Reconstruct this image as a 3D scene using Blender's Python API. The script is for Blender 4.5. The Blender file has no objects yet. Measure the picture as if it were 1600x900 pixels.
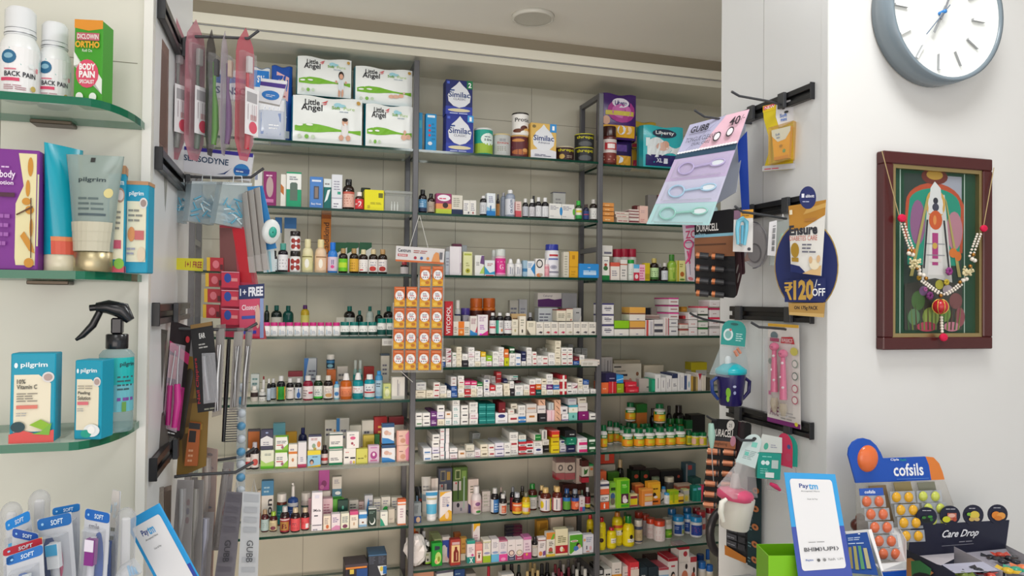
import bpy, math, random
from mathutils import Vector, Matrix
random.seed(7)
SC = bpy.context.scene
COL = SC.collection
PI = math.pi
# ---------------- camera ----------------
CAM = Vector((0.0, 0.0, 1.5)); FPX = 1150.0
yaw, pit, rol = (math.radians(a) for a in (16.8, 0.92, 0.6))
FW = Vector((math.sin(yaw)*math.cos(pit), math.cos(yaw)*math.cos(pit), math.sin(pit)))
r0 = Vector((math.cos(yaw), -math.sin(yaw), 0)); u0 = r0.cross(FW)
RT = r0*math.cos(rol) + u0*math.sin(rol); UP = -r0*math.sin(rol) + u0*math.cos(rol)
cd = bpy.data.cameras.new('camera'); cam = bpy.data.objects.new('camera', cd); COL.objects.link(cam)
cd.sensor_width = 36; cd.lens = FPX/1600*36; cd.clip_start = 0.05
m3 = Matrix((RT, UP, -FW)).transposed()
cam.matrix_world = Matrix.Translation(CAM) @ m3.to_4x4()
SC.camera = cam
# ---------------- world, lights, exposure ----------------
w = bpy.data.worlds.new('world'); SC.world = w; w.use_nodes = True
w.node_tree.nodes['Background'].inputs[0].default_value = (0.86, 0.93, 1.0, 1)
w.node_tree.nodes['Background'].inputs[1].default_value = 1.15
SC.view_settings.view_transform = 'Standard'; SC.view_settings.look = 'None'
SC.view_settings.exposure = 0.0; SC.view_settings.gamma = 1.0
SC.view_settings.use_curve_mapping = False
def area(name, loc, sx, sy, power, col=(1, .97, .92), target=None):
    l = bpy.data.lights.new(name, 'AREA'); l.shape = 'RECTANGLE'; l.size = sx; l.size_y = sy
    l.energy = power; l.color = col
    o = bpy.data.objects.new(name, l); COL.objects.link(o); o.location = loc
    if target:
        o.rotation_euler = (Vector(target)-Vector(loc)).to_track_quat('-Z', 'Y').to_euler()
    return o
area('ceiling_panel_light', (0.95, 0.72, 2.6), 0.4, 0.4, 10.5, (.97, .99, 1))
area('ceiling_panel_light', (-0.3, -0.1, 2.6), 0.6, 0.6, 5, (.95, .98, 1))
area('ceiling_panel_light', (0.5, -1.2, 2.6), 1.2, 0.6, 6, (1, .99, .97))
area('shop_front_daylight', (-0.8, -1.8, 1.25), 2.6, 1.3, 25, (1, .84, .74), (0.5, 3.2, 1.0))
area('corridor_tube_light', (-0.7, 1.8, 2.25), 1.0, 0.06, 6.5, (1, .985, .95), (0.9, 3.2, 2.5))
area('corridor_low_light', (0.15, 1.75, 0.5), 1.3, 0.3, 9, (1, .82, .70), (0.5, 3.3, .55))
area('corridor_panel_light', (1.4, 2.1, 2.6), 0.9, 0.3, 8, (.98, .99, 1))
area('corridor_panel_light', (0.1, 2.1, 2.6), 0.9, 0.3, 5, (.98, .99, 1))
# ---------------- materials ----------------
def lin(c): return c/12.92 if c <= .04045 else ((c+.055)/1.055)**2.4
def hexc(s):
    if len(s) == 3: s = ''.join(c*2 for c in s)
    return tuple(lin(int(s[i:i+2], 16)/255) for i in (0, 2, 4))
_mats = {}
def M(h, kind='p', a=None):
    """p paper/carton, g glossy plastic, d dark bottle glass, m metal, r rough wall, f clear film, v glass"""
    key = (h, kind, a)
    if key in _mats: return _mats[key]
    m = bpy.data.materials.new('%s_%s' % (kind, h)); m.use_nodes = True
    nt = m.node_tree; b = nt.nodes['Principled BSDF']; c = hexc(h)
    b.inputs['Base Color'].default_value = (*c, 1)
    R, S = {'p': (.48, .4), 'g': (.22, .5), 'd': (.1, .5), 'm': (.35, .5), 'r': (.7, .25), 'f': (.15, .5), 'v': (.05, .5), 'k': (.3, .5)}[kind]
    b.inputs['Roughness'].default_value = R; b.inputs['Specular IOR Level'].default_value = S
    if kind == 'm': b.inputs['Metallic'].default_value = .9
    if kind in 'fv':
        al = a if a is not None else .25
        out = nt.nodes['Material Output']
        tr = nt.nodes.new('ShaderNodeBsdfTransparent')
        tint = [1-(1-x)*(.35 if kind == 'v' else .25) for x in c]
        tr.inputs[0].default_value = (*tint, 1)
        mx = nt.nodes.new('ShaderNodeMixShader'); fr = nt.nodes.new('ShaderNodeLayerWeight'); fr.inputs[0].default_value = .5
        pw = nt.nodes.new('ShaderNodeMath'); pw.operation = 'POWER'; pw.inputs[1].default_value = 3.5
        ad = nt.nodes.new('ShaderNodeMath'); ad.operation = 'MULTIPLY_ADD'; ad.inputs[1].default_value = .55; ad.inputs[2].default_value = al; ad.use_clamp = True
        nt.links.new(fr.outputs['Facing'], pw.inputs[0]); nt.links.new(pw.outputs[0], ad.inputs[0]); nt.links.new(ad.outputs[0], mx.inputs[0])
        nt.links.new(tr.outputs[0], mx.inputs[1]); nt.links.new(b.outputs[0], mx.inputs[2])
        nt.links.new(mx.outputs[0], out.inputs[0])
    _mats[key] = m
    return m
def wallmat(name, h, h2, scale=3.0, rough=.55, spec=.3):
    m = bpy.data.materials.new(name); m.use_nodes = True; nt = m.node_tree; b = nt.nodes['Principled BSDF']
    tc = nt.nodes.new('ShaderNodeTexCoord'); ns = nt.nodes.new('ShaderNodeTexNoise'); ns.inputs['Scale'].default_value = scale
    ns.inputs['Detail'].default_value = 4
    mx = nt.nodes.new('ShaderNodeMix'); mx.data_type = 'RGBA'
    mx.inputs[6].default_value = (*hexc(h), 1); mx.inputs[7].default_value = (*hexc(h2), 1)
    nt.links.new(tc.outputs['Object'], ns.inputs['Vector']); nt.links.new(ns.outputs[0], mx.inputs[0]); nt.links.new(mx.outputs[2], b.inputs['Base Color'])
    b.inputs['Roughness'].default_value = rough; b.inputs['Specular IOR Level'].default_value = spec
    return m
NAMES = {'white': 'fff eee ddd', 'cream': 'f3ead0 e8dcc0', 'grey': '999 777 aaa', 'dark grey': '444 555', 'black': '111 000 222', 'red': 'c22 d33 b11', 'maroon': '6a1a24 7a2030',
 'pink': 'e59 f7a f9c', 'magenta': 'c27 a05', 'purple': '639 525 74a', 'navy': '124 225 1a2560', 'blue': '26b 38c 37d', 'light blue': '7bd 9ce ade', 'teal': '088 0aa 077 0ab', 'dark green': '153 064 052',
 'green': '4a3 3a3 5b2', 'lime': 'bd2 ad3 9c2', 'yellow': 'ed2 fd0 dc1', 'orange': 'e72 e83 f90', 'gold': 'c93 db5 b83', 'peach': 'ebc4a8 e8b090', 'brown': '532 643 5a3a28', 'lilac': 'b9c5e4 cbd c5b8dc'}
def cname(h):
    c = hexc(h); c = [x**.45 for x in c]; best = None
    for n, v in NAMES.items():
        for k in v.split():
            q = [x**.45 for x in hexc(k)]; dd = sum((a-b)**2 for a, b in zip(c, q))
            if best is None or dd < best[0]: best = (dd, n)
    return best[1]
# ---------------- unprojection: a pixel of the 1600x900 frame onto a plane of the room ----------------
def ray(px, py): return FW*FPX + RT*(px-800) - UP*(py-450)
def onp(px, py, P, N):
    d = ray(px, py); N = Vector(N); return CAM + d*((Vector(P)-CAM).dot(N)/d.dot(N))
def atY(px, py, Y): d = ray(px, py); return CAM + d*(Y/d.y)
def atX(px, py, X): d = ray(px, py); return CAM + d*(X/d.x)
def atZ(px, py, Z): d = ray(px, py); return CAM + d*((Z-CAM.z)/d.z)
# ---------------- mesh builder ----------------
class MB:
    def __init__(s): s.v = []; s.f = []; s.mi = []; s.sm = []; s.mats = []
    def mid(s, m):
        if m not in s.mats: s.mats.append(m)
        return s.mats.index(m)
    def poly(s, pts, m, smooth=False):
        n = len(s.v); s.v += [tuple(p) for p in pts]; s.f.append(tuple(range(n, n+len(pts)))); s.mi.append(s.mid(m)); s.sm.append(smooth)
    def mesh(s, vs, fs, m, smooth=False):
        n = len(s.v); s.v += [tuple(p) for p in vs]; k = s.mid(m)
        for f in fs: s.f.append(tuple(i+n for i in f)); s.mi.append(k); s.sm.append(smooth)
    def box(s, x0, x1, y0, y1, z0, z1, m, c=0.0, mt=None, mx=None):
        if mt is None: mt = m
        if c <= 0:
            vs = [(x, y, z) for z in (z0, z1) for y in (y0, y1) for x in (x0, x1)]
            s.mesh(vs, [(0, 1, 5, 4), (1, 3, 7, 5), (3, 2, 6, 7), (2, 0, 4, 6), (0, 2, 3, 1)], m); s.mesh(vs, [(4, 5, 7, 6)], mt); return
        X, Y, Z = (x0, x1), (y0, y1), (z0, z1); vs = []; idx = {}
        for i in (0, 1):
            for j in (0, 1):
                for k in (0, 1):
                    sx, sy, sz = (c if i == 0 else -c), (c if j == 0 else -c), (c if k == 0 else -c)
                    for a, p in ((0, (X[i], Y[j]+sy, Z[k]+sz)), (1, (X[i]+sx, Y[j], Z[k]+sz)), (2, (X[i]+sx, Y[j]+sy, Z[k]))):
                        idx[i, j, k, a] = len(vs); vs.append(p)
        F = []
        for i in (0, 1): F.append([idx[i, j, k, 0] for j, k in ((0, 0), (1, 0), (1, 1), (0, 1))])
        for j in (0, 1): F.append([idx[i, j, k, 1] for i, k in ((0, 0), (1, 0), (1, 1), (0, 1))])
        for k in (0,): F.append([idx[i, j, k, 2] for i, j in ((0, 0), (1, 0), (1, 1), (0, 1))])
        for i in (0, 1):
            for j in (0, 1): F.append([idx[i, j, 0, 0], idx[i, j, 1, 0], idx[i, j, 1, 1], idx[i, j, 0, 1]])
            for k in (0, 1): F.append([idx[i, 0, k, 0], idx[i, 1, k, 0], idx[i, 1, k, 2], idx[i, 0, k, 2]])
        for j in (0, 1):
            for k in (0, 1): F.append([idx[0, j, k, 1], idx[1, j, k, 1], idx[1, j, k, 2], idx[0, j, k, 2]])
        for i in (0, 1):
            for j in (0, 1):
                for k in (0, 1): F.append([idx[i, j, k, a] for a in (0, 1, 2)])
        s.mesh(vs, F, m); s.mesh(vs, [[idx[i, j, 1, 2] for i, j in ((0, 0), (1, 0), (1, 1), (0, 1))]], mt)
    def lathe(s, prof, m, seg=18, cx=0, cy=0, sy=1.0, close=True):
        n = len(prof); vs = []
        for r, z in prof:
            for a in range(seg):
                t = 2*PI*a/seg; vs.append((cx+r*math.cos(t), cy+r*sy*math.sin(t), z))
        fs = [(i*seg+a, i*seg+(a+1) % seg, (i+1)*seg+(a+1) % seg, (i+1)*seg+a) for i in range(n-1) for a in range(seg)]
        s.mesh(vs, fs, m, True)
        if close:
            s.poly([vs[(n-1)*seg+a] for a in range(seg)], m); s.poly([vs[seg-1-a] for a in range(seg)], m)
    def tube(s, pts, r, m, seg=8):
        pts = [Vector(p) for p in pts]; n = len(pts); vs = []
        prev = None
        for i, p in enumerate(pts):
            t = (pts[min(i+1, n-1)]-pts[max(i-1, 0)]).normalized()
            if prev is None: a = t.orthogonal().normalized()
            else: a = (prev - t*prev.dot(t)).normalized()
            prev = a; b = t.cross(a); rr = r[i] if isinstance(r, (list, tuple)) else r
            for k in range(seg):
                q = 2*PI*k/seg; vs.append(p+a*(rr*math.cos(q))+b*(rr*math.sin(q)))
        fs = [(i*seg+k, i*seg+(k+1) % seg, (i+1)*seg+(k+1) % seg, (i+1)*seg+k) for i in range(n-1) for k in range(seg)]
        s.mesh(vs, fs, m, True)
        s.poly(vs[:seg][::-1], m); s.poly(vs[-seg:], m)
    def prism(s, pts, ex, m, ms=None):
        """closed outline of 3D points extruded by vector ex"""
        ex = Vector(ex); A = [Vector(p) for p in pts]; B = [p+ex for p in A]; n = len(A)
        s.poly(A, m); s.poly(B[::-1], m)
        for i in range(n): s.poly([A[i], B[i], B[(i+1) % n], A[(i+1) % n]], ms or m)
    def ball(s, c, r, m, seg=12, rings=8, sz=1.0):
        s.lathe([(r*math.sin(PI*i/rings)+1e-5, c[2]-r*sz*math.cos(PI*i/rings)) for i in range(rings+1)], m, seg, c[0], c[1], close=False)
    def data(s, name):
        me = bpy.data.meshes.new(name); me.from_pydata(s.v, [], s.f)
        for m in s.mats: me.materials.append(m)
        me.polygons.foreach_set('material_index', s.mi); me.polygons.foreach_set('use_smooth', s.sm)
        me.update(); return me
def link(name, me, parent=None, loc=(0, 0, 0), rz=0.0, rot=None):
    o = bpy.data.objects.new(name, me); COL.objects.link(o)
    if parent: o.parent = parent
    o.location = loc; o.rotation_euler = rot if rot else (0, 0, rz)
    return o
def obj(name, mb, parent=None, loc=(0, 0, 0), rz=0.0, rot=None): return link(name, mb.data(name), parent, loc, rz, rot)
def empty(name, loc, rz=0.0, rot=None):
    o = bpy.data.objects.new(name, None); COL.objects.link(o); o.empty_display_size = .05; o.location = loc
    o.rotation_euler = rot if rot else (0, 0, rz); return o
def tag(o, label, cat, group=None, kind=None):
    o['label'] = label; o['category'] = cat
    if group: o['group'] = group
    if kind: o['kind'] = kind
    return o
def struct(o, label=None):
    o['kind'] = 'structure'
    if label: o['label'] = label
    return o
def world_mb(name, mb, origin, parent=None):
    """mesh built in world coordinates, stored with its origin at 'origin'"""
    O = Vector(origin); mb.v = [tuple(Vector(p)-O) for p in mb.v]
    if parent is not None: return obj(name, mb, parent, O-parent.location)
    return obj(name, mb, None, O)
# ---------------- printed decoration ----------------
_txt = {}
def text2d(t, bold=0.0, res=2):
    key = (t, bold, res)
    if key in _txt: return _txt[key]
    cu = bpy.data.curves.new('t', 'FONT'); cu.body = t; cu.resolution_u = res; cu.offset = bold; cu.fill_mode = 'FRONT'
    o = bpy.data.objects.new('t', cu); me = bpy.data.meshes.new_from_object(o)
    vs = [(v.co.x, v.co.y) for v in me.vertices]; fs = [tuple(p.vertices) for p in me.polygons]
    bpy.data.objects.remove(o); bpy.data.curves.remove(cu); bpy.data.meshes.remove(me)
    x0, x1 = min(v[0] for v in vs), max(v[0] for v in vs); y0, y1 = min(v[1] for v in vs), max(v[1] for v in vs)
    _txt[key] = ([((x-x0)/(x1-x0), (y-y0)/max(y1-y0, 1e-6)) for x, y in vs], fs); return _txt[key]
_dr = random.Random(3)
def decor(mb, spec, mp, nx=1, kind='p', k0=1):
    """spec: tokens split by ';'. r rect, e ellipse, p polygon, l print lines, t/T/B text (| separated), s slanted text up"""
    k = k0
    for tok in spec.split(';'):
        tok = tok.strip()
        if not tok: continue
        c = tok[0]; body = tok[1:]
        if c in 'tTBsS':
            a = body.split('|'); x0, y0, x1, y1 = map(float, a[1:5]); m = M(a[5], kind)
            vs, fs = text2d(a[0], {'t': 0, 'T': .02, 'B': .045, 's': .0, 'S': .02}[c])
            if c in 'sS': P = [mp(x1-(x1-x0)*v, y0+(y1-y0)*u, k) for u, v in vs]     # reads upward
            else: P = [mp(x0+(x1-x0)*u, y0+(y1-y0)*v, k) for u, v in vs]
            mb.mesh(P, fs, m)
        else:
            a = body.split(','); m = M(a[-1], kind); q = [float(x) for x in a[:-1]]
            if c == 'r':
                x0, y0, x1, y1 = q
                n = max(1, round(nx*(x1-x0)))
                for i in range(n):
                    a0, a1 = x0+(x1-x0)*i/n, x0+(x1-x0)*(i+1)/n
                    mb.poly([mp(a0, y0, k), mp(a1, y0, k), mp(a1, y1, k), mp(a0, y1, k)], m)
            elif c == 'e':
                cx, cy, rx, ry = q
                n = 16; R = [(cx+rx*math.cos(2*PI*i/n), cy+ry*math.sin(2*PI*i/n)) for i in range(n)]
                if nx > 1:
                    for i in range(n//2-1):
                        i0, i1, j1, j0 = i, i+1, n-1-i, (n-i) % n
                        A = [R[i0], R[i1], R[j1], R[j0]] if i else [R[0], R[1], R[n-1]]
                        mb.poly([mp(u, v, k) for u, v in A], m)
                    mb.poly([mp(*R[n//2-1], k), mp(*R[n//2], k), mp(*R[n//2+1], k)], m)
                else: mb.poly([mp(u, v, k) for u, v in R], m)
            elif c == 'w':      # wave band: x0,x1, bottom, top, amplitude
                x0, x1, y0, y1, am = q; n = 14
                f = lambda i: (x0+(x1-x0)*i/n, y0+am*.5*math.sin(3+i*.5), y1+am*math.sin(i*.42))
                for i in range(n):
                    a, b = f(i), f(i+1)
                    for j in (0, 1):
                        g = lambda t, e: mp(t[0], t[1]+(t[2]-t[1])*e, k)
                        mb.poly([g(a, j*.5), g(b, j*.5), g(b, j*.5+.5), g(a, j*.5+.5)], m)
            elif c == 'p':
                mb.poly([mp(q[i], q[i+1], k) for i in range(0, len(q), 2)], m)
            elif c == 'l':
                x0, y0, x1, y1, n = q; n = int(n); st = (y1-y0)/n
                for i in range(n):
                    L = x0+(x1-x0)*(.6+.4*_dr.random()); yy = y0+st*i
                    for (a0, a1) in ((x0, x0+(L-x0)*.45), (x0+(L-x0)*.52, L)):
                        mb.poly([mp(a0, yy, k), mp(a1, yy, k), mp(a1, yy+st*.42, k), mp(a0, yy+st*.42, k)], m)
        k += 1
LIFT = .0003
def quadmap(c4, n, lift=LIFT):
    """c4 = TL,TR,BR,BL world points"""
    TL, TR, BR, BL = [Vector(p) for p in c4]; n = Vector(n)
    return lambda u, v, k: (BL*(1-u)+BR*u)*(1-v)+(TL*(1-u)+TR*u)*v + n*(k*lift)
def slab(name, c4px, P, N, th, body, dec='', parent=None, sub=None, kind='p', lift=LIFT, outline=None, dk='p'):
    """flat card: 4 corner pixels TL,TR,BR,BL dropped on plane (P,N); N towards the viewer; real thickness th"""
    N = Vector(N).normalized(); c4 = [onp(x, y, P, N) for x, y in c4px]
    mb = MB(); m = body if not isinstance(body, str) else M(body, kind)
    mp = quadmap(c4, N, lift)
    if outline: pts = [mp(u, v, 0) for u, v in outline]
    else: pts = [c4[3], c4[2], c4[1], c4[0]]
    mb.prism(pts, -N*th, m)
    if dec: decor(mb, dec, mp, 1, dk)
    O = c4[0].lerp(c4[1], .5)
    return world_mb(name, mb, O, parent), mp, N
def rrect(cx0=0, cy0=0, cx1=1, cy1=1, rx=.1, ry=.1, n=5, only=None):
    P = []
    for (x, y, a0, q) in ((cx1-rx, cy0+ry, -90, 'br'), (cx1-rx, cy1-ry, 0, 'tr'), (cx0+rx, cy1-ry, 90, 'tl'), (cx0+rx, cy0+ry, 180, 'bl')):
        if only and q not in only:
            P.append((cx1 if 'r' in q else cx0, cy1 if 't' in q else cy0)); continue
        for i in range(n+1):
            t = math.radians(a0+90*i/n); P.append((x+rx*math.cos(t), y+ry*math.sin(t)))
    return P

# ================= THE SETTING =================
PX, PL = 1.055, -0.2016          # faces of the right and left piers (near the counter)
FR, FL, PB = 1.257, 1.2045, 1.65  # their front planes and their common back plane
RX0, RX1 = -0.345, 2.145          # ends of the shelving, behind the opening
YB = 3.29
cream = wallmat('alcove_wall', 'd0ccbc', 'c8c4b3', 2.5, .35, .4)
white = wallmat('white_wall', 'dfddda', 'd8d6d2', 1.5, .5, .3)
pier_m = wallmat('pier_laminate', 'e4e5e5', 'dedfdf', 2, .3, .4)
joint = M('8d897b', 'r')
mb = MB(); mb.box(-2.0, 3.4, YB, YB+.1, 0, 2.62, cream)
for x in (-.25, .07, .39, .72, 1.08, 1.55): mb.box(x-.001, x+.001, YB-.0006, YB, 0, 2.52, joint)
for z in (2.335, 1.74, 1.14, .54): mb.box(-.9, 2.6, YB-.0006, YB, z-.001, z+.001, joint)
struct(obj('wall_back', mb))
lp = wallmat('left_panel', 'dcdacd', 'd5d3c5', 2, .3, .4)
mb = MB(); mb.box(-2.4, PL, FL+.02, PB, 0, 2.62, pier_m); mb.box(-2.4, PL, FL, FL+.02, 0, 2.62, lp)
mb.box(PL-.012, PL+.0006, FL-.003, FL+.012, 0, 2.62, M('e8e6df', 'g'))
mb.box(-2.2, PL-.02, FL-.0004, FL, 1.845, 1.846, joint)
for x in (-.396,): mb.box(x-.0006, x+.0006, FL-.0004, FL, 0, 1.845, joint)
struct(obj('wall_left_pier', mb))
mb = MB(); mb.box(PX, PX+.5, FR+.02, PB, 0, 2.62, pier_m); mb.box(PX, 3.4, FR, FR+.02, 0, 2.62, white)
mb.box(PX-.0004, PX, 1.4725, 1.4738, 0, 2.62, M('aaa9a6', 'r')); mb.box(PX-.0006, PX, FR+.001, FR+.02, 0, 2.62, pier_m)
struct(obj('wall_right_pier', mb))
mb = MB(); mb.box(-2.4, 3.4, -2.2, YB, -.05, 0, wallmat('floor_tile', 'd6d0c4', 'ccc6ba', 2, .3, .5)); struct(obj('floor', mb))
cg = wallmat('ceiling_paint', 'f0eee6', 'ebe9e1', 1.5, .8, .2)
mb = MB(); mb.box(-2.4, 3.4, -2.2, YB, 2.625, 2.7, cg); struct(obj('ceiling', mb))
mb = MB(); x0, x1 = -2.0, 3.3
mb.box(x0, x1, 3.0, YB, 2.5, 2.575, M('dcd9ca', 'r')); mb.box(x0, x1, 2.992, 3.0, 2.536, 2.575, M('efecdd', 'r'))
mb.box(x0, x1, 3.004, YB, 2.575, 2.625, M('9b9280', 'r')); mb.box(x0, x1, 2.997, 3.0, 2.530, 2.534, M('8f9092', 'g'))
struct(obj('trim_1', mb))
for nm, a in (('wall_left', (-2.5, -2.4, -2.2, YB)), ('wall_right', (3.4, 3.5, -2.2, YB))):
    mb = MB(); mb.box(*a, 0, 2.62, white); struct(obj(nm, mb))
# ceiling speaker
p = atZ(833, 25, 2.625); mb = MB()
R = .075
mb.lathe([(R, 2.612), (R, 2.6245)], M('c9c7bd'), 32, p.x, p.y); 
o = world_mb('grille', mb, p); o2 = empty('ceiling_speaker', p); o.parent = o2; o.location = (0, 0, 0)
mb = MB(); mb.lathe([(R-.002, 2.611), (R+.003, 2.6085), (R+.008, 2.612), (R+.01, 2.6245), (R+.004, 2.6246), (R, 2.618)], M('dcdad0', 'g'), 32, p.x, p.y, close=False)
o = world_mb('rim', mb, p, o2); tag(o2, 'round pale grey ceiling speaker flush in the alcove ceiling', 'speaker')
# ---- glass shelves of the alcove ----
SG = M('dfe8e1', 'v', .08); SE = M('04382a', 'd')
ZL = [2.115, 1.856, 1.60, 1.348, 1.088, .831, .577]
ZM = [2.115, 1.855, 1.60, 1.348, 1.217, 1.09, .975, .833, .573, .391]
ZR = [2.108, 1.851, 1.592, 1.343, 1.088, .832, .578, .391]
ORD = ['top', 'second', 'third', 'fourth', 'fifth', 'sixth', 'seventh', 'eighth', 'ninth', 'tenth', 'eleventh']
SD = .235
def glass_shelf(x0, x1, y0, y1, z, label, th=.010):
    mb = MB(); b = z-th
    mb.poly([(x0, y0, z), (x1, y0, z), (x1, y1, z), (x0, y1, z)], SG); mb.poly([(x0, y0, b), (x0, y1, b), (x1, y1, b), (x1, y0, b)], SG)
    mb.poly([(x0, y0, b), (x1, y0, b), (x1, y0, z), (x0, y0, z)], SE); mb.poly([(x1, y0, b), (x1, y1, b), (x1, y1, z), (x1, y0, z)], SE)
    mb.poly([(x0, y1, b), (x0, y0, b), (x0, y0, z), (x0, y1, z)], SE); mb.poly([(x1, y1, b), (x0, y1, b), (x0, y1, z), (x1, y1, z)], SE)
    return tag(world_mb('glass_shelf', mb, (x0, y0, z)), label, 'shelf', 'glass shelves of the medicine rack')
for i, z in enumerate(ZL+[.33]): glass_shelf(RX0+.002, .476, 3.001, 3.001+SD, z, 'green edged glass shelf, %s from the top in the left bay' % (ORD[i] if i else 'first'))
for i, z in enumerate(ZM+[.12]): glass_shelf(.500, 1.300, 3.001, 3.001+SD, z, 'green edged glass shelf, %s from the top in the middle bay' % (ORD[i] if i else 'first'))
for i, z in enumerate(ZR+[.12]): glass_shelf(1.3235, RX1-.002, 3.001, 3.001+SD, z, 'green edged glass shelf, %s from the top in the right bay' % (ORD[i] if i else 'first'))
# ---- steel rack dividers ----
def divider(x, top, label, braces):
    t = empty('rack_divider', (x, 3.0, 0)); g = M('5c5c60', 'k'); w = .022
    for y0 in (-.0, SD-.022):
        mb = MB(); mb.box(0, w, y0, y0+w, 0, top, g, .002); obj('upright', mb, t)
    for z in braces:
        mb = MB(); mb.box(.002, w-.002, .022, SD-.022, z-w, z, g, .001); obj('brace', mb, t)
    tag(t, label, 'rack')
divider(.477, 2.483, 'dark grey steel rack frame standing between the left and middle bays', (2.483, 1.72, .98, .3))
divider(1.3005, 2.422, 'dark grey steel rack frame standing between the middle and right bays', (2.422, 1.74, 1.0, .3))
divider(RX0-.022, 2.483, 'dark grey steel rack frame at the far left end of the shelving', (2.483, 1.72, .98, .3))
divider(RX1, 2.422, 'dark grey steel rack frame at the far right end of the shelving', (2.422, 1.74, 1.0, .3))
# ================= PRODUCTS ON THE RACK =================
_cache = {}
def carton_mesh(w, h, d, body, dec, top=None, ch=.0012):
    key = ('c', round(w, 4), round(h, 4), round(d, 3), body, dec, top)
    if key in _cache: return _cache[key]
    mb = MB(); m = M(body); mt = m
    for tok in dec.split(';'):
        tok = tok.strip()
        if tok[:1] == 'r':
            q = tok[1:].split(',')
            if float(q[0]) <= .001 and float(q[2]) >= .999 and float(q[3]) >= .995: mt = M(q[4])
    if top: mt = M(top)
    ch = min(ch, w*.05, h*.05)
    mb.box(-w/2, w/2, 0, d, 0, h, m, ch, mt)
    decor(mb, dec, lambda u, v, k: (-w/2+w*u, -LIFT*k, h*v))
    sd = ';'.join(t for t in dec.split(';') if t.strip()[:1] == 'r' and float(t.strip()[1:].split(',')[0]) <= .001 and float(t.strip()[1:].split(',')[2]) >= .999)
    if sd:
        decor(mb, sd, lambda u, v, k: (-w/2-LIFT*k, d*(1-u), h*v))
        decor(mb, sd, lambda u, v, k: (w/2+LIFT*k, d*u, h*v))
    _cache[key] = mb.data('carton'); return _cache[key]
#          shoulder, neck z, neck r, cap r0, cap r1, cap z0, label z0,z1
BK = {'syrup': (.64, .79, .46, .56, .54, .80, .07, .58), 'tall': (.66, .82, .36, .43, .41, .83, .10, .60),
      'jar': (.70, .74, .90, .96, .96, .75, .06, .66), 'pill': (.64, .74, .60, .70, .70, .76, .08, .60),
      'wash': (.62, .72, .50, .62, .34, .74, .12, .50), 'talc': (.70, .78, .60, .62, .58, .80, .08, .62),
      'horl': (.55, .74, .52, .56, .56, .76, .06, .52), 'pump': (.62, .70, .40, .34, .30, .72, .08, .58),
      'slim': (.74, .86, .45, .55, .50, .87, .08, .66), 'vial': (.66, .76, .50, .62, .62, .77, .06, .60),
      'spray': (.80, .81, .90, .93, .93, .82, .06, .74), 'can': (.95, .96, .97, 1.0, 1.0, .955, .05, .93), 'cone': (.70, .74, .6, .64, .3, .75, .08, .62)}
def bottle_parts(r, h, body, cap, lab, dec, kind, bk):
    key = ('b', round(r, 4), round(h, 4), body, cap, lab, dec, kind, bk)
    if key in _cache: return _cache[key]
    s, n, nr, c0, c1, cz, l0, l1 = BK[kind]; out = []
    mb = MB(); mb.lathe([(r*.9, 0), (r, h*.025), (r, h*s*.97)] + [(r*(nr+(1-nr)*math.cos(t*PI/2)**1.1), h*(s+(n-s)*math.sin(t*PI/2))) for t in (.2, .45, .7, .88, 1)] + [(r*nr, h*cz+.001)], M(body, bk), 20)
    out.append(('bottle_body' if kind != 'can' else 'tin_body', mb.data('body')))
    mb = MB()
    if kind == 'can':
        mb.lathe([(r*1.0, h*.93), (r*1.03, h*.94), (r*1.03, h*.985), (r*.99, h), (r*.9, h), (r*.88, h*.985)], M(cap, 'g'), 24)
    else:
        mb.lathe([(r*c0, h*cz), (r*c0, h*(cz+.01)), (r*(c0*.3+c1*.7), h*.97), (r*c1*.94, h)], M(cap, 'g'), 18)
        if kind == 'pump':
            mb.lathe([(r*.14, h*.99), (r*.14, h*1.06)], M(cap, 'g'), 8); mb.box(-r*.2, r*.2, -r*.8, r*.25, h*1.05, h*1.1, M(cap, 'g'), .001)
    out.append(('cap' if kind != 'can' else 'lid', mb.data('cap')))
    if lab:
        mb = MB(); R1 = r*1.004+.0003; z0, z1 = h*l0, h*l1; lm = M(lab)
        mp = lambda u, v, k: ((R1+k*.00025)*math.sin((u-.5)*2.5), -(R1+k*.00025)*math.cos((u-.5)*2.5), z0+(z1-z0)*v)
        n = 24
        for i in range(n):
            a, b = 2*PI*i/n, 2*PI*(i+1)/n
            mb.poly([(R1*math.cos(a), R1*math.sin(a), z0), (R1*math.cos(b), R1*math.sin(b), z0), (R1*math.cos(b), R1*math.sin(b), z1), (R1*math.cos(a), R1*math.sin(a), z1)], lm, True)
        decor(mb, dec, mp, 10)
        out.append(('paper_label', mb.data('label')))
    _cache[key] = out; return out
class Row: pass
RW = Row(); RW.y0 = 3.0; RW.yd = SD; RW.sc = 1.0
def row(bay, i, ox, oy, s, group=None):
    RW.bay = bay; RW.i = i; RW.z = {'left': ZL, 'middle': ZM, 'right': ZR}[bay][i] if not isinstance(i, float) else i
    RW.ox, RW.oy, RW.s = ox, oy, s; RW.ctx = '%s %s shelf' % (ORD[i], bay)
    if not hasattr(RW, 'pend'): RW.pend = []
def zoom(ox, oy, s): RW.ox, RW.oy, RW.s = ox, oy, s
def px(x): return RW.ox+x/RW.s
def py(y): return RW.oy+y/RW.s
def base(x, b, off):
    if b is not None: return max(RW.y0+.004, min(RW.y0+.2, atZ(px(x), py(b), RW.z).y))
    return RW.y0+(off if off is not None else .012)
def pend(o, desc, lvl, cat, x, grp=None): RW.pend.append((o, desc, lvl, cat, x, RW.ctx, grp))
def LV(i, n):
    if n == 1: return ''
    if n == 2: return ('lower', 'upper')[i]+' of its stack'
    return ('lowest' if i == 0 else 'topmost' if i == n-1 else ORD[i]+' from bottom')+' in stack'
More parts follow.
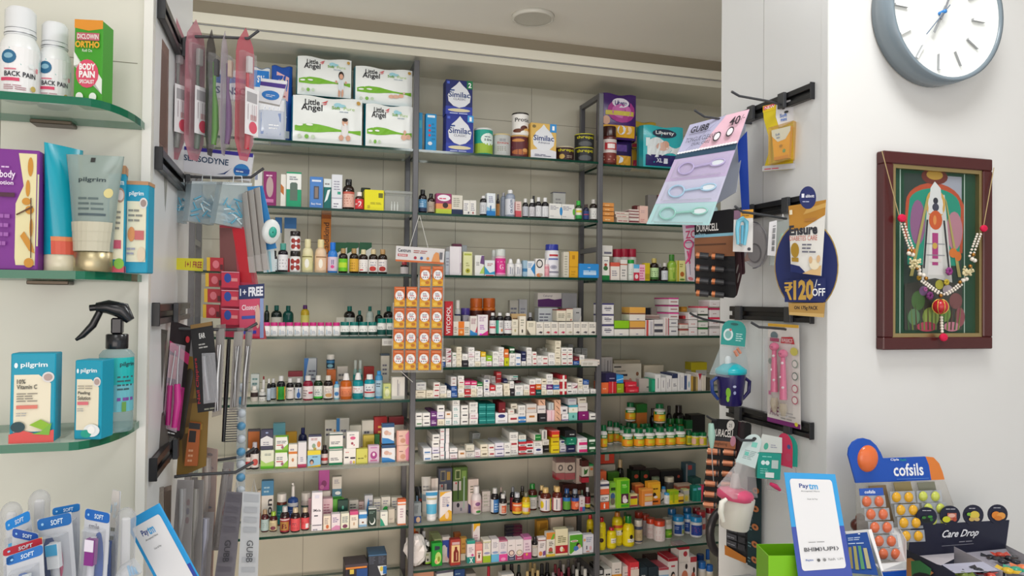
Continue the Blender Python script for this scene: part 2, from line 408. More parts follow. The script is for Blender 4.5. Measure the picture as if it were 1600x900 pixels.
def cart(x0, x1, yt, body, dec='', desc='', b=None, off=None, d=None, yb=None, rz=None, top=None, lvl='', cat='carton', name='carton'):
    Y = base((x0+x1)/2, b, off); A = atY(px(x0), py(yt), Y); B = atY(px(x1), py(yt), Y)
    z0 = RW.z+.0003 if yb is None else atY(px((x0+x1)/2), py(yb), Y).z
    wd = (B.x-A.x)*.985; h = (A.z+B.z)/2-z0
    d = d or min(max(wd*.6, .03), .09)
    d = min(d, RW.y0+RW.yd+.03-Y)
    me = carton_mesh(wd, h, d, body, dec, top)
    o = link(name, me, None, ((A.x+B.x)/2, Y, z0), (rz if rz is not None else random.uniform(-.03, .03)))
    pend(o, desc or cname(body)+' medicine carton', lvl, cat, A.x)
    return o
def stack(x0, x1, yt, descs, b=None, off=None, d=.13):
    """styles from the bottom up, one carton per style"""
    st = descs.split(); n = len(st); Y = base((x0+x1)/2, b, off); A = atY(px(x0), py(yt), Y); B = atY(px(x1), py(yt), Y)
    wd = (B.x-A.x)*.97; h = ((A.z+B.z)/2-RW.z-.0003)/n; d = min(d, RW.y0+RW.yd+.03-Y)
    wd = round(wd, 3); 
    for i, c in enumerate(st):
        body, dec, desc = ST[c]
        me = carton_mesh(wd, round(h-.0004, 4), d, body, dec)
        o = link('carton', me, None, ((A.x+B.x)/2+random.uniform(-.001, .001), Y+random.uniform(0, .005)*(i > 0), RW.z+.0003+h*i), random.uniform(-.02, .02))
        pend(o, desc, LV(i, n), 'carton', A.x, 'small medicine cartons stacked on the %s' % RW.ctx)
def bot(x0, x1, yt, body, cap, lab=None, dec='', desc='', kind='syrup', bk='d', b=None, off=None, yb=None, rz=None, name=None, grp=None, rep=1, ht=None, ry=.015):
    """bottle seen between pixel columns x0..x1; rep copies in a row share the span"""
    Y0 = base((x0+x1)/2, b, off); st = (x1-x0)/rep; parts = None
    for k in range(rep):
        a0, a1 = x0+st*k, x0+st*(k+1)
        A = atY(px(a0), py(yt), Y0+ry); B = atY(px(a1), py(yt), Y0+ry)
        z0 = RW.z+.0003 if yb is None else atY(px((a0+a1)/2), py(yb), Y0).z
        if parts is None:
            r = (B.x-A.x)*.49; h = ht or (A.z+B.z)/2-z0
            parts = bottle_parts(round(r, 4), round(h, 3), body, cap, lab, dec, kind, bk)
        nm = name or {'can': 'tin', 'jar': 'pill_jar', 'pill': 'pill_bottle', 'syrup': 'syrup_bottle', 'tall': 'syrup_bottle', 'wash': 'mouthwash_bottle', 'talc': 'talc_bottle', 'pump': 'pump_bottle'}.get(kind, 'bottle')
        t = empty(nm, ((A.x+B.x)/2, Y0+r, z0), (rz if rz is not None else -math.atan2((A.x+B.x)/2, Y0)*.5+random.uniform(-.15, .15)))
        for pn, me in parts: link(pn, me, t)
        pend(t, desc or '%s %s with %s cap' % (cname(body), nm.replace('_', ' '), cname(cap)), '', {'can': 'tin', 'jar': 'jar'}.get(kind, 'bottle'), A.x, grp)
def tube_stand(x0, x1, yt, body, cap, dec='', desc='', b=None, off=None, bk='g', caph=.14, top=1.0):
    """cosmetic tube standing on its cap, flat crimp on top"""
    Y = base((x0+x1)/2, b, off); A = atY(px(x0), py(yt), Y+.015); B = atY(px(x1), py(yt), Y+.015)
    z0 = RW.z+.0003; wd = (B.x-A.x)*.49; h = (A.z+B.z)/2-z0; r = wd*.8
    t = empty('cream_tube', ((A.x+B.x)/2, Y+r, z0), -.1)
    tube_mesh(t, wd, r, h, body, cap, dec, bk, caph)
    pend(t, desc, '', 'tube', A.x)
def tube_mesh(t, wd, r, h, body, cap, dec, bk='g', caph=.14, dk='p'):
    mb = MB(); seg = 20; n = 9; vs = []; zz = [h*caph+(h*(1-caph))*i/n for i in range(n+1)]
    def prof(f): return (r+(wd-r)*f, max(.0012, r*(1-f)**.6))
    for i, z in enumerate(zz):
        f = (i/n)**1.3; rx, ry = prof(f)
        for a in range(seg):
            q = 2*PI*a/seg; vs.append((rx*math.cos(q), ry*math.sin(q), z))
    fs = [(i*seg+a, i*seg+(a+1) % seg, (i+1)*seg+(a+1) % seg, (i+1)*seg+a) for i in range(n) for a in range(seg)]
    mb.mesh(vs, fs, M(body, bk) if isinstance(body, str) else body, True); mb.poly(vs[:seg][::-1], mb.mats[0]); mb.poly(vs[-seg:], mb.mats[0])
    def mp(u, v, k):
        z = h*caph+h*(1-caph)*v; f = v**1.3; rx, ry = prof(f); a = (u-.5)*2.6
        return ((rx+k*.0003)*math.sin(a), -(ry+k*.0003+.0004)*math.cos(a), z)
    toks = []
    for tk in dec.split(';'):
        if tk.strip()[:1] == 'r':
            q = tk.strip()[1:].split(','); x0, y0, x1, y1 = map(float, q[:4]); nn = max(1, round((y1-y0)*9))
            for j in range(nn): toks.append('r%f,%f,%f,%f,%s' % (x0, y0+(y1-y0)*j/nn, x1, y0+(y1-y0)*(j+1)/nn, q[4]))
        elif tk.strip(): toks.append(tk)
    decor(mb, ';'.join(toks), lambda u, v, k: mp(u, v, 1+k*.02 if k > 3 else k), 10, dk)
    obj('tube_body', mb, t)
    mb = MB(); mb.lathe([(r*.92, 0), (r*.98, h*.01), (r*.98, h*caph), (r*.9, h*caph+.0008)], M(cap, 'g') if isinstance(cap, str) else cap, 20); obj('cap', mb, t)
def flush():
    from collections import defaultdict
    G = defaultdict(list)
    for e in RW.pend: G[(e[1], e[2], e[5])].append(e)
    for k, L in G.items():
        L.sort(key=lambda e: e[4]); n = len(L)
        for i, (o, desc, lvl, cat, x, ctx, grp) in enumerate(L):
            a = desc+(', '+lvl if lvl else '')
            if n > 1:
                who = ('left one' if i == 0 else 'right one') if n == 2 else ('leftmost' if i == 0 else 'rightmost' if i == n-1 else (ORD[i] if i < 11 else '%dth' % (i+1))+' from left')
                a += ', '+who
            a += ', on %s' % ctx
            for x_, y_ in ((' of its stack', ''), (' in stack', ''), (' from left', ''), (', on ', ', '), (' with ', ', ')):
                if len(a.split()) > 16: a = a.replace(x_, y_)
            tag(o, a, cat, grp or ('goods on the '+ctx if n > 1 else None))
    RW.pend.clear()
# small carton styles: code -> body, print, description
ST = {
 'w': ('efeeea', 'l.15,.3,.85,.75,2,8a8a90', 'plain white carton'), 'wk': ('efeeea', 'r.2,.4,.85,.58,3a3a42', 'white carton with dark lettering'),
 'wr': ('f0ece6', 'r.2,.35,.85,.6,b03a44', 'white carton with maroon lettering'), 'wg': ('eef0ea', 'r.2,.3,.9,.5,4a7a50', 'white carton with green lettering'),
 'wb': ('eceef2', 'r.15,.2,.85,.45,5a86b8', 'white carton with blue stripe'), 'wt': ('eceeed', 'l.15,.3,.85,.8,2,4f9a9a', 'white carton with teal print'),
 'wp': ('efe9ec', 'r.1,.05,.9,.2,c98aa4;l.15,.4,.8,.8,2,a77', 'white carton with pink line'), 'c': ('ece5d0', 'l.15,.3,.85,.75,2,998f78', 'cream carton'),
 'cw': ('ece5d0', 'r.2,.4,.8,.6,6a5f48', 'cream carton with brown lettering'), 'wl': ('e9e6f0', 'r0,.02,1,.14,8a86b8;r.2,.4,.8,.55,5a5680', 'white carton with lilac line'),
 'k': ('26242a', 'r.2,.4,.8,.52,9a9aa0', 'black carton'), 'r': ('c23038', 'r.2,.4,.8,.6,f0d8d8', 'red carton'), 'R': ('d8444a', 'r.1,.4,.9,.55,f4e0e0', 'bright red carton'),
 'rw': ('c4303a', 'r0,.3,1,.62,eee;r.15,.38,.85,.52,555', 'red carton with white band'), 'm': ('6e1f2c', 'r.3,.35,.7,.48,d8b8a0', 'dark maroon carton'),
 'b': ('2b5aa2', 'r.1,.3,.9,.4,c6d4ea;r.1,.6,.6,.7,c6d4ea', 'blue carton'), 'bb': ('2f7fca', 'r0,.35,1,.6,eee;r.2,.42,.8,.52,446', 'bright blue carton with white band'),
 'n': ('1c2450', 'r.15,.42,.85,.55,b8bcd0', 'navy carton'), 't': ('0a7f7a', 'r.05,.5,.95,.6,6ad0c8', 'teal carton'), 'T': ('07514c', 'r.15,.45,.85,.56,a0d0c8', 'dark teal carton'),
 'g': ('1f7a3c', 'r.1,.4,.9,.6,e0eee0', 'green carton'), 'gd': ('17502e', 'r.1,.45,.9,.75,e6eee6;r.3,.15,.7,.25,9ab8a0', 'dark green carton with white band'), 'l': ('8fc32a', 'r.2,.4,.8,.55,f2f8e0', 'lime green carton'),
 'y': ('e6cf1e', 'r.2,.35,.9,.5,8a6a20', 'yellow carton'), 'Y': ('c8cc18', 'r.3,.3,.7,.6,8a9020', 'yellow green carton'), 'o': ('d8702c', 'r.15,.4,.85,.6,f4dcc0', 'orange carton'),
 'p': ('d63a78', 'r.1,.4,.9,.62,f6dce6', 'pink carton'), 'pu': ('6a2f78', 'r.15,.35,.85,.5,e4d4ea;r.15,.65,.6,.72,e4d4ea', 'purple carton'), 'ma': ('84186a', 'r.4,.5,.6,.62,e8c8e0', 'magenta carton'),
 'pk': ('f0cfd6', 'r.55,.05,.6,.95,d05a80', 'pale pink carton'), 'pe': ('e9b99c', 'p.2,.85,.32,.85,.8,.2,.68,.2,6a4030', 'peach carton with brown slash'), 'a': ('7fc9c2', 'e.5,.5,.12,.2,3a8a86', 'aqua carton'),
 'wa': ('f0efe6', 'r0,.72,1,1,4aa8bc;e.45,.4,.1,.14,d8d0a8', 'white carton with aqua top'), 'wc': ('f0efe4', 'r0,.0,1,.3,6cc0d4;l.15,.5,.8,.9,2,999', 'cream carton with aqua base'),
 'wm': ('f2e8ea', 'p.1,.1,.9,.1,.95,.7,a05060;l.1,.6,.7,.9,1,a88', 'white carton with maroon swoosh'), 'wn': ('eeeef2', 'e.5,.7,.3,.18,343c78;r.2,.2,.8,.28,aaa', 'white carton with navy oval'),
 'gl': ('b9bcbc', 'r.15,.55,.85,.68,777;l.15,.2,.7,.4,1,888', 'light grey carton'), 'bl': ('4d84c4', 'r.2,.4,.9,.52,dfe9f4', 'mid blue carton'), 'wv': ('f2f0f4', 'r0,.08,1,.2,7a5fae;l.2,.5,.8,.8,1,888', 'white carton with violet line'),
 'wo': ('efe6dc', 'r.25,.5,.75,.72,b87838', 'white carton with bronze lettering'), 'x': ('b22432', 'r.35,0,.65,1,f0e8e0;r0,.35,1,.6,f0e8e0', 'red carton with white cross'),
 'w5': ('f2eef0', 'r.45,0,.6,1,36505c;r.05,.45,.4,.55,c07080', 'white carton with dark stripe'), 'ws': ('f2f0ee', 'r0,.06,1,.2,2c4a5c;l.2,.5,.8,.8,1,999', 'white carton with slate line'),
 'pm': ('f0edf0', 'r.15,.05,1,.45,d43078;r.3,.6,.9,.85,dcd6dc', 'white and pink carton'), 'go': ('3f9a3c', 'e.5,.5,.4,.3,6ab84a', 'grass green carton'), 'ye': ('e3b92a', 'r.2,.35,.8,.65,f4dc80', 'golden yellow carton')}

# ---------------- LEFT BAY ----------------
def diaper(x0,x1,yt,yb,desc,off,variant,d=.12):
    """soft plastic pack: pillowed block with printed front"""
    Y=3.0+off;A=atY(px(x0),py((yt+yb)/2),Y);B=atY(px(x1),py((yt+yb)/2),Y)
    T=atY(px((x0+x1)/2),py(yt),Y).z;z0=atY(px((x0+x1)/2),py(yb),Y).z;z0=max(z0,RW.z+.0004)
    soft_pack((A.x+B.x)/2,Y,z0,B.x-A.x,T-z0,d,*variant,desc=desc,x=A.x)
def soft_pack(cx,Y,z0,W,H,D,front,side,dec,desc='',x=0,cat='diaper pack',name='diaper_pack',rz=0.0,puff=.012):
    t=empty(name,(cx,Y+puff,z0),rz)
    nx,nz=12,8
    def sh(u,v):return max(0.0,1-abs(2*u-1)**5)*max(0.0,1-abs(2*v-1)**5)
    def P(u,v,s,lift=0):
        q=sh(u,v);wr=.0018*math.sin(u*37+v*11)*math.sin(v*29+1)*q
        y=(-puff*q-wr-lift)if s==0 else(D-2*puff+puff*q)
        return((u-.5)*W*(1-.02*(1-q)),y,H*v+(0.004*math.sin(u*9)if v>.99 else 0))
    mb=MB();mf=M(front,'g');ms=M(side,'g')
    for s in(0,1):
        vs=[P(i/nx,j/nz,s)for j in range(nz+1)for i in range(nx+1)]
        fs=[(j*(nx+1)+i,j*(nx+1)+i+1,(j+1)*(nx+1)+i+1,(j+1)*(nx+1)+i)for j in range(nz)for i in range(nx)]
        if s:fs=[f[::-1]for f in fs]
        mb.mesh(vs,fs,mf,True)
    rim=[(i/nx,0)for i in range(nx)]+[(1,j/nz)for j in range(nz)]+[(1-i/nx,1)for i in range(nx)]+[(0,1-j/nz)for j in range(nz)]
    for i in range(len(rim)):
        a,b=rim[i],rim[(i+1)%len(rim)]
        A0,B0,A1,B1=Vector(P(*a,0)),Vector(P(*b,0)),Vector(P(*a,1)),Vector(P(*b,1))
        c=Vector((0,D/2-puff,H/2));am=(A0+A1)/2;bm=(B0+B1)/2
        am+=(am-c).normalized()*.006;bm+=(bm-c).normalized()*.006
        if a[1]==0 and b[1]==0:am.z=max(am.z,0);bm.z=max(bm.z,0)
        mb.poly([A0,am,bm,B0],ms,True);mb.poly([am,A1,B1,bm],ms,True)
    toks=[]
    for tk in dec.split(';'):
        tk=tk.strip()
        if tk[:1]=='r':
            q=tk[1:].split(',');a,b,c2,d2=map(float,q[:4]);n1=max(1,round((c2-a)*12));n2=max(1,round((d2-b)*8))
            for i in range(n1):
                for j in range(n2):toks.append(('r%f,%f,%f,%f,%s'%(a+(c2-a)*i/n1,b+(d2-b)*j/n2,a+(c2-a)*(i+1)/n1,b+(d2-b)*(j+1)/n2,q[4])))
        elif tk:toks.append(tk)
    k=1
    for tk in toks:
        decor(mb,tk,lambda u,v,kk:P(u,v,0,.0012+.00025*k),12 if tk[0]=='e' else 1,'p');
        if tk[0]!='r':k+=1
    obj('pack_body',mb,t)
    pend(t,desc,'',cat,x)
BABYSIT='e.74,.30,.05,.15,e9e6e6;e.69,.14,.035,.06,d9a78e;e.79,.14,.035,.06,d9a78e;e.74,.47,.042,.08,dcaa90;e.74,.53,.042,.04,2a1e1a'
BABYLIE='e.62,.22,.05,.05,dcb09a;e.70,.23,.06,.05,dcb09a;e.79,.26,.045,.055,e0ae94;e.84,.34,.02,.03,d8b9a8'
BABYSTAND='e.80,.30,.055,.16,dde4ea;e.77,.1,.02,.1,d9a78e;e.83,.1,.02,.1,d9a78e;e.80,.56,.05,.11,2a1c18;e.80,.53,.038,.07,dcaa90;e.71,.38,.02,.04,d9a78e;e.89,.38,.02,.04,d9a78e'
def little(baby,green=.33,s=1.0,big=1):
    g=green
    return('w0.03,.98,%g,%g,.05,78b82e'%(g-.12,g-.01)+
            ';TLittle|.17|.80|.38|.93|1b1b22;TAngel|.12|.64|.42|.82|1b1b22;p.40,.86,.50,.93,.47,.86,d4575c;p.41,.82,.49,.86,.46,.82,d4575c'
            ';e.64,.84,.06,.05,9fd3e0;e.70,.83,.05,.035,9fd3e0;TSoft|.55|.74|.67|.81|68a82c;tPure|.72|.74|.88|.81|a9cf78;l.66,.69,.84,.73,1,9ab;'
            +baby+';e.10,.12,.028,.04,c8d4c0;e.20,.12,.03,.045,7cb84a;e.29,.12,.028,.04,c8dcc0;e.1,.36,.05,.022,f2f6ee;e.24,.37,.05,.022,f2f6ee'+(';e.94,.92,.03,.045,c49a4a' if big else ''))
row('left',0,390,70,5)
LA='teal-edged white pack of baby diapers'
diaper(332,886,408,772,'wide white diaper pack with a sitting baby picture, under the others',.012,('eef2f0','2aa6b4',little(BABYSIT,.36)))
diaper(905,1280,470,805,'small white diaper pack, lower right, beside the rack post',.012,('eef2f0','1f9fb2',little('e.80,.26,.06,.07,dcb09a;e.9,.28,.06,.06,dcb09a;e.82,.38,.03,.05,dcb09a',.42,big=0)))
diaper(370,800,100,396,'white diaper pack with a standing dark-haired child, upper left',.03,('eaeeec','1d8c8c',little(BABYSTAND,.42)))
diaper(824,1278,180,464,'white diaper pack with a lying baby, stacked upper right',.03,('eef2f0','8fd0de',little(BABYLIE,.42)))
soft_pack(atY(440,155,3.09).x,3.09,RW.z+.0004,.08,.315,.05,'2356b4','1b3f96','p.22,.62,.8,.55,.85,.86,.25,.93,e9b9bd;e.52,.78,.13,.05,d8d4a8;l.3,.6,.75,.7,2,a66;l.3,.3,.8,.42,3,9cf;r.55,.08,.9,.17,e8f0f8','tall blue plastic sanitary pack with pink sticker at left end',cat='sanitary pack',name='sanitary_pack')
soft_pack(atY(405,175,3.0).x,3.09,RW.z+.0004,.07,.30,.045,'eef0f2','2f84d8','r0.05,.74,.95,.97,2f84d8;Tsu|.3|.8|.7|.9|fff;l.2,.5,.8,.6,2,9ab','white sanitary pack with blue top behind hanging goods',cat='sanitary pack',name='sanitary_pack')
soft_pack(atY(424,195,3.0).x,3.005,RW.z+.0004,.10,.16,.04,'c3cbdc','dfe3e8','r.02,.7,.98,.98,e8eaf0;p.1,.12,.85,.12,.85,.64,.1,.64,8396c4;l.4,.25,.8,.4,2,f4f6fa','pale blue soft wipes pack at the left end',cat='wipes pack',name='wipes_pack')
flush()
row('left',1,390,240,4.5)
cart(98,190,125,'8a2468','e.5,.55,.28,.3,b9a0a0;T|.1|.1|.2|.2|fff'.replace('T|.1|.1|.2|.2|fff','l.2,.86,.8,.95,1,f0c8e0;r.2,.1,.8,.2,c878a8'),'magenta window carton',off=.02)
cart(35,92,125,'d9dad6','e.6,.4,.3,.16,c8d850;r.05,.75,.4,.95,8890a8','white carton with lime spot behind hanging goods',off=.03)
cart(220,258,145,'e9e6de','p.0,.45,.6,.35,.6,.6,.0,.7,c07030','narrow white carton beside the window carton',off=.02)
cart(260,366,130,'edf0ec','r0,0,1,.5,1b9a6e;r0,.955,1,1,1b9a6e;p.24,.18,.74,.18,.74,.66,.64,.7,.34,.7,.24,.66,5f7266;l.2,.78,.85,.9,2,778','green and white carton with a window',off=.012)
cart(424,518,163,'4c82c8','r.3,.28,.7,.7,4a4f5e;r.38,.32,.62,.66,8a7a70;r.15,.84,.85,.9,dfe8f6;TEasy Nose|.12|.08|.88|.16|e8eef8','blue carton with small dark window',off=.012)
cart(522,576,178,'0f6a66','r0,.72,1,1,dfe8e8;p.1,.2,.5,.3,.9,.65,.5,.62,e8f0f0;l.15,.8,.85,.92,1,888','teal leaf-print carton',off=.02)
cart(578,654,147,'dfe2e8','l.2,.55,.8,.85,4,99a;r.55,.42,.85,.5,3aa088;r.1,0,.9,.28,eceef2;l.2,.05,.7,.2,2,778;r0,.3,1,.32,aab','tall pale carton beside the dark bottle',off=.012)
bot(656,740,180,'2a1a14','141214','e6b9a8','l.2,.2,.8,.85,4,a54;r0,.86,1,1,c86050','dark bottle with tall black cap and peach label','syrup')
bot(742,804,272,'3a2018','eee6e0','d63a40','T2|.45|.2|.75|.8|fff;l.1,.4,.4,.6,2,fff','small bottle with red label','vial')
cart(808,946,255,'e6de18','r.72,.62,.95,.85,6a6a20;l.3,.3,.9,.42,2,8a8418;r.15,.1,.28,.24,b8b020','bright yellow carton',off=.012,d=.07)
cart(785,850,240,'1d2a16','','dark green box behind the yellow carton',off=.1)
Y=3.015;A=atY(px(952),py(258),Y);B=atY(px(1145),py(258),Y)
t=empty('clear_plastic_box',((A.x+B.x)/2,Y,RW.z+.0004));W,H,D=B.x-A.x,A.z-RW.z,.07
mb=MB();mb.box(-W/2,W/2,0,D,0,H*.85,M('d8dcda','f',.22),.003);obj('box_body',mb,t)
mb=MB();mb.box(-W/2-.002,W/2+.002,-.002,D+.002,H*.86,H,M('d8dcda','f',.35),.003);obj('lid',mb,t)
for k in range(3):
    mb=MB();mb.lathe([(.0035,.004),(.0035,.028),(.0015,.032),(.002,.04)],M('eeeeea','g'),8);obj('ampoule',mb,t,(-W/2+.03+.012*k,.02,.002))
pend(t,'clear plastic box of small ampoules at right end','','plastic box',A.x)
flush()
row('left',2,390,240,4.5)
cart(245,330,450,'d5d2cc','r0,.8,1,1,3a78b8;r.3,.2,.7,.26,a33;p0,0,1,0,1,.2,0,.3,b03038','tall blue-topped carton behind the jars',off=.14)
cart(180,228,448,'d0cfc8','r0,.72,1,1,3a78b8;r0,0,1,.25,234','blue-topped carton behind the white container',off=.14)
cart(508,575,395,'d9822a','r0,.86,1,.95,a85818;SCaldikind|.2|.3|.8|.8|6a3a10','tall orange carton standing behind the powder bottles',off=.15,d=.04)
for k,x in enumerate((600,680,772)):
    cart(x,x+88,625,'d8dad4','p0,1,1,1,1,.85,.0,.62,1d5a38','white carton with green corner behind bottles',off=.13)
bot(200,272,632,'1e1620','4a9a8e','e8e8ec','l.2,.2,.8,.8,3,556','dark bottle with sea-green cap','vial')
bot(158,196,684,'1e1620','222','c8d4d8','l.2,.2,.8,.8,3,556','small dark bottle at far left','vial')
jd='e.5,.52,.16,.30,a03a34;e.28,.75,.16,.2,a03a34;e.72,.75,.16,.2,a03a34;e.28,.25,.16,.2,a03a34;e.72,.25,.16,.2,a03a34;e.5,.5,.1,.16,e6e4ea'
bot(284,360,685,'eceaea','241c1c','efeeee',jd,'lower white jar with dark lid and red flower mark','jar','g')
bot(284,360,545,'eceaea','241c1c','efeeee',jd,'upper white jar with dark lid stacked on another','jar','g',yb=683)
bot(370,450,602,'e3dcb0','e3dcb0','dcd8a4','p0,0,1,0,1,.6,.6,.45,.3,.75,0,.7,1f8a48;e.5,.45,.16,.3,f0f0e6;r.1,.85,.9,.92,8a8450','cream powder bottle with green wave','horl','g')
bot(460,545,605,'e6c9a8','e6d8a4','e8c8a8','p0,0,1,0,1,.5,.6,.4,.3,.7,0,.6,e0a028;e.45,.45,.14,.3,f4eee0;r.1,.85,.9,.92,9a7450','beige powder bottle with amber wave','horl','g')
bot(550,622,625,'2f7fd4','1f74d8','d9c8dc','T1|.42|.45|.6|.8|20306a;p0,0,1,0,1,.25,.4,.35,0,.2,2f7fd4;e.5,.3,.14,.12,d84a8a','blue powder bottle with pink panel','horl','g')
for x,lab,dc,cap,de in((626,'6cc22c','r.1,.3,.9,.7,b8dc3a','a88a5a','green label'),(702,'d8a83a','l.2,.2,.8,.8,3,8a5a20','a88a5a','amber label'),(768,'e9e6e2','l.2,.3,.8,.8,3,889;r.2,.1,.5,.2,c33','d8cfa8','white label'),
                           (838,'e9e4e0','e.4,.25,.3,.2,c23a34;l.2,.5,.8,.9,2,889','d0bf96','white label and red dot'),(904,'e6e0dc','e.5,.25,.3,.2,a8322c;l.2,.5,.8,.9,2,889','b08c5c','white label and maroon dot')):
    bot(x,x+66,668 if x<760 else 674,'241812',cap,lab,dc,'brown syrup bottle with %s and %s cap'%(de,cname(cap)))
bot(1060,1118,762,'20181c','b84048','d8d0d0','','small bottle with rose cap behind the hanging header','vial',off=.05)
flush()
row('left',3,380,430,4.2857)
for x0,x1,yt,cap,b_,lab in((140,178,202,'0f5a52','17231f',None),(185,262,202,'0f5a52','17231f','c9c6bc'),(264,340,205,'0f5a52','0e4a44',None)):
    bot(x0,x1,yt,b_,cap,lab,'l.2,.3,.8,.8,2,778' if lab else '','tall dark green bottle in the back','tall',off=.13)
bot(386,444,200,'cfae2a','5a2a6a','d8d070','l.2,.3,.8,.6,2,8a7','yellow bottle with purple cap standing at the back','slim',off=.14)
cart(622,680,282,'cfc9bb','l.2,.3,.8,.8,2,776','small cream carton behind the green-capped jars',off=.12)
for x0,x1,yt,b_ in((675,752,207,'1c1614'),(755,804,236,'10201e'),(822,876,208,'b9c4bc'),(882,936,236,'10201e'),(940,1012,210,'1c1614')):
    bot(x0,x1,yt,b_,'0f6a60','bfc6bf' if yt<220 else None,'l.2,.3,.8,.8,2,778' if yt<220 else '',('pale' if b_[0]=='b' else 'dark')+' bottle with deep teal cap at the back','tall',off=.13)
bot(130,650,316,'efefee','c8327e','efefee','r0,.82,1,1,f6f6f6;r.25,.1,.32,.7,8fb8d4;l.4,.2,.8,.6,3,7f8fa8','white pill jar with magenta cap','jar','g',rep=10,off=.015)
bot(650,898,312,'ecefec','0e6f68','ecefec','r0,0,1,.38,1d3f38;T|.1|.5|.9|.7|446'.replace('T|.1|.5|.9|.7|446','l.2,.5,.8,.8,2,566'),'white pill jar with teal cap','jar','g',rep=4,off=.012)
bot(898,1020,290,'ecefec','0e7f74','ecefec','r0,0,1,.5,0f4f48;l.2,.6,.8,.85,2,566','taller white pill jar with teal cap','jar','g',rep=2,off=.012)
flush()
row('left',4,380,430,4.2857)
cart(50,108,662,'b9c2c0','l.2,.6,.8,.95,2,688','grey-green carton behind the vials',off=.1)
bot(50,100,742,'d9d4cc','e6e2dc','3a2a2a','r.0,0,1,.45,d0c8c0','pale vial with dark band at far left','vial','g',b=848)
bot(104,156,762,'e4e2de','e8e6e2','e8e6e4','r0,.6,1,.8,2a2a2a;l.2,.1,.8,.4,2,888','white vial with black stripe','vial','g',b=846)
bot(128,148,675,'d8d8d8','8a2030',None,'','thin pale vial with dark red cap','slim','g',off=.09)
bot(160,186,692,'16181c','d9dadb','b9c8d8','','dark bottle mostly hidden behind the blue-label one',off=.06)
bot(182,222,690,'16181c','d9dadb','c4d2e4','p0,0,1,0,1,.6,0,.3,3a78c0','dark bottle with pale blue label',b=836)
bot(224,284,675,'16181c','d8d9da','2f9a3a','r0,0,.2,1,e0a832;r.8,0,1,1,e0a832;e.5,.5,.2,.35,1f8a2a','dark bottle with green and amber label',b=845)
bot(287,340,690,'1b1618','d9dadb','e9e2e0','p.1,.1,.8,.1,.3,.7,d88a94;l.3,.7,.8,.9,1,888','dark bottle with white and rose label',b=838)
bot(346,396,690,'1a171a','d9dadb','dfe4ec','e.5,.3,.2,.28,3a68b0;r.45,.5,.55,.9,3a68b0','dark bottle with white and blue label',b=836)
bot(400,470,672,'8a1434','dcd8d8','e8dcde','r.55,.4,.95,.55,c03048;l.1,.2,.5,.8,3,988','crimson mouthwash bottle','syrup',b=840)
bot(472,535,672,'123018','dcdcd8','e4e8e2','r0,0,1,.15,40c040;l.2,.3,.8,.8,3,788','dark green bottle with white label',b=836)
bot(538,602,672,'241a18','d8d4cc','e8e2dc','e.5,.25,.3,.16,dcaa70;l.2,.5,.8,.85,3,988','dark brown bottle with cream label',b=836)
bot(606,646,710,'8fc4dc','2f86d0','dfe8ee','e.5,.4,.3,.2,4a8ac8','small pale blue bottle','slim','g',b=832)
bot(652,730,658,'c8641e','f0eeec','e8895e','r.0,.8,1,.95,f0b090;l.2,.2,.8,.6,3,a03a20','orange mouthwash bottle with white conical cap','wash','d',b=834)
bot(734,808,655,'0f8f9a','f0f0f0','e6ecf0','r0,0,1,.3,0f8f9a;l.2,.5,.8,.9,2,b55','teal mouthwash bottle with white conical cap','wash','d',b=832)
bot(812,884,664,'1398a8','f0f0f0','e6ecf0','r0,.3,1,.42,c84048;l.2,.5,.8,.9,2,446','turquoise mouthwash bottle with white cap','talc','d',b=830)
bot(884,936,640,'4a9ad0','3a9ae0','a8c8dc','p0,0,1,0,1,.5,0,.8,d0704a;l.2,.6,.8,.9,2,345','slim blue bottle with blue cap','slim','g',b=826)
cart(940,990,726,'cfd88a','e.5,.4,.3,.25,e8eec0;l.2,.7,.8,.9,1,8a9','pale lime carton',b=828)
cart(996,1084,682,'e9e7df','s|.4|.1|.6|.9|556'.replace('s|.4|.1|.6|.9|556','r.42,.15,.46,.88,667;r.5,.15,.54,.7,889;r.6,.15,.62,.8,99a'),'large white carton beside the rack post',b=830)
cart(300,400,645,'9a3a44','r0,0,1,.8,d9d4cc;l.1,.3,.8,.7,2,666','maroon-edged box at the back',off=.16)
cart(408,496,556,'b4bcc4','p0,0,.3,0,.15,.6,.35,1,0,1,3a74b8;r.94,0,1,1,556;l.35,.35,.9,.75,4,667','large grey-blue carton standing at the back',off=.16,d=.04)
cart(560,622,632,'c8682a','l.2,.3,.8,.8,2,862','orange box under the navy-labelled jar',off=.14)
bot(558,614,530,'d8dad8','e4e2dc','1c3448','r0,.6,1,.9,3a7aa8;e.5,.3,.3,.2,7ab','white jar with navy label on the orange box','jar','g',off=.14,yb=631)
cart(628,702,610,'ccc6bc','r0,0,1,.35,b83848;l.15,.5,.85,.85,2,777','white and red carton at the back',off=.16)
bot(736,766,568,'9cc4bc','c8d0ca','2f9a96','','small teal tube bottle at the back','pill','g',off=.15)
bot(768,800,568,'9cc4bc','c8d0ca','2f9a96','','small teal tube bottle at the back','pill','g',off=.15)
cart(808,878,612,'b03028','r.1,.4,.9,.6,d87060','red box at the back',off=.16)
cart(922,980,525,'d8d6ca','r0,.12,1,.3,0f5a3c;r0,.95,1,1,456;l.2,.5,.8,.8,3,778','tall white carton with deep green band',off=.15)
flush()
row('left',5,370,630,4.2862)
cart(72,158,178,'4a4650','r.05,.4,.95,.95,c06a2e;l.1,.1,.8,.3,2,a99','dark box with orange panel',off=.12)
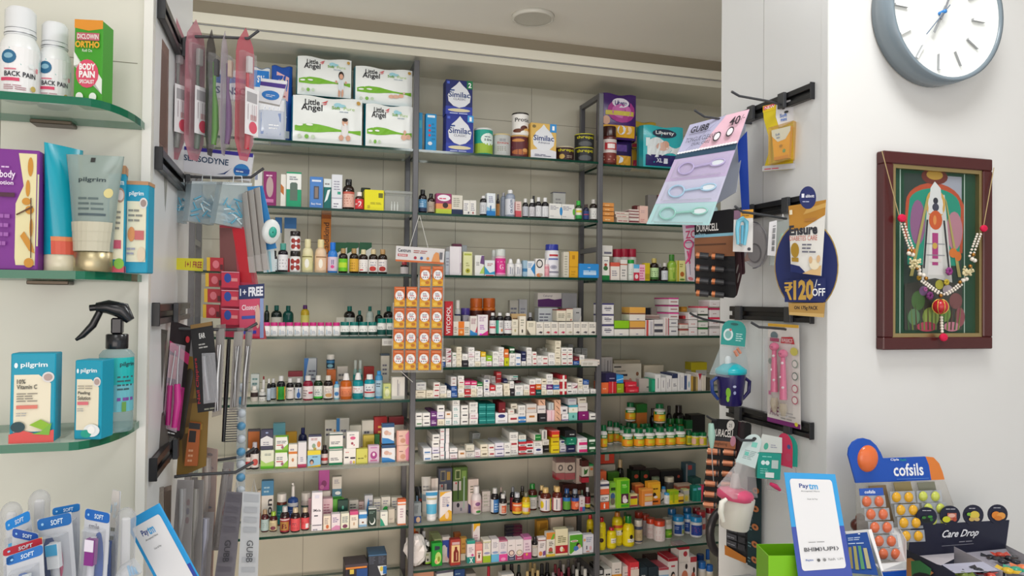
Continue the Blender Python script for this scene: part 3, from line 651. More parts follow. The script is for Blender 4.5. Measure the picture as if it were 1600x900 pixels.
cart(160,244,178,'3a3a56','p0,.55,.5,.7,1,.55,1,.2,0,.2,e4e4e8;l.2,.25,.8,.45,2,889;e.5,.85,.12,.04,9aa8d0','navy-topped white carton',off=.04,yb=312,lvl='upper of two')
cart(244,326,135,'d4d2c6','r0,.7,1,1,6fb0c0;l.2,.3,.8,.5,2,678','white carton with aqua band at the back',off=.15)
cart(330,404,195,'cf9a2e','l.2,.2,.8,.8,2,7a5a18','amber carton at the back',off=.15)
cart(590,668,112,'d6d2c6','l.1,.6,.7,.85,2,556;e.85,.7,.08,.06,c84','white carton at the back left of the blue stripe',off=.15)
cart(668,755,100,'d6d2ca','r0,0,.25,1,3a86c8;l.35,.5,.9,.8,2,778','white carton with blue stripe',off=.15)
cart(755,836,148,'d6d2c6','l.15,.6,.85,.9,2,667;l.15,.1,.5,.3,2,889','white carton with small print',off=.15)
cart(838,918,115,'dcd8ce','r0,.0,1,.3,c02a48;l.2,.5,.7,.8,2,667','white carton with crimson base',off=.14)
cart(920,1008,92,'b02a2c','r0,0,.4,.5,e09a28;e.3,.3,.2,.15,f0d040;l.3,.6,.95,.85,2,f0c060','red and yellow carton',off=.14)
cart(1018,1120,92,'d6cfc4','r0,.8,1,1,8a1f28;TIMUTE|.15|.45|.9|.6|222;l.2,.2,.8,.35,1,888','white carton with dark red top',off=.14)
cart(846,922,215,'cfb94a','r.25,.2,.9,.75,b09a2c','mustard carton behind the front row',off=.1)
cart(924,958,210,'3f8a50','','green carton behind the front row',off=.12)
bot(412,474,165,'1a1f4a','20265e',None,'','dark blue bottle at the back','tall',off=.13)
bot(60,96,300,'2a1a1a','d6cfc6','d8cfc8','r0,.3,1,.6,a33','small brown bottle with pale cap',b=445)
bot(92,150,262,'201a20','b9b6c0','dcd6d4','e.5,.4,.3,.25,c0504a','dark bottle with grey cap',b=445)
cart(160,250,316,'e6ead6','r0,0,1,.16,6ac828;p0,.16,1,.16,1,.42,.4,.3,0,.5,a8d46a;l.3,.72,.85,.86,2,788','cream carton with green base',b=440)
KO='r0,0,1,.12,7cb83a;p.02,.95,.98,.95,.98,.5,.5,.14,.02,.14,eef0ea;l.12,.55,.85,.75,2,456;r.1,.4,.6,.46,c84a4a;e.55,.28,.1,.1,9a5a7a;p.9,1,1,1,1,.3,1f7a3a'
cart(256,346,326,'8cc63a',KO,'white and green eye-care carton',b=438,lvl='lower of two')
cart(258,347,222,'8cc63a',KO,'white and green eye-care carton',off=.03,yb=324,lvl='upper of two')
cart(347,406,276,'eeeae0','r0,.6,1,.7,d87a28;e.5,.35,.14,.08,c88a60;r0,0,1,.06,d8a060;l.2,.75,.8,.9,1,99a','slim white carton with orange band',b=436)
cart(410,468,262,'e4e2e6','r0,0,1,.14,b02a5a;l.3,.25,.7,.45,3,88a','slim white carton with crimson base',b=432)
cart(474,563,318,'8fc4e0','r0,.74,1,1,e6d22c;p.0,0,1,0,1,.14,0,.04,e6c22c;e.32,.32,.16,.16,2a2030;e.32,.26,.11,.12,caa084;l.35,.6,.9,.7,1,357','sky blue carton with child face',b=428)
cart(480,568,215,'e6e6ea','r0,.9,1,1,343a5e;l.2,.68,.85,.84,2,a55;e.42,.3,.14,.16,8aa890;e.8,.4,.14,.2,d88a58;e.5,.12,.12,.08,b0a040','white carton with fruit print',off=.03,yb=316)
bot(565,612,280,'1f1518','2a2226','d8c8c4','r0,.3,1,.6,b83a3a','dark syrup bottle with red label band',b=415)
SG_='r0,0,1,.14,0f8a5a;l.12,.3,.85,.5,2,556;r0,.9,1,.94,2c6a5a'
cart(618,708,306,'edece6',SG_,'white carton with sea-green base',b=414,lvl='lower of two')
cart(620,712,200,'edece6',SG_+';r0,.86,1,.9,223','white carton with sea-green base',off=.03,yb=304,lvl='upper of two')
cart(716,798,304,'efece6','l.15,.75,.6,.85,1,c55;r.1,.42,.4,.5,223;r.55,.36,.95,.46,223;e.6,.15,.1,.1,caa0b8;e.85,.15,.1,.1,e0c040','white carton with dark bars',b=412,lvl='lower of two')
cart(736,820,192,'efece8','e.5,.62,.22,.1,d85a8a;e.45,.3,.1,.08,a04058;e.6,.2,.06,.05,c86070;l.2,.8,.7,.9,1,889','white carton with pink print',off=.03,yb=302,lvl='upper of two')
cart(800,878,306,'d2d060','l.15,.35,.7,.5,1,6a6a20;e.8,.5,.1,.1,b0a83a','mustard green carton',b=408)
cart(880,956,284,'d9bed2','e.5,.45,.3,.22,a83a88;e.5,.5,.12,.1,ecd8e6;r.2,.85,.8,.92,c88ab8;r.2,.12,.8,.2,c06a9a','lilac carton with purple flower',b=402)
PLD='r0,.82,1,1,1c4c7a;p0,0,1,0,1,.1,.5,.26,0,.3,2f84c8;e.35,.55,.2,.12,d8b0a0;e.6,.5,.16,.08,e0c0b0'
cart(972,1062,280,'eceef0',PLD,'white and blue carton with baby picture',b=396,lvl='lower of two')
cart(974,1056,138,'eceef0',PLD,'white and blue carton with baby picture',off=.03,yb=270,lvl='upper of two')
PI_='r0,0,.12,1,e0a090;e.5,.32,.22,.16,d09a80;p.75,.1,1,.0,1,1,.7,.7,e48aa8;l.2,.62,.6,.72,1,855'
cart(1072,1154,284,'ecc4b4',PI_,'peach carton with woman picture',b=392,lvl='lower of two')
cart(1072,1154,184,'ecc4b4',PI_,'peach carton with woman picture',off=.03,yb=282,lvl='upper of two')
flush()
row('left',6,370,630,4.2862)
cart(550,622,435,'b8489c','e.5,.3,.25,.15,8a2a6a;e.3,.15,.2,.1,d87ab0','pink carton on a white one at the back',off=.14,yb=583)
cart(575,628,588,'d8d2c8','l.2,.4,.8,.8,2,a77','white carton under the pink carton',off=.13)
cart(140,162,585,'c9b8a6','r0,0,1,.4,a05a3a','brown-edged carton behind the hanging pill strips',off=.12)
cart(166,248,520,'e2dfd8','r0,.68,1,1,3a86b4;Svon|.55|.08|.9|.6|2a2a34;l.2,.75,.8,.92,2,a8d0e4','tall white and blue carton with dark writing',off=.13)
bot(268,336,605,'6a2c1c','ece8e2','0f7a80','l.2,.3,.8,.8,3,9cc','amber jar with teal label and white cap','jar','g',off=.12)
bot(342,414,555,'2f56a0','e8e6e4','2f56a0','r0,.82,1,1,e4e6ec;l.2,.4,.8,.7,3,a8b8dc;e.5,.15,.2,.1,b04050','blue pump bottle with white pump','pump','g',off=.12)
bot(430,502,598,'d9cfc8','e8e4de','d8ccc8','r0,.8,1,.9,456a60;l.2,.2,.8,.6,3,a99','wide white jar with white cap','jar','g',off=.13)
cart(480,500,640,'d9a8b8','','pink carton behind the tall white one',off=.12)
bot(162,216,712,'4a1c22','a58a6a','aec4c4','l.2,.3,.8,.8,3,566','brown syrup bottle with pale teal label',b=866)
bot(218,274,725,'4a1c22','9ac03a','d8caa0','l.2,.5,.8,.8,2,755;e.5,.25,.25,.2,7a3a4a','brown syrup bottle with lime cap',b=863)
bot(290,356,692,'2a1a1c','c4c4c4','9a2038','r.1,.1,.9,.75,b08040;TB|.3|.2|.7|.6|6a1020;r0,.85,1,.95,e0c8c8','dark syrup bottle with gold and red label',b=875)
bot(360,426,700,'2a1a1c','d0bfa0','e0565c','l.25,.45,.75,.7,2,334;l.25,.15,.75,.35,2,a33','dark syrup bottle with coral label',b=868)
bot(430,488,700,'2a1a1c','d0bfa0','e0565c','l.25,.45,.75,.7,2,a33;r.6,.1,.9,.5,eee','dark syrup bottle with coral label and white patch',b=855)
cart(502,575,598,'eeeaf0','TIMxia|.15|.5|.85|.57|334;r.25,.38,.6,.41,334;r.1,.14,.95,.16,556;l.15,.02,.6,.1,1,99a;r.3,.85,.7,.93,dde','tall white carton with dark lettering in front',b=856)
cart(575,644,640,'dfbcc4','l.1,.35,.9,.85,5,b06a80','pale pink carton behind the small cartons',off=.09,d=.08)
cart(640,704,492,'d8d4ca','r0,0,1,.12,2a8a3a;r0,.12,1,.45,4a7a90;e.6,.26,.3,.08,dfe6e6;l.2,.7,.8,.9,3,889','white carton with eye print and green base',off=.12,yb=640)
cart(640,720,642,'5aa83a','','green box under the eye-print carton',off=.1)
cart(676,746,650,'0f3f34','TFORE|.15|.3|.85|.5|cfe6dc;e.5,.7,.1,.08,5ab09a','dark green square box',off=.08)
cart(752,816,650,'b9b6ae','l.1,.5,.9,.9,3,555','grey carton behind',off=.11);cart(816,856,660,'d0b8b4','l.1,.5,.9,.9,3,966','pinkish carton behind',off=.12)
cart(856,912,618,'c4c6cc','p.1,.2,.9,.2,.45,.9,1f78b8;l.5,.6,.9,.9,2,778','grey carton with blue triangle',off=.1)
cart(915,966,640,'d2cfc4','l.1,.4,.9,.9,4,889','white carton behind the front row',off=.11);cart(968,1030,628,'d8d6ca','e.5,.4,.35,.2,2aa84a;l.2,.7,.8,.9,2,889','white carton with green spot',off=.1)
cart(1034,1110,630,'d6d2c6','l.1,.4,.9,.9,4,889','white carton behind the front row',off=.11)
cart(580,630,755,'ecdfcc','e.55,.25,.2,.14,d06a3a;r0,0,1,.06,d88;l.15,.45,.8,.9,4,988','small cream carton with orange spot',b=852)
cart(634,694,742,'eadfe4','p0,0,1,0,1,.25,.5,.3,0,.12,d890b8;l.15,.5,.85,.85,3,769','small white carton with pink base',b=850)
cart(698,754,738,'e8e8d4','e.5,.2,.3,.12,7a3a5a;r0,0,1,.06,6aa04a;l.15,.45,.85,.85,4,678','small cream carton with plum spot',b=845)
cart(758,814,725,'ece4d4','r0,.8,1,1,d04a80;e.5,.28,.1,.1,c0a080;l.2,.5,.8,.7,2,988','small cream carton with pink top',b=840)
cart(818,872,728,'e6eaec','r0,.56,1,.84,2f8ad0;r0,0,1,.15,8ab8d8;e.5,.3,.14,.06,7a4a30','small white carton with blue band',b=828)
cart(882,936,702,'12332a','e.5,.3,.36,.22,e6ece8;e.45,.36,.3,.2,12332a;l.1,.7,.9,.85,2,7a9a90;r0,.94,1,1,d8dcd8','black-green carton with white arc',b=825)
cart(962,1012,728,'e6e8de','p0,0,.65,0,.3,.4,0,.6,1f9a7a;l.2,.75,.85,.88,1,889','small white carton with green corner',b=822)
cart(1014,1058,710,'cfc8b8','l.2,.25,.8,.4,2,988','small beige carton',off=.05)
cart(1078,1134,645,'ece6e4','r0,.9,1,1,d8622a;r0,.78,1,.84,e08a60;r0,0,1,.05,d87a4a;l.3,.3,.7,.7,4,b9a','white carton with orange top beside the post',b=815)
RW.z=.33;RW.ctx='lowest left shelf';zoom(530,840,14.545)
cart(135,660,600,'2a2432','r0,.9,1,1,4a4048;r.02,.82,.95,.89,e08a3a;r.1,.5,.4,.8,1a1a20;r.2,.62,.38,.8,d8c050;e.75,.6,.2,.2,ccb8b8;r.5,.2,.98,.8,1f4a8a','dark printed lamp carton with orange writing band',off=.03,d=.1)
cart(660,1085,380,'30343e','l.05,.7,.4,.95,5,5a6070;l.55,.7,.95,.95,5,5a6070;r0,.955,1,1,3f6a90;p.5,.62,.98,.62,.98,.35,.7,.3,e0e4e4;e.72,.52,.1,.08,d8c858;r.8,.35,1,.6,1f6ab0','tall black printed lamp carton',off=.05,d=.1)
flush()

# ---------------- MIDDLE BAY ----------------
SIM='p.5,.97,.62,.86,.8,.74,.93,.55,.9,.38,.72,.25,.5,.2,.28,.25,.1,.38,.07,.55,.2,.74,.38,.86,{c};T%s|.1|.5|.9|.66|1c3a78;t%s|.28|.42|.74|.48|446;'%('Similac','{b}')
row('middle',0,640,90,5.293)
cart(75,108,455,'1f8fc4','r.2,.6,.8,.8,4ab','blue carton standing beside the rack post',off=.03)
cart(135,225,465,'1f8ec8','r.15,.9,.85,.96,dfeaf2;e.35,.68,.12,.035,c23a4a;e.35,.55,.12,.035,c23a4a;e.35,.42,.12,.035,c23a4a;e.4,.2,.2,.05,d8e0e8;l.55,.3,.9,.8,5,1a78a8','blue carton with three red berries',off=.02)
S1='r0,0,1,.24,2c3fa4;e.5,.13,.42,.05,d8cfa8;l.15,.03,.85,.08,1,c8d0e8;r.04,.88,.14,.95,4a62c8;'+SIM.format(c='dfe2e8',b='CLASSIC')+'r.15,.68,.32,.72,2a4a8a;'
cart(302,530,475,'1e2f8e',S1+'r.78,.82,1,1,3f9ad8;T1|.85|.85|.93|.96|fff','dark blue formula carton marked 1, under another',off=.012,lvl='')
cart(300,523,188,'1b2668',S1+'r.78,.76,1,1,1f7a4a;T2|.83|.8|.95|.94|fff','dark blue formula carton marked 2, on top',off=.014,yb=474)
bot(546,700,585,'1fa08c','d8dcda','1fa08c','r0,0,1,.42,9aba3a;e.7,.6,.36,.26,dfeee8;T10+|.5|.52|.85|.62|234;l.5,.68,.9,.76,1,456','green formula tin with silver rim','can','g')
bot(704,845,632,'b9bab6','c9b98a','b9bcba','TEnsure|.3|.55|.85|.66|b8504a;l.4,.68,.8,.84,2,667;l.3,.2,.8,.45,3,887','silver grey tin with red lettering','can','g')
bot(846,990,645,'5a2428','c9a05a','5f2a30','p.1,.5,1,.75,1,.6,.1,.4,9a6ab0;e.5,.2,.4,.14,b0683a;e.75,.3,.15,.1,d8a060;e.4,.8,.3,.08,c98a4a','brown malt drink tin under the white one','can','g')
bot(860,995,460,'eceae6','2a2624','eceae6','TProtin|.12|.62|.9|.82|2a2a2a;e.6,.3,.2,.14,5a2a1c;e.3,.18,.3,.1,6a3a24;e.85,.2,.3,.12,e0b060;e.7,.1,.3,.1,f0f0e8','white protein tin with black lid, on top of another','can','g',yb=643)
cart(1002,1217,545,'d9b25a','p0,0,1,0,1,.22,.5,.3,0,.22,dcdde2;'+SIM.format(c='dfe2e6',b='Advance')+'r.74,.76,1,1,2f8ed0;T1|.83|.82|.92|.94|fff;e.12,.9,.07,.045,7a6a3a;l.15,.06,.85,.13,2,557','gold and white formula carton marked 1',off=.012)
TH='r0,.62,1,1,c8c21c;l.1,.66,.9,.9,1,2a2a18;e.5,.3,.25,.2,4a4648;r0,0,1,.08,c8c21c'
bot(1224,1374,738,'33181a','d6c8a8','33181a','Tthrepti|.1|.6|.9|.9|c8c21c;e.3,.25,.12,.2,c0a050;l.5,.15,.9,.4,2,a98','dark brown round tin with yellow lettering','can','g')
bot(1388,1536,742,'26282a','c8c43a','26282a','Tthrepti|.1|.6|.9|.9|c8c21c;e.5,.25,.3,.2,55585a','black round tin with yellow rim, under another','can','g',off=.02)
bot(1388,1540,632,'26282a','c8c43a','26282a','Tthrepti|.1|.6|.9|.9|c8c21c;e.5,.25,.3,.2,55585a','black round tin with yellow rim, on top of another','can','g',off=.02,yb=742)
flush()
row('middle',1,640,250,4.737)
bot(66,130,220,'1a1416','222','5a90b8','r0,0,1,.3,2a3a58;l.2,.4,.8,.9,3,cde','dark bottle with blue label beside the rack post')
bot(132,186,250,'2a1a16','1c1a1a','b0a090','l.2,.3,.8,.8,3,433','dark brown bottle with beige label')
cart(196,312,248,'9a3a6a','r0,0,1,.24,b8c83a;r0,.24,1,.5,e0905a;e.5,.78,.42,.16,eceaf0;e.6,.42,.18,.14,3a2a2a;l.2,.72,.8,.84,1,c05','purple carton with cartoonlike white cloud and green foot',off=.012)
cart(312,394,260,'d6d2c4','r0,0,1,.26,1c2a4c;l.15,.4,.85,.9,5,998','beige carton with navy base')
cart(398,447,298,'e4e2dc','l.15,.3,.85,.85,4,889;e.8,.15,.1,.08,445','small white square carton');cart(447,494,298,'e4e2dc','l.15,.3,.85,.85,4,889;e.5,.15,.12,.08,a55','small white square carton')
bot(520,572,266,'1c1a1c','d8d8d8','c9ccd0','l.2,.2,.8,.8,4,667','black bottle with white cap and small label','slim','g')
cart(573,637,246,'dfe6ea','r0,0,1,.22,1f7ac0;p0,.22,1,.22,1,.34,.5,.3,0,.4,8ac0dc;l.2,.6,.8,.9,4,88a;r.35,.2,.5,.45,3a6aa0','tall white carton with blue base')
bot(638,664,255,'201a1c','4a4a50','a8733a','','narrow dark bottle behind the tall carton',off=.05)
bot(672,716,245,'8a94a4','9a9aa0','8a94a4','','grey blue bottle standing behind','slim','g',off=.05)
bot(712,784,222,'96a0b2','e4e4e4','d2d6de','Scalcium|.35|.1|.6|.95|3a4a70;r.85,.1,1,.8,c05a70','large grey-lavender bottle with white cap','slim','g')
cart(786,828,306,'e0c4bc','r0,0,1,.4,c8505a;l.2,.5,.8,.9,3,a77','small pink carton')
bot(834,878,288,'1c1a1e','dededc','b9bcc4','l.15,.2,.85,.85,5,556','black syrup bottle with white cap');bot(882,926,290,'1c1a1e','dededc','c9c8cc','l.15,.2,.85,.85,5,556','black syrup bottle with white cap')
bot(900,930,268,'1c1a1e','2a2a2e',None,'','black bottle behind the front row',off=.06)
bot(930,976,278,'1a1618','e0e0e0','d8dadc','l.15,.1,.85,.9,6,667','black syrup bottle with white cap');bot(978,1028,280,'1a1618','e0e0e0','d8dadc','l.15,.1,.85,.9,6,667','black syrup bottle with white cap')
cart(1062,1156,238,'b4b4ae','l.2,.6,.8,.85,2,888;l.2,.2,.8,.4,2,999;r0,.97,1,1,556','grey box standing behind the two white cartons',off=.12)
for x in(1034,1128):cart(x,x+93,322 if x<1100 else 328,'dfdfda',('e.95,.5,.12,.28,2f86c0' if x<1100 else 'e.96,.5,.1,.22,5aa83a')+';l.08,.6,.8,.9,3,889;l.08,.15,.5,.25,1,aaa','white carton with %s edge spot'%('blue' if x<1100 else 'green'))
bot(1226,1274,303,'23461f','2fae3a','e0dcd0','r0,0,1,.35,2f9a4a;r.1,.6,.9,.8,d8c83a','small green bottle with bright green cap','vial')
bot(1284,1326,330,'1a1d38','3a2a2a','2a3f78','r.1,.5,.9,.6,b03040','small navy bottle')
bot(1334,1390,293,'241a16','bdbab4','d6d6d2','l.15,.2,.85,.8,3,445','dark bottle with white label beside the right post')
flush()
row('middle',2,640,250,4.737)
cart(266,298,676,'b9c0c8','l.2,.4,.8,.8,3,889','grey carton behind the hanging sachets',off=.02)
cart(320,388,620,'6a2f4a','','maroon carton at the back',off=.12)
cart(388,425,630,'9aa0a4','p0,.2,1,.4,1,.7,0,.5,2f8a9a','grey-teal bottle carton at the back',off=.12)
cart(298,386,640,'e0dce0','l.9,.1,.97,.9,1,a9a;r.86,.05,.88,.95,a99ab0','large plain white carton',d=.1)
cart(398,466,680,'d6d8a0','r.1,.85,.9,.93,a8b04a;e.5,.2,.25,.1,a8a82c;e.5,.2,.1,.04,5a5a20;l.3,.4,.7,.6,2,a9a870','pale olive carton')
cart(484,553,705,'dfe0dc','p.55,.6,1,.55,1,.98,.7,.98,6a4a7a;p.5,.1,1,.1,1,.5,.7,.3,a8c860;l.15,.5,.5,.7,3,888','white carton with plum and lime shapes')
cart(556,632,742,'dde2e4','p0,.1,1,.1,1,.3,.5,.2,.0,.6,2a94c0;r.1,0,.9,.06,c83a3a;l.25,.65,.85,.85,2,a66','white carton with blue swoosh')
bot(606,640,668,'d8cfd0','d0d4d0',None,'','pale jar behind the pink one','jar','g',off=.08)
bot(638,714,662,'d9b9c4','cfd4d0','d6308a','TG|.35|.3|.65|.65|f4c8dc;l.2,.75,.8,.9,1,f4d8e4;r0,0,1,.1,f090c0','pink jar with pale cap and a ring mark','jar','g')
for k in range(2):bot(720+58*k,776+58*k,732,'dfdfe0','e8e8e8','dcdcde','r.35,.1,.45,.9,8a90a0;r.55,.1,.62,.7,8a90a0;e.5,.95,.3,.1,eee','white squeeze bottle with tapered cap','cone','g')
cart(842,872,742,'9ab8cc','r0,.3,1,.5,3a78a8','pale blue carton')
cart(872,928,748,'d9e0e6','p1,.1,1,.9,.45,.5,2f84c4;l.1,.6,.7,.9,3,4a8ac0','white carton with blue chevron')
cart(932,1000,730,'e4e0dc','e.45,.72,.36,.24,2a2a2e;e.45,.72,.26,.17,d8d4d0;e.4,.1,.3,.1,d8824a;e.6,.12,.2,.08,b0a090','white carton with black ring')
bot(992,1032,740,'e0c0c4','e6e2e2','d8909c','l.2,.3,.8,.8,3,f0e0e0','small pink round-shouldered bottle','cone','g')
bot(1012,1112,625,'e4e4e8','2f3a98','e2e2e8','r0,.82,1,1,e4e4e8;r.25,.84,.8,.93,b83a44;r.2,.68,.8,.76,6a78b0;e.5,.36,.2,.1,aab;TES|.42|.33|.58|.39|667;r.2,.1,.85,.18,8a8a9a','tall white spray can with blue cap','spray','g',name='spray_can')
cart(1140,1182,680,'cfcabb','s|.3|.1|.5|.9|887'.replace('s|.3|.1|.5|.9|887','l.2,.1,.8,.9,8,998'),'beige carton with fine print')
cart(1184,1250,676,'d8a222','r.3,.7,.6,.85,b07a10;r0,.4,1,.42,a87818;l.2,.1,.8,.3,2,b88a18','amber yellow carton')
cart(1256,1404,768,'2a86cc','l.2,.45,.85,.6,1,bcd8ee;r.2,.2,.85,.42,b8d4ec;r.42,.7,.55,.74,cde','wide bright blue carton in front of the right post',off=-.0,d=.1)
flush()
row('middle',3,680,430,6)
cart(90,168,245,'c4202c','SVITCOFOL|.22|.05|.72|.86|f2eeee;r.8,.3,.86,.9,e88','red carton with white upright lettering',off=.004)
bot(183,238,235,'c9c9c6','e0dcd4','232a5a','e.5,.4,.3,.3,4a5a8a','white bottle with navy label at the back','pill','g',off=.08)
bot(240,330,308,'3a2a6a','4a3a8a','2a2248','','purple jar at the back','jar','g',off=.08)
cart(170,240,380,'bdb9ae','','grey carton behind the orange-striped one',off=.05);cart(262,318,375,'9a96a0','','grey violet carton behind the front row',off=.05)
cart(170,326,434,'e2ddd2','r.3,0,.66,.48,e07a1e;r.3,.52,.66,1,e07a1e;r0,.49,1,.51,aaa;l.05,.2,.25,.7,3,998;l.7,.2,.95,.7,3,998;e.48,.24,.08,.1,f0c080','white double carton with orange blocks')
for k in range(2):bot(332+120*k,452+120*k,215,'c2621a','b8581a','4a1c12','r.1,.2,.9,.8,5a2418','round orange jar','jar','d',off=.09,name='round_jar')
cart(328,396,383,'dfdad4','p0,0,1,0,1,.12,.5,.18,0,.3,2f84c4;p.7,.15,1,.15,1,.5,c03a5a;l.15,.6,.85,.9,4,a78','white carton with blue foot')
cart(400,496,372,'e6dfe2','p0,0,1,0,1,.24,.4,.05,d8308a;l.15,.7,.85,.95,3,a8a;l.2,.3,.7,.55,3,a5b;r.2,.03,.4,.1,f4e','white carton with magenta corner')
for x0,x1,yt,dd in((508,570,352,'r.1,.4,.9,.55,c83a48;l.2,.65,.8,.9,1,99a'),(572,640,352,'r0,0,.4,1,4aa890;e.75,.25,.12,.12,d88a4a;l.5,.5,.9,.9,3,888'),(645,720,354,'r.1,.3,.9,.36,a05a7a;l.1,.45,.9,.9,3,778')):
    bot(x0,x1,yt,'1a181c','dcdcdc','dedede',dd,'black syrup bottle with %s'%('red stripe' if x0<520 else 'teal stripe' if x0<600 else 'wide pale label'),'slim','g')
cart(700,782,235,'bfbcb2','l.1,.6,.8,.85,2,778;l.1,.2,.6,.3,1,778','grey carton standing at the back',off=.14);cart(786,864,226,'b4b4b8','r.1,.05,.9,.14,6ac;l.2,.5,.8,.8,3,889','grey lilac carton standing at the back',off=.14)
cart(712,856,362,'c8a878','l.1,.7,.9,.95,1,864','tan box lying behind the slim cartons',off=.05)
cart(722,780,415,'e2dcca','l.2,.7,.8,.9,2,887;e.5,.3,.16,.1,b0a880;r0,.5,1,.52,bba','slim cream carton');cart(790,852,385,'e6e0d0','e.45,.22,.12,.1,3a3428;l.2,.5,.8,.9,3,998','slim cream carton with dark drop')
bot(862,916,352,'201c1e','a8a8ac',None,'','dark bottle behind the cream cartons',off=.06)
cart(860,944,430,'e2dcc8','p0,.02,.45,.02,.12,.35,.0,.45,5a5448;l.2,.6,.9,.9,3,998','cream square carton with dark corner')
for x0,x1,c,de in((948,1015,'3a3438','dark'),(1018,1085,'9a3a3c','maroon'),(1088,1155,'c84068','pink'),(1158,1226,'b83a60','pink'),(1228,1292,'b0a890','beige'),(1296,1364,'4a444a','dark'),(1366,1436,'5a545a','dark'),(1438,1510,'3a3438','dark')):
    cart(x0,x1,440,'e3ded4','p.3,.2,.75,.12,.9,.25,.6,.3,%s;l.1,.6,.85,.9,2,888'%c,'small cream square carton with %s curl'%de,d=.07)
cart(960,1188,165,'dedad6','p0,.45,1,.45,1,.95,.7,.9,.4,.96,0,.9,dedad6;p0,.02,1,.02,1,.6,.7,.52,.45,.6,0,.52,5a2a68;TCeba|.22|.68|.6|.86|446'.replace('TCeba','tCebamyl'),'wide carton with purple band standing at the back',off=.15,d=.05,yb=300)
cart(1190,1330,168,'a8a8ac','','grey box at the back right',off=.15,d=.05)
cart(968,1150,306,'c8ccce','l.05,.5,.7,.85,3,667;r.3,.1,.5,.25,556','pale grey wide carton under the purple one',off=.12,d=.06)
cart(1140,1228,320,'dcd4c0','r0,.9,1,1,8a3a3a;l.15,.3,.85,.7,3,887','cream carton with maroon lid line',off=.05,d=.06,yb=430);cart(1230,1292,312,'dcd4c0','r0,.95,1,1,8a3a3a;l.15,.3,.85,.7,3,887;e.7,.1,.1,.06,a33','tall cream carton on the small cartons',off=.05,d=.06,yb=430)
cart(1290,1370,308,'bdbcba','l.4,.8,.9,.9,1,555;p.0,.05,1,.7,1,.05,d4d0c8','grey white carton beside the post',off=.09,d=.05)
flush()
row('middle',4,690,530,12.308)
stack(0,75,335,'b wk',off=.02)
for s in('85,195,345,w wm wp','198,272,258,w wg wg'):pass
stack(85,190,180,'w wm wm wm');stack(212,286,258,'w w wg');stack(290,390,148,'c c c c');stack(402,515,285,'k w')
stack(520,640,158,'w w wp w');stack(645,755,232,'c w w');stack(760,860,245,'w w ye',off=.02);stack(868,970,318,'wp l');stack(985,1100,240,'w w w');stack(1105,1205,155,'wp wp w w')
stack(1212,1300,195,'Y o');stack(1310,1420,150,'w w gd',off=.01);stack(1425,1530,280,'wb wb')
zoom(810,525,12.308)
stack(68,152,300,'w n n');stack(165,265,225,'w w w w');stack(270,358,305,'wr wr wr');stack(365,455,385,'w w');stack(460,575,390,'wr wr')
stack(415,500,245,'w wp w',off=.16,d=.05);stack(530,650,228,'w w w',off=.12,d=.05);stack(585,708,325,'w w');stack(712,822,90,'c cw c cw c')
stack(828,938,228,'wr wk wr wk');stack(945,1052,228,'wr wk wr wk');stack(960,1055,160,'gl gl gl gl gl',off=.16,d=.06);stack(1062,1175,400,'b m');stack(1085,1210,235,'gl gl gl',off=.15,d=.07);stack(1182,1280,368,'c w');stack(1220,1330,235,'gl gl gl',off=.16,d=.06)
cart(1282,1565,455,'ecdfd4','r.1,.35,.45,.6,d8a078;r.6,.4,.95,.58,9a98a0','wide pale carton overhanging beside the post',off=.0,d=.06)
flush()
row('middle',5,640,580,10.667)
stack(90,270,318,'c cw');cart(105,280,185,'d9dcda','l.15,.6,.85,.85,1,778;l.3,.2,.7,.4,1,aaa','pale grey carton on top of two cream ones',off=.016,yb=316,d=.1)
stack(272,392,318,'c');stack(396,506,188,'wr wr wr');stack(512,622,240,'c w w');stack(624,694,322,'w')
stack(698,800,248,'b b');cart(690,785,95,'dfdcdc','e.5,.3,.3,.06,a88;e.5,.75,.3,.06,a88;r0,.5,1,.52,bbb','tall white carton on the blue pair',yb=246,d=.13)
stack(812,918,80,'c w c wr w');stack(920,1022,168,'rw r gl p');stack(1024,1122,168,'c c w p');stack(1128,1222,188,'wk w wk gl'[:9]);stack(1242,1336,142,'w wn w wn')
stack(1250,1360,68,'w w w w w',off=.1,d=.06);stack(1340,1436,235,'w r');stack(1362,1440,82,'c c w w',off=.09,d=.06);stack(1440,1552,230,'w w');stack(1448,1532,10,'R R R R R',off=.08,d=.05)
zoom(780,575,10)
stack(62,152,165,'wk w n',off=.05,d=.1);stack(78,172,250,'c c');stack(176,240,210,'k w');cart(160,300,118,'cfd4d2','r.4,.6,1,.85,4aa898;r.2,.2,.8,.35,445','white and teal carton lying aslant on top',yb=190,rz=.2,off=.03,d=.08)
stack(248,380,272,'wt w');stack(262,345,205,'m m m',off=.1,d=.05);stack(384,478,262,'c w');stack(480,575,178,'r r w');stack(578,662,165,'T o w');stack(665,745,170,'c w cw'[:7]);stack(748,845,98,'w pu w w');stack(848,948,188,'c bl c');stack(952,1055,115,'x x',off=.006)
stack(1058,1140,235,'wk wk');stack(1143,1232,240,'w wm');stack(1236,1312,168,'w c cw');stack(1316,1408,188,'w w b');stack(1432,1518,330,'w')
flush()
row('middle',6,640,615,10.667)
stack(95,212,322,'wg wk');stack(222,350,322,'wk wk');stack(355,460,298,'pu pu');stack(463,585,195,'c wl w' 'k');stack(592,705,300,'wt wo');stack(722,845,96,'wt wt wt w');stack(860,985,198,'wk wk wk');stack(1000,1145,148,'w wp w w')
stack(1158,1280,172,'t t t');stack(1285,1430,172,'t t t');cart(1490,1600,145,'741a24','e.7,.3,.15,.06,d8a090','dark maroon carton on the carton with navy oval',yb=318,off=.014,d=.1)
stack(1435,1640,322,'wn')
zoom(780,615,10)
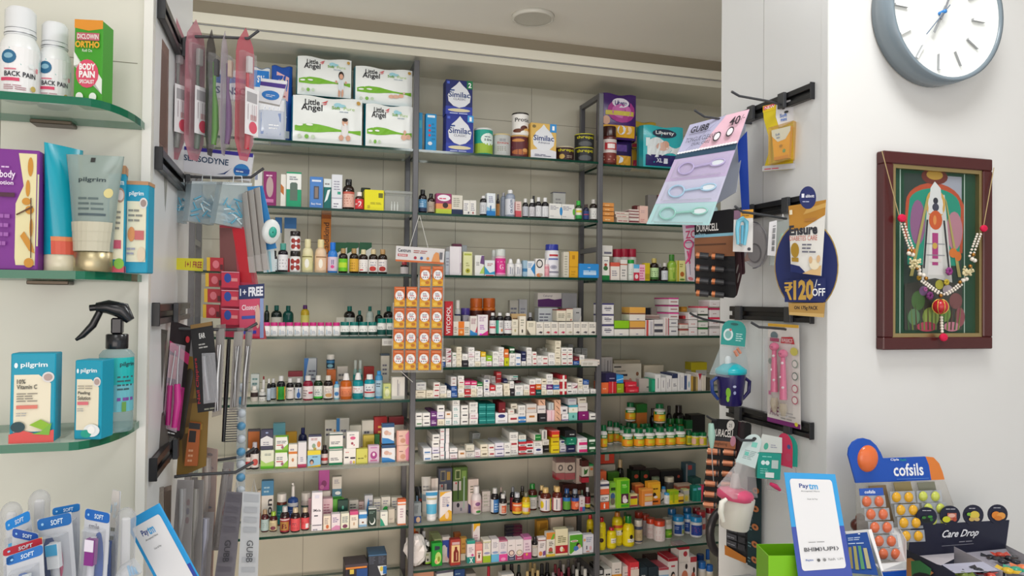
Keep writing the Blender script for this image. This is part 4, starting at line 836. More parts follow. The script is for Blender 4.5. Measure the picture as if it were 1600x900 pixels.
stack(140,300,322,'wr');cart(142,238,248,'e6e2d8','r.3,.5,.8,.62,c66','small white carton under the loose top one',yb=322,d=.1);cart(184,280,158,'e6e0d0','r.2,.4,.8,.55,654','small cream carton balanced above the white ones',yb=242,off=.03,d=.1)
stack(305,418,185,'bb w w');stack(425,600,300,'wo',off=.01);cart(425,588,165,'d9d4d0','r.1,.4,.9,.6,c8a08a','wide grey white carton above the bronze-lettered one',yb=298,d=.12)
stack(618,742,310,'k');cart(600,728,188,'e4dedc','r.1,.5,.85,.58,556','white carton with thin dark line on the black one',yb=308,d=.12);cart(618,722,95,'e9b99c','p.2,.85,.32,.85,.8,.2,.68,.2,6a4030','peach carton with brown slash, at the top of the white one',yb=186,off=.015,d=.1)
stack(752,872,258,'pk');cart(775,855,145,'c4cccc','s|.3|.1|.6|.9|889'.replace('s|.3|.1|.6|.9|889','r.4,.1,.55,.9,99a'),'grey carton on the pale pink one',yb=256,d=.12)
stack(870,972,100,'pe pe pe pe');cart(960,1072,205,'e6e4e6','r.3,.35,.75,.6,556','white square carton beside the peach column',yb=318,d=.1);stack(985,1088,320,'wv')
cart(1078,1212,78,'c6cad0','r.1,.6,.8,.7,98a','pale grey carton topmost over the aqua ones',yb=178,d=.1);stack(1092,1230,180,'a wa');stack(1238,1398,278,'ma');cart(1238,1382,150,'dcd6d4','r.1,.5,.8,.6,a99','white carton above the magenta one',yb=276,d=.1);cart(1230,1366,60,'dcd6c8','r.2,.5,.85,.7,765','cream carton topmost over the magenta one',yb=148,off=.016,d=.1);stack(1412,1518,308,'wk')
flush()
row('middle',7,640,660,10.667)
stack(230,372,430,'wb wb',b=640);stack(378,505,200,'wk wl wk wk',b=625);stack(512,668,86,'w5 w5 w5 w5',b=615);stack(672,802,430,'wp ws',b=610);stack(808,940,465,'wo',b=600)
cart(940,1080,375,'dcd8c8','l.15,.3,.85,.6,2,998;r0,.0,1,.1,455','cream carton above a white one',off=.01,yb=486);stack(942,1085,486,'w',b=590);stack(1086,1186,455,'wp',b=585);stack(1188,1312,368,'cw cw',b=580);stack(1048,1180,180,'gl gl gl gl',off=.15,d=.06);stack(1316,1425,368,'wr wr',b=575);stack(1432,1582,345,'wl wl',b=570)
zoom(780,665,10)
stack(78,180,270,'wk w',b=475);stack(165,302,105,'w wr w',b=462);stack(312,425,150,'rw rw wc',b=455);cart(425,532,248,'c4303a','r0,.55,1,.85,eee;r.15,.62,.85,.76,555;r0,.08,1,.38,eee;r.15,.15,.85,.3,555','red carton with two white bands',b=445);stack(540,682,242,'wn w',b=450)
cart(550,655,140,'e9e6da','r.1,0,1,1,1a7a34;r.2,.45,.9,.6,8ad08a','green-ended carton on the white ones',yb=230,d=.13);stack(686,795,308,'k',b=420);cart(680,780,225,'d8d4cc','l.2,.2,.8,.8,2,888','white carton on the black one',yb=306,d=.12);cart(672,748,72,'dedad4','r.3,.1,.7,.9,8a8a8c','upright white carton above the black one',yb=222,d=.04)
stack(815,948,185,'y y',b=435);cart(822,945,82,'d2382c','r.05,.1,.9,.4,e6b82c;r.0,.9,1,1,e88','red carton with yellow lettering on the yellow pair',yb=183,d=.1);stack(950,1048,228,'wl wn',b=415)
stack(1060,1190,305,'n',b=418);cart(1055,1210,185,'0f7a5e','e.5,.7,.08,.08,9ad8c0;l.2,.15,.8,.4,1,7ac8ac','teal green carton on the navy one',yb=303,d=.1);cart(1030,1205,78,'17181c','r.4,.2,.95,.7,26282c;l.4,.35,.95,.65,1,c8c8c8','black carton topmost over the teal green one',yb=183,d=.1)
stack(1230,1382,200,'pm pm',b=420);stack(1395,1512,190,'gd gd',b=425)
flush()
row('middle',8,640,720,8.18)
tube_stand(150,280,205,'d6d4cc','c8c8c0','r.1,.3,.9,.5,8fa0ac;l.2,.6,.8,.8,2,999','grey white tube at the back left',off=.11)
cart(280,365,225,'d0c4bc','r.6,0,1,1,ddd4cc','beige carton at the back',off=.1)
tube_stand(68,212,330,'1a1c20','1a1c20','e.7,.6,.2,.2,2a7a90;r.4,.35,.95,.47,c8483a;r.15,.35,.3,.6,8ac','black tube with coral band',b=662)
cart(42,150,540,'8a9498','r0,0,1,.34,24427a;e.65,.16,.25,.14,c8a888;l.2,.5,.8,.9,6,4a5458','grey carton with navy foot beside the post',b=795)
tube_stand(206,364,388,'dfe4e6','e8e8e8','r0,.82,1,.95,3a94c4;r.1,.67,.9,.74,b9b08a;r0,.12,1,.5,5ab4d8;l.2,.2,.8,.45,4,3a94c0;r0,.12,1,.2,2a80b8','white tube with blue bands',b=775)
cart(388,542,395,'e8e2e0','p0,.82,0,1,1,1,.45,.96,e0a828;p0,0,1,0,1,.32,.75,.38,.5,.28,0,.1,e0ac30;e.6,.2,.16,.13,ecd0b0;r0,0,1,.05,d89a1c;l.2,.5,.85,.85,6,a8a0b0;r.62,.48,.7,.58,3a64a8;r.56,.51,.76,.55,3a64a8','white and amber carton with blue cross',b=770)
bot(542,600,402,'d8562a','d8562a','dcd8d4','p0,.3,1,.6,1,.8,0,.5,c8885a;e.5,.2,.2,.1,8a90b0;r0,0,1,.06,c04a3a','orange-shouldered bottle behind the amber carton','slim','g',b=672)
cart(370,548,95,'4a4f60','r.15,.72,.5,.95,8a8468;r.2,.74,.45,.92,3a3f4a;r.6,.74,.85,.92,a8883a;r.05,.3,.6,.66,c9c0bc;e.25,.62,.06,.03,c83a3a;r.35,.3,.42,.66,2a2a48;p0,0,1,0,1,.3,0,.3,b0acb0','grey and navy toothbrush box at the back',off=.13,d=.04)
cart(556,745,82,'4c6a2c','r.15,.74,.5,.95,a8b080;r.2,.76,.45,.92,3a5020;r.6,.76,.9,.92,7a9a4a;r.0,.5,.55,.7,c9c0bc;e.2,.66,.05,.025,c83a3a;r.3,.3,.4,.7,24401c;r0,0,1,.26,b0a8ac;r.7,.1,.8,.8,9ab0a0;e.35,.18,.1,.05,223;r.5,.05,.62,.12,778','green toothbrush box at the back',off=.13,d=.04)
cart(750,885,235,'d8c8c0','l.2,.6,.95,.85,3,776;p0,0,1,0,.0,.3,2a2a5a','pale pink carton behind the pink bottle',off=.12)
bot(792,925,330,'e6dcdc','e6e2e2','e4c8cc','p0,.3,1,.62,1,1,0,1,d84a7c;e.6,.7,.2,.16,8a5a88;r.3,.3,.8,.5,caa;e.65,.1,.2,.1,3a8a3a','pink and white bottle with white cap','horl','g',b=690)
cart(928,1035,390,'cfc6c0','r0,.24,1,.26,a99;r0,.5,1,.52,a99;r0,.76,1,.78,a99;l.2,.3,.8,.95,4,aa9','small stack-like beige carton',off=.12)
for x0,x1,yt,bb,lab,dd,de in((1040,1145,350,685,'3a78b8','r0,0,.4,1,dcdcdc;l.5,.2,.95,.8,3,a8c8e4','blue and white label'),(1148,1245,425,702,'cfc8c4','r.3,.1,.8,.8,c85a34;l.35,.2,.75,.7,3,e8c8b0','orange-red label')):
    bot(x0,x1,yt,'1c1618','d2d2d2',lab,dd,'dark syrup bottle with grey cap and %s'%de,b=bb)
bot(1140,1190,330,'201a1c','9a8a84',None,'','dark bottle with brownish cap at the back',off=.1)
zoom(780,700,7.5)
bot(40,80,500,'221a1c','aaa8a4',None,'','dark bottle behind the orange-red one',off=.08)
bot(125,190,452,'1a1a20','6a7078','7a2030','','dark bottle with slate cap at the back',off=.09)
bot(160,270,530,'1c1616','b8bcc4','d8602c','r0,0,1,.2,dcc03a;r.1,.7,.9,.85,e8c8b0;e.5,.4,.2,.2,e0903a','dark bottle with orange and yellow label',b=790)
bot(168,206,510,'1c1616','9aa4b4',None,'','dark bottle with pale blue-grey cap',off=.06)
bot(235,306,445,'3a3018','2c2a2c',None,'','dark bottle with black cap at the back',off=.09)
bot(270,366,520,'c8a020','6a6a58','d8c83a','r.1,.15,.75,.5,d8c4c0;r.7,.1,1,.45,e07040;r.1,.6,.9,.8,f0e020','amber yellow bottle with lemon label',b=785)
bot(340,450,420,'4a1f18','1f7a30','cfccc8','r0,.86,1,1,1f7a30;l.3,.2,.8,.7,4,888','brown bottle with green cap','syrup',b=735)
bot(462,540,438,'3a1814','d2b880','d8d0d0','','brown bottle with beige cap partly hidden',b=720)
bot(490,614,470,'5a2218','d8b878','e6dcdc','e.15,.5,.16,.3,e0c820;r.78,0,1,1,e0d020;r.45,.1,.5,.9,6a78b0','brown bottle with yellow and white label',b=760)
bot(622,680,440,'3a1814','d2b880',None,'','brown bottle with beige cap at the back',off=.07)
bot(630,745,458,'5a2218','d8b878','e6dcdc','r.75,0,1,1,c85a8a;r0,0,.15,1,b84a5a;r.4,.1,.47,.9,667','brown bottle with pink and white label',b=755)
bot(752,838,475,'171c2c','1f4a80','5a9a34','r0,.7,1,1,2a70b8;p0,0,1,0,1,.3,2a5a9a','dark bottle with blue cap and green label','talc',b=745)
bot(848,936,485,'171c2c','7f8894','d8643a','r0,.7,1,1,2a50a0;p0,0,1,0,1,.2,0,.3,2a4a9a;e.6,.4,.2,.2,f0a080','dark bottle with grey cap and orange label','talc',b=742)
cart(946,1006,575,'d2cacc','r0,0,.5,.3,b83a6a;r.5,0,1,.3,3a64a8;l.2,.5,.7,.9,2,a88','small white carton with pink and blue foot',b=740)
bot(1000,1065,460,'1f1418','b4b4b8','8a2030','r0,0,1,.3,c8b83a;r0,.3,1,.36,dcdcdc','dark bottle with crimson and yellow label',b=715)
bot(940,990,490,'2a3a28','4a5a48',None,'','small green-black bottle at the back',off=.06)
cart(668,772,105,'5a2a26','r0,.3,1,.75,d2c8ba;r0,0,1,.28,a82c3c;e.5,.52,.28,.14,2a2422;e.5,.52,.14,.07,d2c8ba','brown and cream carton with dark wheel mark, in the bag',off=.12,yb=370,d=.05);cart(774,890,105,'5a2a26','r0,.3,1,.75,d2c8ba;r0,0,1,.28,a82c3c;e.5,.52,.28,.14,2a2422;e.5,.52,.14,.07,d2c8ba','brown and cream carton with dark wheel mark, in the bag',off=.12,yb=370,d=.05)
cart(970,1052,145,'4a1f1c','r0,.28,1,.72,d6d2c6;r0,0,1,.22,b02c3c;p.3,.35,.7,.4,.9,.62,.5,.55,.3,.66,2f6a2c','maroon and cream carton with green herb',off=.1,yb=405,d=.06)
cart(1060,1105,190,'a8a090','r0,.85,1,1,1f8a4a;e.5,.6,.4,.1,c86a3a','beige carton with green top at the far end',off=.09,yb=330,d=.06)
cart(745,1020,420,'4a2420','l.05,.5,.95,.9,1,b08a70;r.3,0,.32,1,2a1410;r.62,0,.64,1,2a1410','row-long dark brown carton under the bag',off=.13,d=.05)
cart(905,968,120,'c9bcb0','','cream carton beside the bag',off=.13,yb=420,d=.04)
mb=MB();P=[]
Y=3.105
def bagp(x,y,dy):return atY(px(x),py(y),Y+dy)
out=[(615,110),(900,100),(960,250),(950,420),(760,400),(620,300)]
ctr=bagp(780,250,-.03)
for i in range(6):mb.poly([bagp(*out[i],0),bagp(*out[(i+1)%6],0),ctr],M('e8d8d4','f',.12),True)
t=world_mb('plastic_bag',mb,bagp(780,420,0));pend(t,'clear crumpled plastic bag over brown cartons','','plastic bag',1.2)
flush()
row('middle',9,640,810,10)
cart(40,95,150,'d8741c','r0,0,1,.4,b03a2a','orange carton beside the rack post',off=.1)
cart(42,145,235,'b04a2a','r.0,.1,1,.7,e0a030;r.1,.5,.5,.7,2a3a8a;l.1,.75,.9,.9,1,c88','red-orange and yellow carton beside the post',off=.08)
bot(140,240,140,'1a1618','4a4a50',None,'','black bottle at the back left',off=.12);bot(170,270,195,'1a1618','b8b8bc',None,'','black bottle with grey cap at the back',off=.08)
bot(205,300,330,'1a1618','a8a8ac',None,'','black bottle with grey cap behind the labelled one',off=.05)
bot(212,340,365,'17140f','d8d8da','b4b2a8','r0,0,1,.14,8ab82c;e.5,.35,.1,.12,333;r.2,.7,.6,.9,8a9070;l.2,.45,.8,.6,1,998','dark bottle with grey label and lime foot','syrup',b=735)
mb=MB();wv=M('e6e2e0','g')
cc=atY(px(110),py(560),3.03);R0=.055
vs=[];fs=[]
for j in range(9):
    for i in range(14):
        a=2*PI*i/14;q=PI*j/8;rr=R0*(1+.22*math.sin(3*a+j)+.12*math.sin(5*a-2*j))*math.sin(q)*(1.1 if j>4 else 1)
        vs.append((cc.x+rr*.75*math.cos(a),cc.y+rr*.5*math.sin(a)+.02,RW.z+.001+.135*(1-math.cos(q))/2+.0))
for j in range(8):
    for i in range(14):fs.append((j*14+i,j*14+(i+1)%14,(j+1)*14+(i+1)%14,(j+1)*14+i))
mb.mesh(vs,fs,wv,False);t=world_mb('crumpled_bag',mb,(cc.x,cc.y,RW.z));pend(t,'white crumpled plastic bag behind the rack post','','bag',cc.x)
for k,(x,yt)in enumerate(((330,240),(360,290),(385,330))):cart(x,x+140,yt,'b9c48a','l.1,.6,.9,.8,1,7a8a4a','pale green carton queued behind the bright green one',off=.16-.045*k,d=.04)
cart(352,515,385,'14982c','p.25,.88,.75,.85,.75,.72,.25,.68,223040;e.6,.35,.3,.26,b8d070;e.5,.22,.25,.14,dce08a;e.4,.18,.12,.08,e0a080;e.65,.3,.12,.12,8a9a2a','bright green carton with a white flower',b=745)
cart(515,640,290,'c9c2bc','r0,.6,1,.88,24429a;p.6,.2,1,.1,1,.6,.6,.7,24429a;e.2,.5,.3,.2,cfc8c8;e.5,.15,.2,.1,caa','blue and grey carton',b=690,off=None)
cart(640,800,395 if False else 330,'a83830','r.1,.12,.92,.78,e6c890;r.15,.8,.9,.9,caa;p.3,.14,.8,.14,.8,.52,.65,.62,.65,.72,.42,.72,.42,.62,.3,.52,7a2018;r.56,.2,.64,.5,e0b090','brick red carton with a bottle picture',b=735)
cart(700,805,235,'c06a30','l.1,.7,.9,.9,1,8a4418','orange-brown carton behind the brick red one',off=.16)
cart(800,900,310,'cf9a48','r0,0,1,.3,dcd0bc;r0,.3,1,.33,8a6a3a;l.2,.5,.8,.9,2,a87a30','amber and white carton',b=655)
cart(900,1025,395 if False else 350,'e6dede','r0,.86,1,1,2a9a8a;r0,0,1,.28,1a8a80;p.3,.02,.42,.02,.75,.24,.63,.24,e8f4f2;p.63,.02,.75,.02,.42,.24,.3,.24,e8f4f2;e.68,.36,.16,.05,c83a88;l.2,.5,.8,.75,3,a9a','white and teal carton with a cross',b=700)
cart(1035,1140,400,'e8948a','r.15,.12,.88,.65,ecdccc;e.5,.36,.14,.12,6a3a34;r.3,.5,.75,.54,444;r0,.66,1,.7,d87a74','small salmon carton',b=700)
cart(990,1102,65,'e4dcde','r.1,.9,1,1,e8b020;p.1,.9,.1,.75,.6,.9,e8b020;r0,.35,1,.38,e0a840;e.6,.18,.3,.16,6a8a5a;e.6,.14,.15,.08,e0a030;l.2,.5,.8,.7,3,b9a','white and yellow carton standing behind the salmon one',off=.07)
FM='l.2,.62,.85,.9,5,99a;'
BCK={'cart1':1}
def deep(x0,x1,yt,bdy,dc,de,b,n,yts):
    cart(x0,x1,yt,bdy,dc,de,b=b,d=.05)
deep(1150,1270,340,'e6e2d6',FM+'r0,0,1,.3,a0c028;e.5,.42,.4,.05,9a9ac0;r0,.88,1,.94,c8c8a0','white carton with lime foot',690,0,0)
deep(1280,1400,325,'e6e0e2',FM+'r0,0,1,.34,6ab8e0;e.5,.42,.4,.05,8aa0c8','white carton with sky blue foot',680,0,0)
zoom(780,800,9)
deep(0,118,400,'e6dce2',FM+'r0,0,1,.34,e04a9a;e.5,.1,.3,.08,f09ac8;e.5,.42,.4,.05,a0a0c8;r0,.95,1,1,c05a80','white carton with hot pink foot',692,0,0)
deep(122,228,390,'e8e0e0','l.2,.7,.8,.8,1,888;e.5,.36,.4,.14,7a5a68;e.5,.36,.28,.1,e8d0c4;p0,0,1,0,1,.3,.7,.18,.3,.18,0,.3,4a4a68;r.2,.05,.8,.1,9a9ab0','white and slate carton with round flower',680,0,0)
deep(230,342,385,'e8e0e0','l.2,.7,.8,.8,1,888;e.5,.36,.4,.14,b0a890;e.5,.36,.28,.1,e8d8c4;p0,0,1,0,1,.3,.7,.18,.3,.18,0,.3,a8345a;r.2,.05,.8,.1,e0b0c8','white and rose carton with round flower',672,0,0)
deep(345,455,352,'e4d0dc','r0,.88,1,1,c870a8;r0,0,1,.3,c8408a;e.4,.22,.14,.06,e0a850;l.2,.4,.8,.8,3,b89ab0','lilac-pink carton with magenta foot',662,0,0)
for k in range(4):
    cart(100+k*4-40*k*.0,215,180+50*k if False else 200+48*k,'241c34','','dark plum carton queued behind the slate-flower one',off=.17-.038*k,d=.034)
    cart(215,325,190+48*k,'6a1c44','','maroon carton queued behind the rose-flower one',off=.17-.038*k,d=.034)
bot(458,540,345,'1c1618','26242a','d0ccc2','l.2,.2,.8,.8,4,778;r.2,.8,.8,.9,a98','black bottle with cream label between the cartons','talc',b=645)
cart(552,658,362,'e4dcdc','r0,.84,1,.88,8a3a30;e.3,.2,.24,.12,d8884a;p.6,.08,.95,.12,.95,.35,.6,.3,7a4a8a;l.2,.5,.8,.75,3,888','white carton with fruit and violet shapes',b=640)
cart(665,785,288,'e6e0d4','p0,.72,1,.72,1,1,0,1,d88a3a;p.5,.7,.8,.7,1,.9,.8,.95,6ab03a;e.5,.26,.24,.12,b8584a;r0,0,1,.1,e0c03a;l.3,.45,.8,.65,3,555;e.5,.17,.3,.04,6a7a3a','white carton with orange and green top',b=625)
cart(790,970,240,'e4dcb8','r.02,.08,.98,.38,b01c2c;e.5,.24,.14,.1,e8dcc8;e.65,.2,.08,.06,d8904a;l.2,.5,.85,.78,4,7a7a50','large cream carton with red band',b=610)
cart(530,690,120,'b8862a','r.15,0,1,.85,c89838;p.2,.6,.9,.7,.9,.9,.3,.9,a07020','ochre carton at the back',off=.16);cart(725,905,70,'cfbfae','r.1,.4,.9,.5,b8a898','tan carton at the back',off=.15);cart(920,1090,70,'b8a898','','brownish large box at the back right',off=.17);cart(905,1050,225,'d6a838','r0,.6,1,1,c8c4bc','yellow and grey carton behind the green one',off=.09)
cart(990,1172,305,'dfe4e0','p0,.95,1,.95,1,.35,.6,.3,.1,.05,0,.1,54a42c;e.65,.45,.14,.12,2a1e1c;e.75,.38,.14,.1,d8a890;e.5,.3,.2,.12,4a78b8;p.1,0,1,0,1,.3,.6,.22,e0e4e8;e.35,.66,.3,.05,e4f0e0;r.15,.64,.55,.68,b04a3a','green and white carton with a resting child',b=600)
cart(1178,1330,318,'d8d8e0','e.15,.72,.1,.08,e0a070;l.3,.6,.85,.9,3,8a9ac0;r.3,.2,.4,.4,556;e.7,.26,.12,.12,d8b0b8;r.3,.06,.6,.12,c87','pale lilac carton at the right end',b=575)
bot(1235,1325,38,'d8c020','c41c24','e0cc28','r.3,.3,.6,.8,5a3a20;r.0,.1,1,.2,b0a018','yellow bottle with red cap behind the lilac carton','slim','g',off=.1)
flush()
RW.z=.12;RW.ctx='lowest middle shelf'
zoom(640,810,10)
def low(x0,x1,yt,body,cap,de,off,ht=.16,lab=None,kind='syrup'):
    """top pixel known, bottle stands on the lowest shelf"""
    Y=3.0+off;A=atY(px(x0),py(yt),Y+.015);B=atY(px(x1),py(yt),Y+.015);r=(B.x-A.x)*.49
    h=A.z-RW.z;parts=bottle_parts(round(r,4),round(h,3),body,cap,lab,'',kind,'d')
    t=empty('syrup_bottle',((A.x+B.x)/2,Y+r,RW.z+.0003))
    for pn,me in parts:link(pn,me,t)
    pend(t,de,'','bottle',A.x)
cart(40,380,838,'c08a70','r0,.0,1,1,b8846a','tan carton, tallest at the left',off=.04,d=.12);cart(420,690,815,'d8dcdc','r.0,.96,1,1,556','white carton leaning beside the tan one',off=.05,d=.1,rz=.1);cart(700,865,800,'1f4278','l.1,.92,.8,.96,1,8ab','navy carton',off=.05,d=.1);cart(880,1040,865,'9a9690','','grey carton',off=.05,d=.1)
low(1190,1275,748,'26181c','a01c30','dark bottle with red cap',.04)
zoom(780,800,9)
low(20,110,740,'191718','2c2a2e','black bottle with black cap',.08,kind='slim');low(125,225,735,'191718','2c2a2e','black bottle with black cap',.08,kind='slim');low(235,310,745,'191718','2a3a38','black bottle with green-black cap',.08,kind='slim')
for x,y,o in((355,835,.02),(430,790,.07),(500,820,.03),(455,725,.13),(400,712,.17)):low(x,x+80,y,'1e1512','bfa878','dark bottle with beige cap',o)
for x,y,o in((555,735,.1),(630,720,.14)):low(x,x+90,y,'171517','2a2a2e','black bottle with dark cap',o)
for x,y,o,c in((720,850,.02,'8a8488'),(800,790,.07,'7a2438'),(840,845,.03,'8a2a40'),(940,775,.08,'6a2838'),(750,735,.12,'7a2a38'),(820,690,.17,'6a6468'),(865,735,.11,'b8b4b4')):low(x,x+70,y,'1e1416',c,'dark bottle with %s cap'%cname(c),o)
for x,y,o,c in((1050,808,.03,'c9cac4'),(1165,808,.03,'d2d2cc'),(1130,760,.08,'8a8a88'),(1000,745,.1,'6a6a6c'),(1070,710,.14,'7a7a78'),(930,675,.18,'6a6668'),(1030,660,.19,'7a7270'),(1190,745,.12,'6a6a6a')):low(x,x+85,y,'171517',c,'black bottle with %s cap'%cname(c),o)
cart(30,210,880,'d8d6d2','','white carton in front of the black bottles',off=.01,d=.05)
flush()

# ---------------- RIGHT BAY ----------------
row('right',0,900,110,3.6)
LIB='p.05,.1,.95,.1,.95,.95,.05,.95,7a3aa8;e.5,.7,.42,.22,b83a90;e.5,.7,.3,.15,d8a0d0;e.5,.8,.24,.1,e8e4f0;TLibero|.33|.74|.68|.86|3a2a78;r.15,.58,.85,.66,d8c84a'
soft_pack(atY(967,175,3.06).x,3.05,RW.z+.128,.175,.205,.08,'43216c','35195a','e.55,.62,.40,.26,a83a8c;e.55,.62,.28,.16,c86ab0;e.52,.8,.24,.11,e8e4f0;TLibero|.36|.75|.7|.85|3a2a78;r.1,.52,.9,.62,cfc050;r.05,.04,.95,.3,e0a828;e.55,.2,.12,.1,dfe4ec;e.75,.2,.1,.09,e8c8a0;e.12,.4,.1,.1,d8a890','purple diaper pack topmost, beside the rack post',cat='diaper pack')
soft_pack(atY(960,240,3.1).x,3.07,RW.z+.0005,.16,.125,.07,'2b1a4e','241442','r.05,.05,.95,.45,d8a030;e.5,.3,.2,.14,dfe4ec;r.3,.6,.8,.85,5a3a8a','dark purple and yellow pack under the purple one',cat='diaper pack')
soft_pack(atY(1010,200,3.1).x,3.12,RW.z+.11,.135,.125,.05,'c8a838','b08a28','e.25,.6,.2,.2,4a8a34;e.2,.3,.12,.14,dfb8a0;e.6,.75,.3,.14,e8eaf0;TLibero|.4|.7|.8|.8|2a3a78;r.05,.03,.3,.15,b03048;e.75,.4,.2,.2,e0c84a','yellow and green diaper pack at the back',cat='diaper pack')
soft_pack(atY(1003,240,3.1).x,3.12,RW.z+.0005,.12,.10,.05,'b8902c','a07a24','r.2,.1,.45,.5,b03048;e.7,.6,.2,.2,4a7a34','lower yellow pack behind the brown jar',cat='diaper pack')
bot(155,236,315,'5a2420','3a1a18','d8cfcb','r0,0,1,.42,7a3028;T1|.2|.5|.8|.9|b02c34;l.1,.1,.9,.35,2,e0c0b0;r.15,.55,.85,.85,b8343c;r.3,.6,.7,.8,f0e8e4','tall brown malt drink jar with white label','jar','g',off=.012)
soft_pack(atY(1035,230,3.02).x,3.0,RW.z+.0005,.205,.19,.09,'38b4bc','1f9aa4','r.05,.04,.97,.3,2a2460;w.08,.92,.3,.6,.12,e0e8ea;e.5,.82,.3,.11,26324a;TLiberty|.28|.77|.74|.88|eef2f4;e.45,.5,.16,.1,e0b8a8;e.52,.56,.09,.08,d8a890;TXL|.3|.12|.45|.22|dfe4f0;r.48,.1,.58,.22,dfe4f0;r.05,.5,.14,.7,d8e8e8','teal diaper pack with sleeping baby and navy foot',cat='diaper pack')
flush()
row('right',1,900,110,3.6)
for k in range(4):cart(150,215,745+25*k,'d9924a','l.2,.3,.8,.7,1,f0d0a0;r0,0,1,.06,a86a28','orange flat carton',yb=767+25*k if k<3 else None,d=.08,lvl=LV(3-k,4))
for k in range(3):cart(218+6*k,298,795+17*k,'d8ccc0','l.1,.3,.9,.7,1,b05a5a','flat cream carton with red print',yb=811+17*k if k<2 else None,off=.02,d=.08,lvl=LV(2-k,3))
for k in range(4):cart(298,360,782+17*k,'d8c8c0','r.0,.2,1,.5,7a3038;r.1,.6,.9,.9,e8e0d8','flat maroon and cream carton',yb=798+17*k if k<3 else None,off=.02,d=.08,lvl=LV(3-k,4))
cart(330,360,760,'6a2a2c','','maroon box at the back',off=.1)
cart(360,406,762,'e6c0b4','l.1,.1,.6,.3,2,c88;l.1,.6,.6,.8,2,caa','pale pink square carton',off=.01)
cart(405,462,700,'7c7874','r.85,0,1,1,4a3a3a','dark grey box behind the hanging card',off=.06);cart(460,478,700,'b83040','','red box behind the hanging card',off=.07)
bot(758,800,725,'b8dce4','d6e8ec','dfe8ec','r.1,.3,.9,.5,3a6a8a','pale aqua bottle near the pier','horl','g',off=.03)
flush()
row('right',2,920,340,3.2136)
cart(66,120,140,'d4d2cc','r.2,.2,.9,.4,667','white carton above the green-footed one',yb=193,off=.02,d=.07);cart(66,104,195,'e4e2da','r0,0,1,.2,1a7a3a;e.5,.5,.3,.1,3a6a3a;e.5,.65,.2,.06,b04a3a;l.3,.8,.9,.9,1,889','white carton with green foot and leaf')
for k,x in enumerate((122,158,198)):bot(x,x+42,158,'d4d0ca','a8203a','d8d2cc','l.2,.3,.8,.8,3,a88','white tube bottle with crimson cap at the back','jar','g',off=.1)
cart(106,156,225,'e8e0d8','r0,.78,1,1,d05a48;r0,0,.06,1,8a2a24;l.2,.25,.8,.6,3,889','white carton with coral top');cart(160,194,212,'e2ded8','r0,.75,1,.8,c05a3a;l.2,.2,.8,.6,3,888','slim white carton with thin red line')
bot(195,228,212,'d6dad4','1c9a3c','d8dcd6','l.2,.3,.8,.8,3,8a9','white bottle with green cap','spray','g')
cart(226,254,235,'d6dce0','r0,.75,1,1,5ab0dc;r0,0,1,.5,c8304a;e.5,.25,.3,.14,e8d8d8','small carton with red and blue blocks');cart(254,284,236,'eeb8cc','l.1,.1,.9,.9,5,d05a90','small pink printed carton')
cart(280,308,228,'cdb81e','r.1,.1,.9,.4,a89618','yellow carton')
bot(310,352,205,'241612','b8a860','b8d8a0','r0,0,1,.2,3a6a2a;l.2,.3,.8,.8,3,3a5a3a','dark bottle with yellow-green label');bot(345,366,232,'201418','b8b4b0',None,'','dark bottle between labelled bottles',off=.05)
bot(366,396,228,'201414','d2cec8','d0d4dc','l.2,.3,.8,.8,3,556','dark bottle with pale blue label')
bot(398,442,185,'8ab03a','3a7a2a','a0bc4a','p.3,.1,.6,.1,.5,.8,5a8a24;l.2,.85,.8,.95,1,e8f0c8;r.6,.1,.7,.6,6a9a2c','green bottle with dark green cap','horl','g')
cart(444,486,216,'dcd890','r.0,0,.2,1,b8a818;e.6,.35,.25,.12,b0642a;l.3,.7,.8,.9,2,8a8a40;e.6,.1,.3,.04,5a8a30','pale yellow carton with a brown seed')
flush()
row('right',3,920,420,8.1818)
for k,(yt,yb)in enumerate(((440,578),(582,708),(712,845))):cart(168,322,yt,'e4e2e2','l.2,.62,.8,.72,1,556;r.2,.45,.8,.56,667;r.3,.3,.7,.36,889;r0,.86,1,1,4a4878','white carton with violet-grey top edge',yb=None if k==2 else yb,lvl=LV(2-k,3),d=.09)
cart(326,516,665,'e4e2dc','r0,.52,1,1,8ac41c;r0,.45,1,.52,3a5a28;r.35,.1,.55,.16,99a','white carton with lime green upper half',d=.09)
cart(524,720,668,'e6e0d8','r0,.58,1,1,e0a850;r0,.47,1,.57,8a5a40;r.4,.1,.55,.16,99a','white and amber carton with brown line',d=.09,lvl='lower of two');cart(524,724,492,'e6e0d8','r0,.58,1,1,e0a850;r0,.47,1,.57,8a5a40;r.45,.1,.6,.16,99a','white and amber carton with brown line',d=.09,yb=664,lvl='upper of two')
cart(458,524,500,'d8d0c8','r0,.6,.7,.95,b03048','white carton with crimson patch behind the amber ones',off=.1)
cart(725,832,655,'e4dfdf','r.1,0,.35,1,c8504a;r.6,.1,.66,.9,8a8aa0;r.75,.1,.8,.9,8a8aa0','upright white carton with red stripe',d=.08)
cart(730,800,500,'25242c','','black box at the back',off=.14);cart(800,900,495,'a09890','e.6,.4,.2,.2,7a4a4a','taupe box at the back',off=.13)
cart(720,905,590,'b8a49c','r0,.3,1,.6,8a6a64','flat brownish carton lying on the others',yb=640,off=.04,d=.08)
zoom(1020,420,8.1818)
cart(20,140,650,'dedad8','r.0,.1,.9,.4,556;r0,.4,1,.44,aaa','flat white carton with dark text',yb=742,d=.08);cart(20,140,745,'dedad8','r0,.4,.9,.75,4a4a54;r0,0,1,.1,bbb','white carton with dark band at bottom',d=.08)
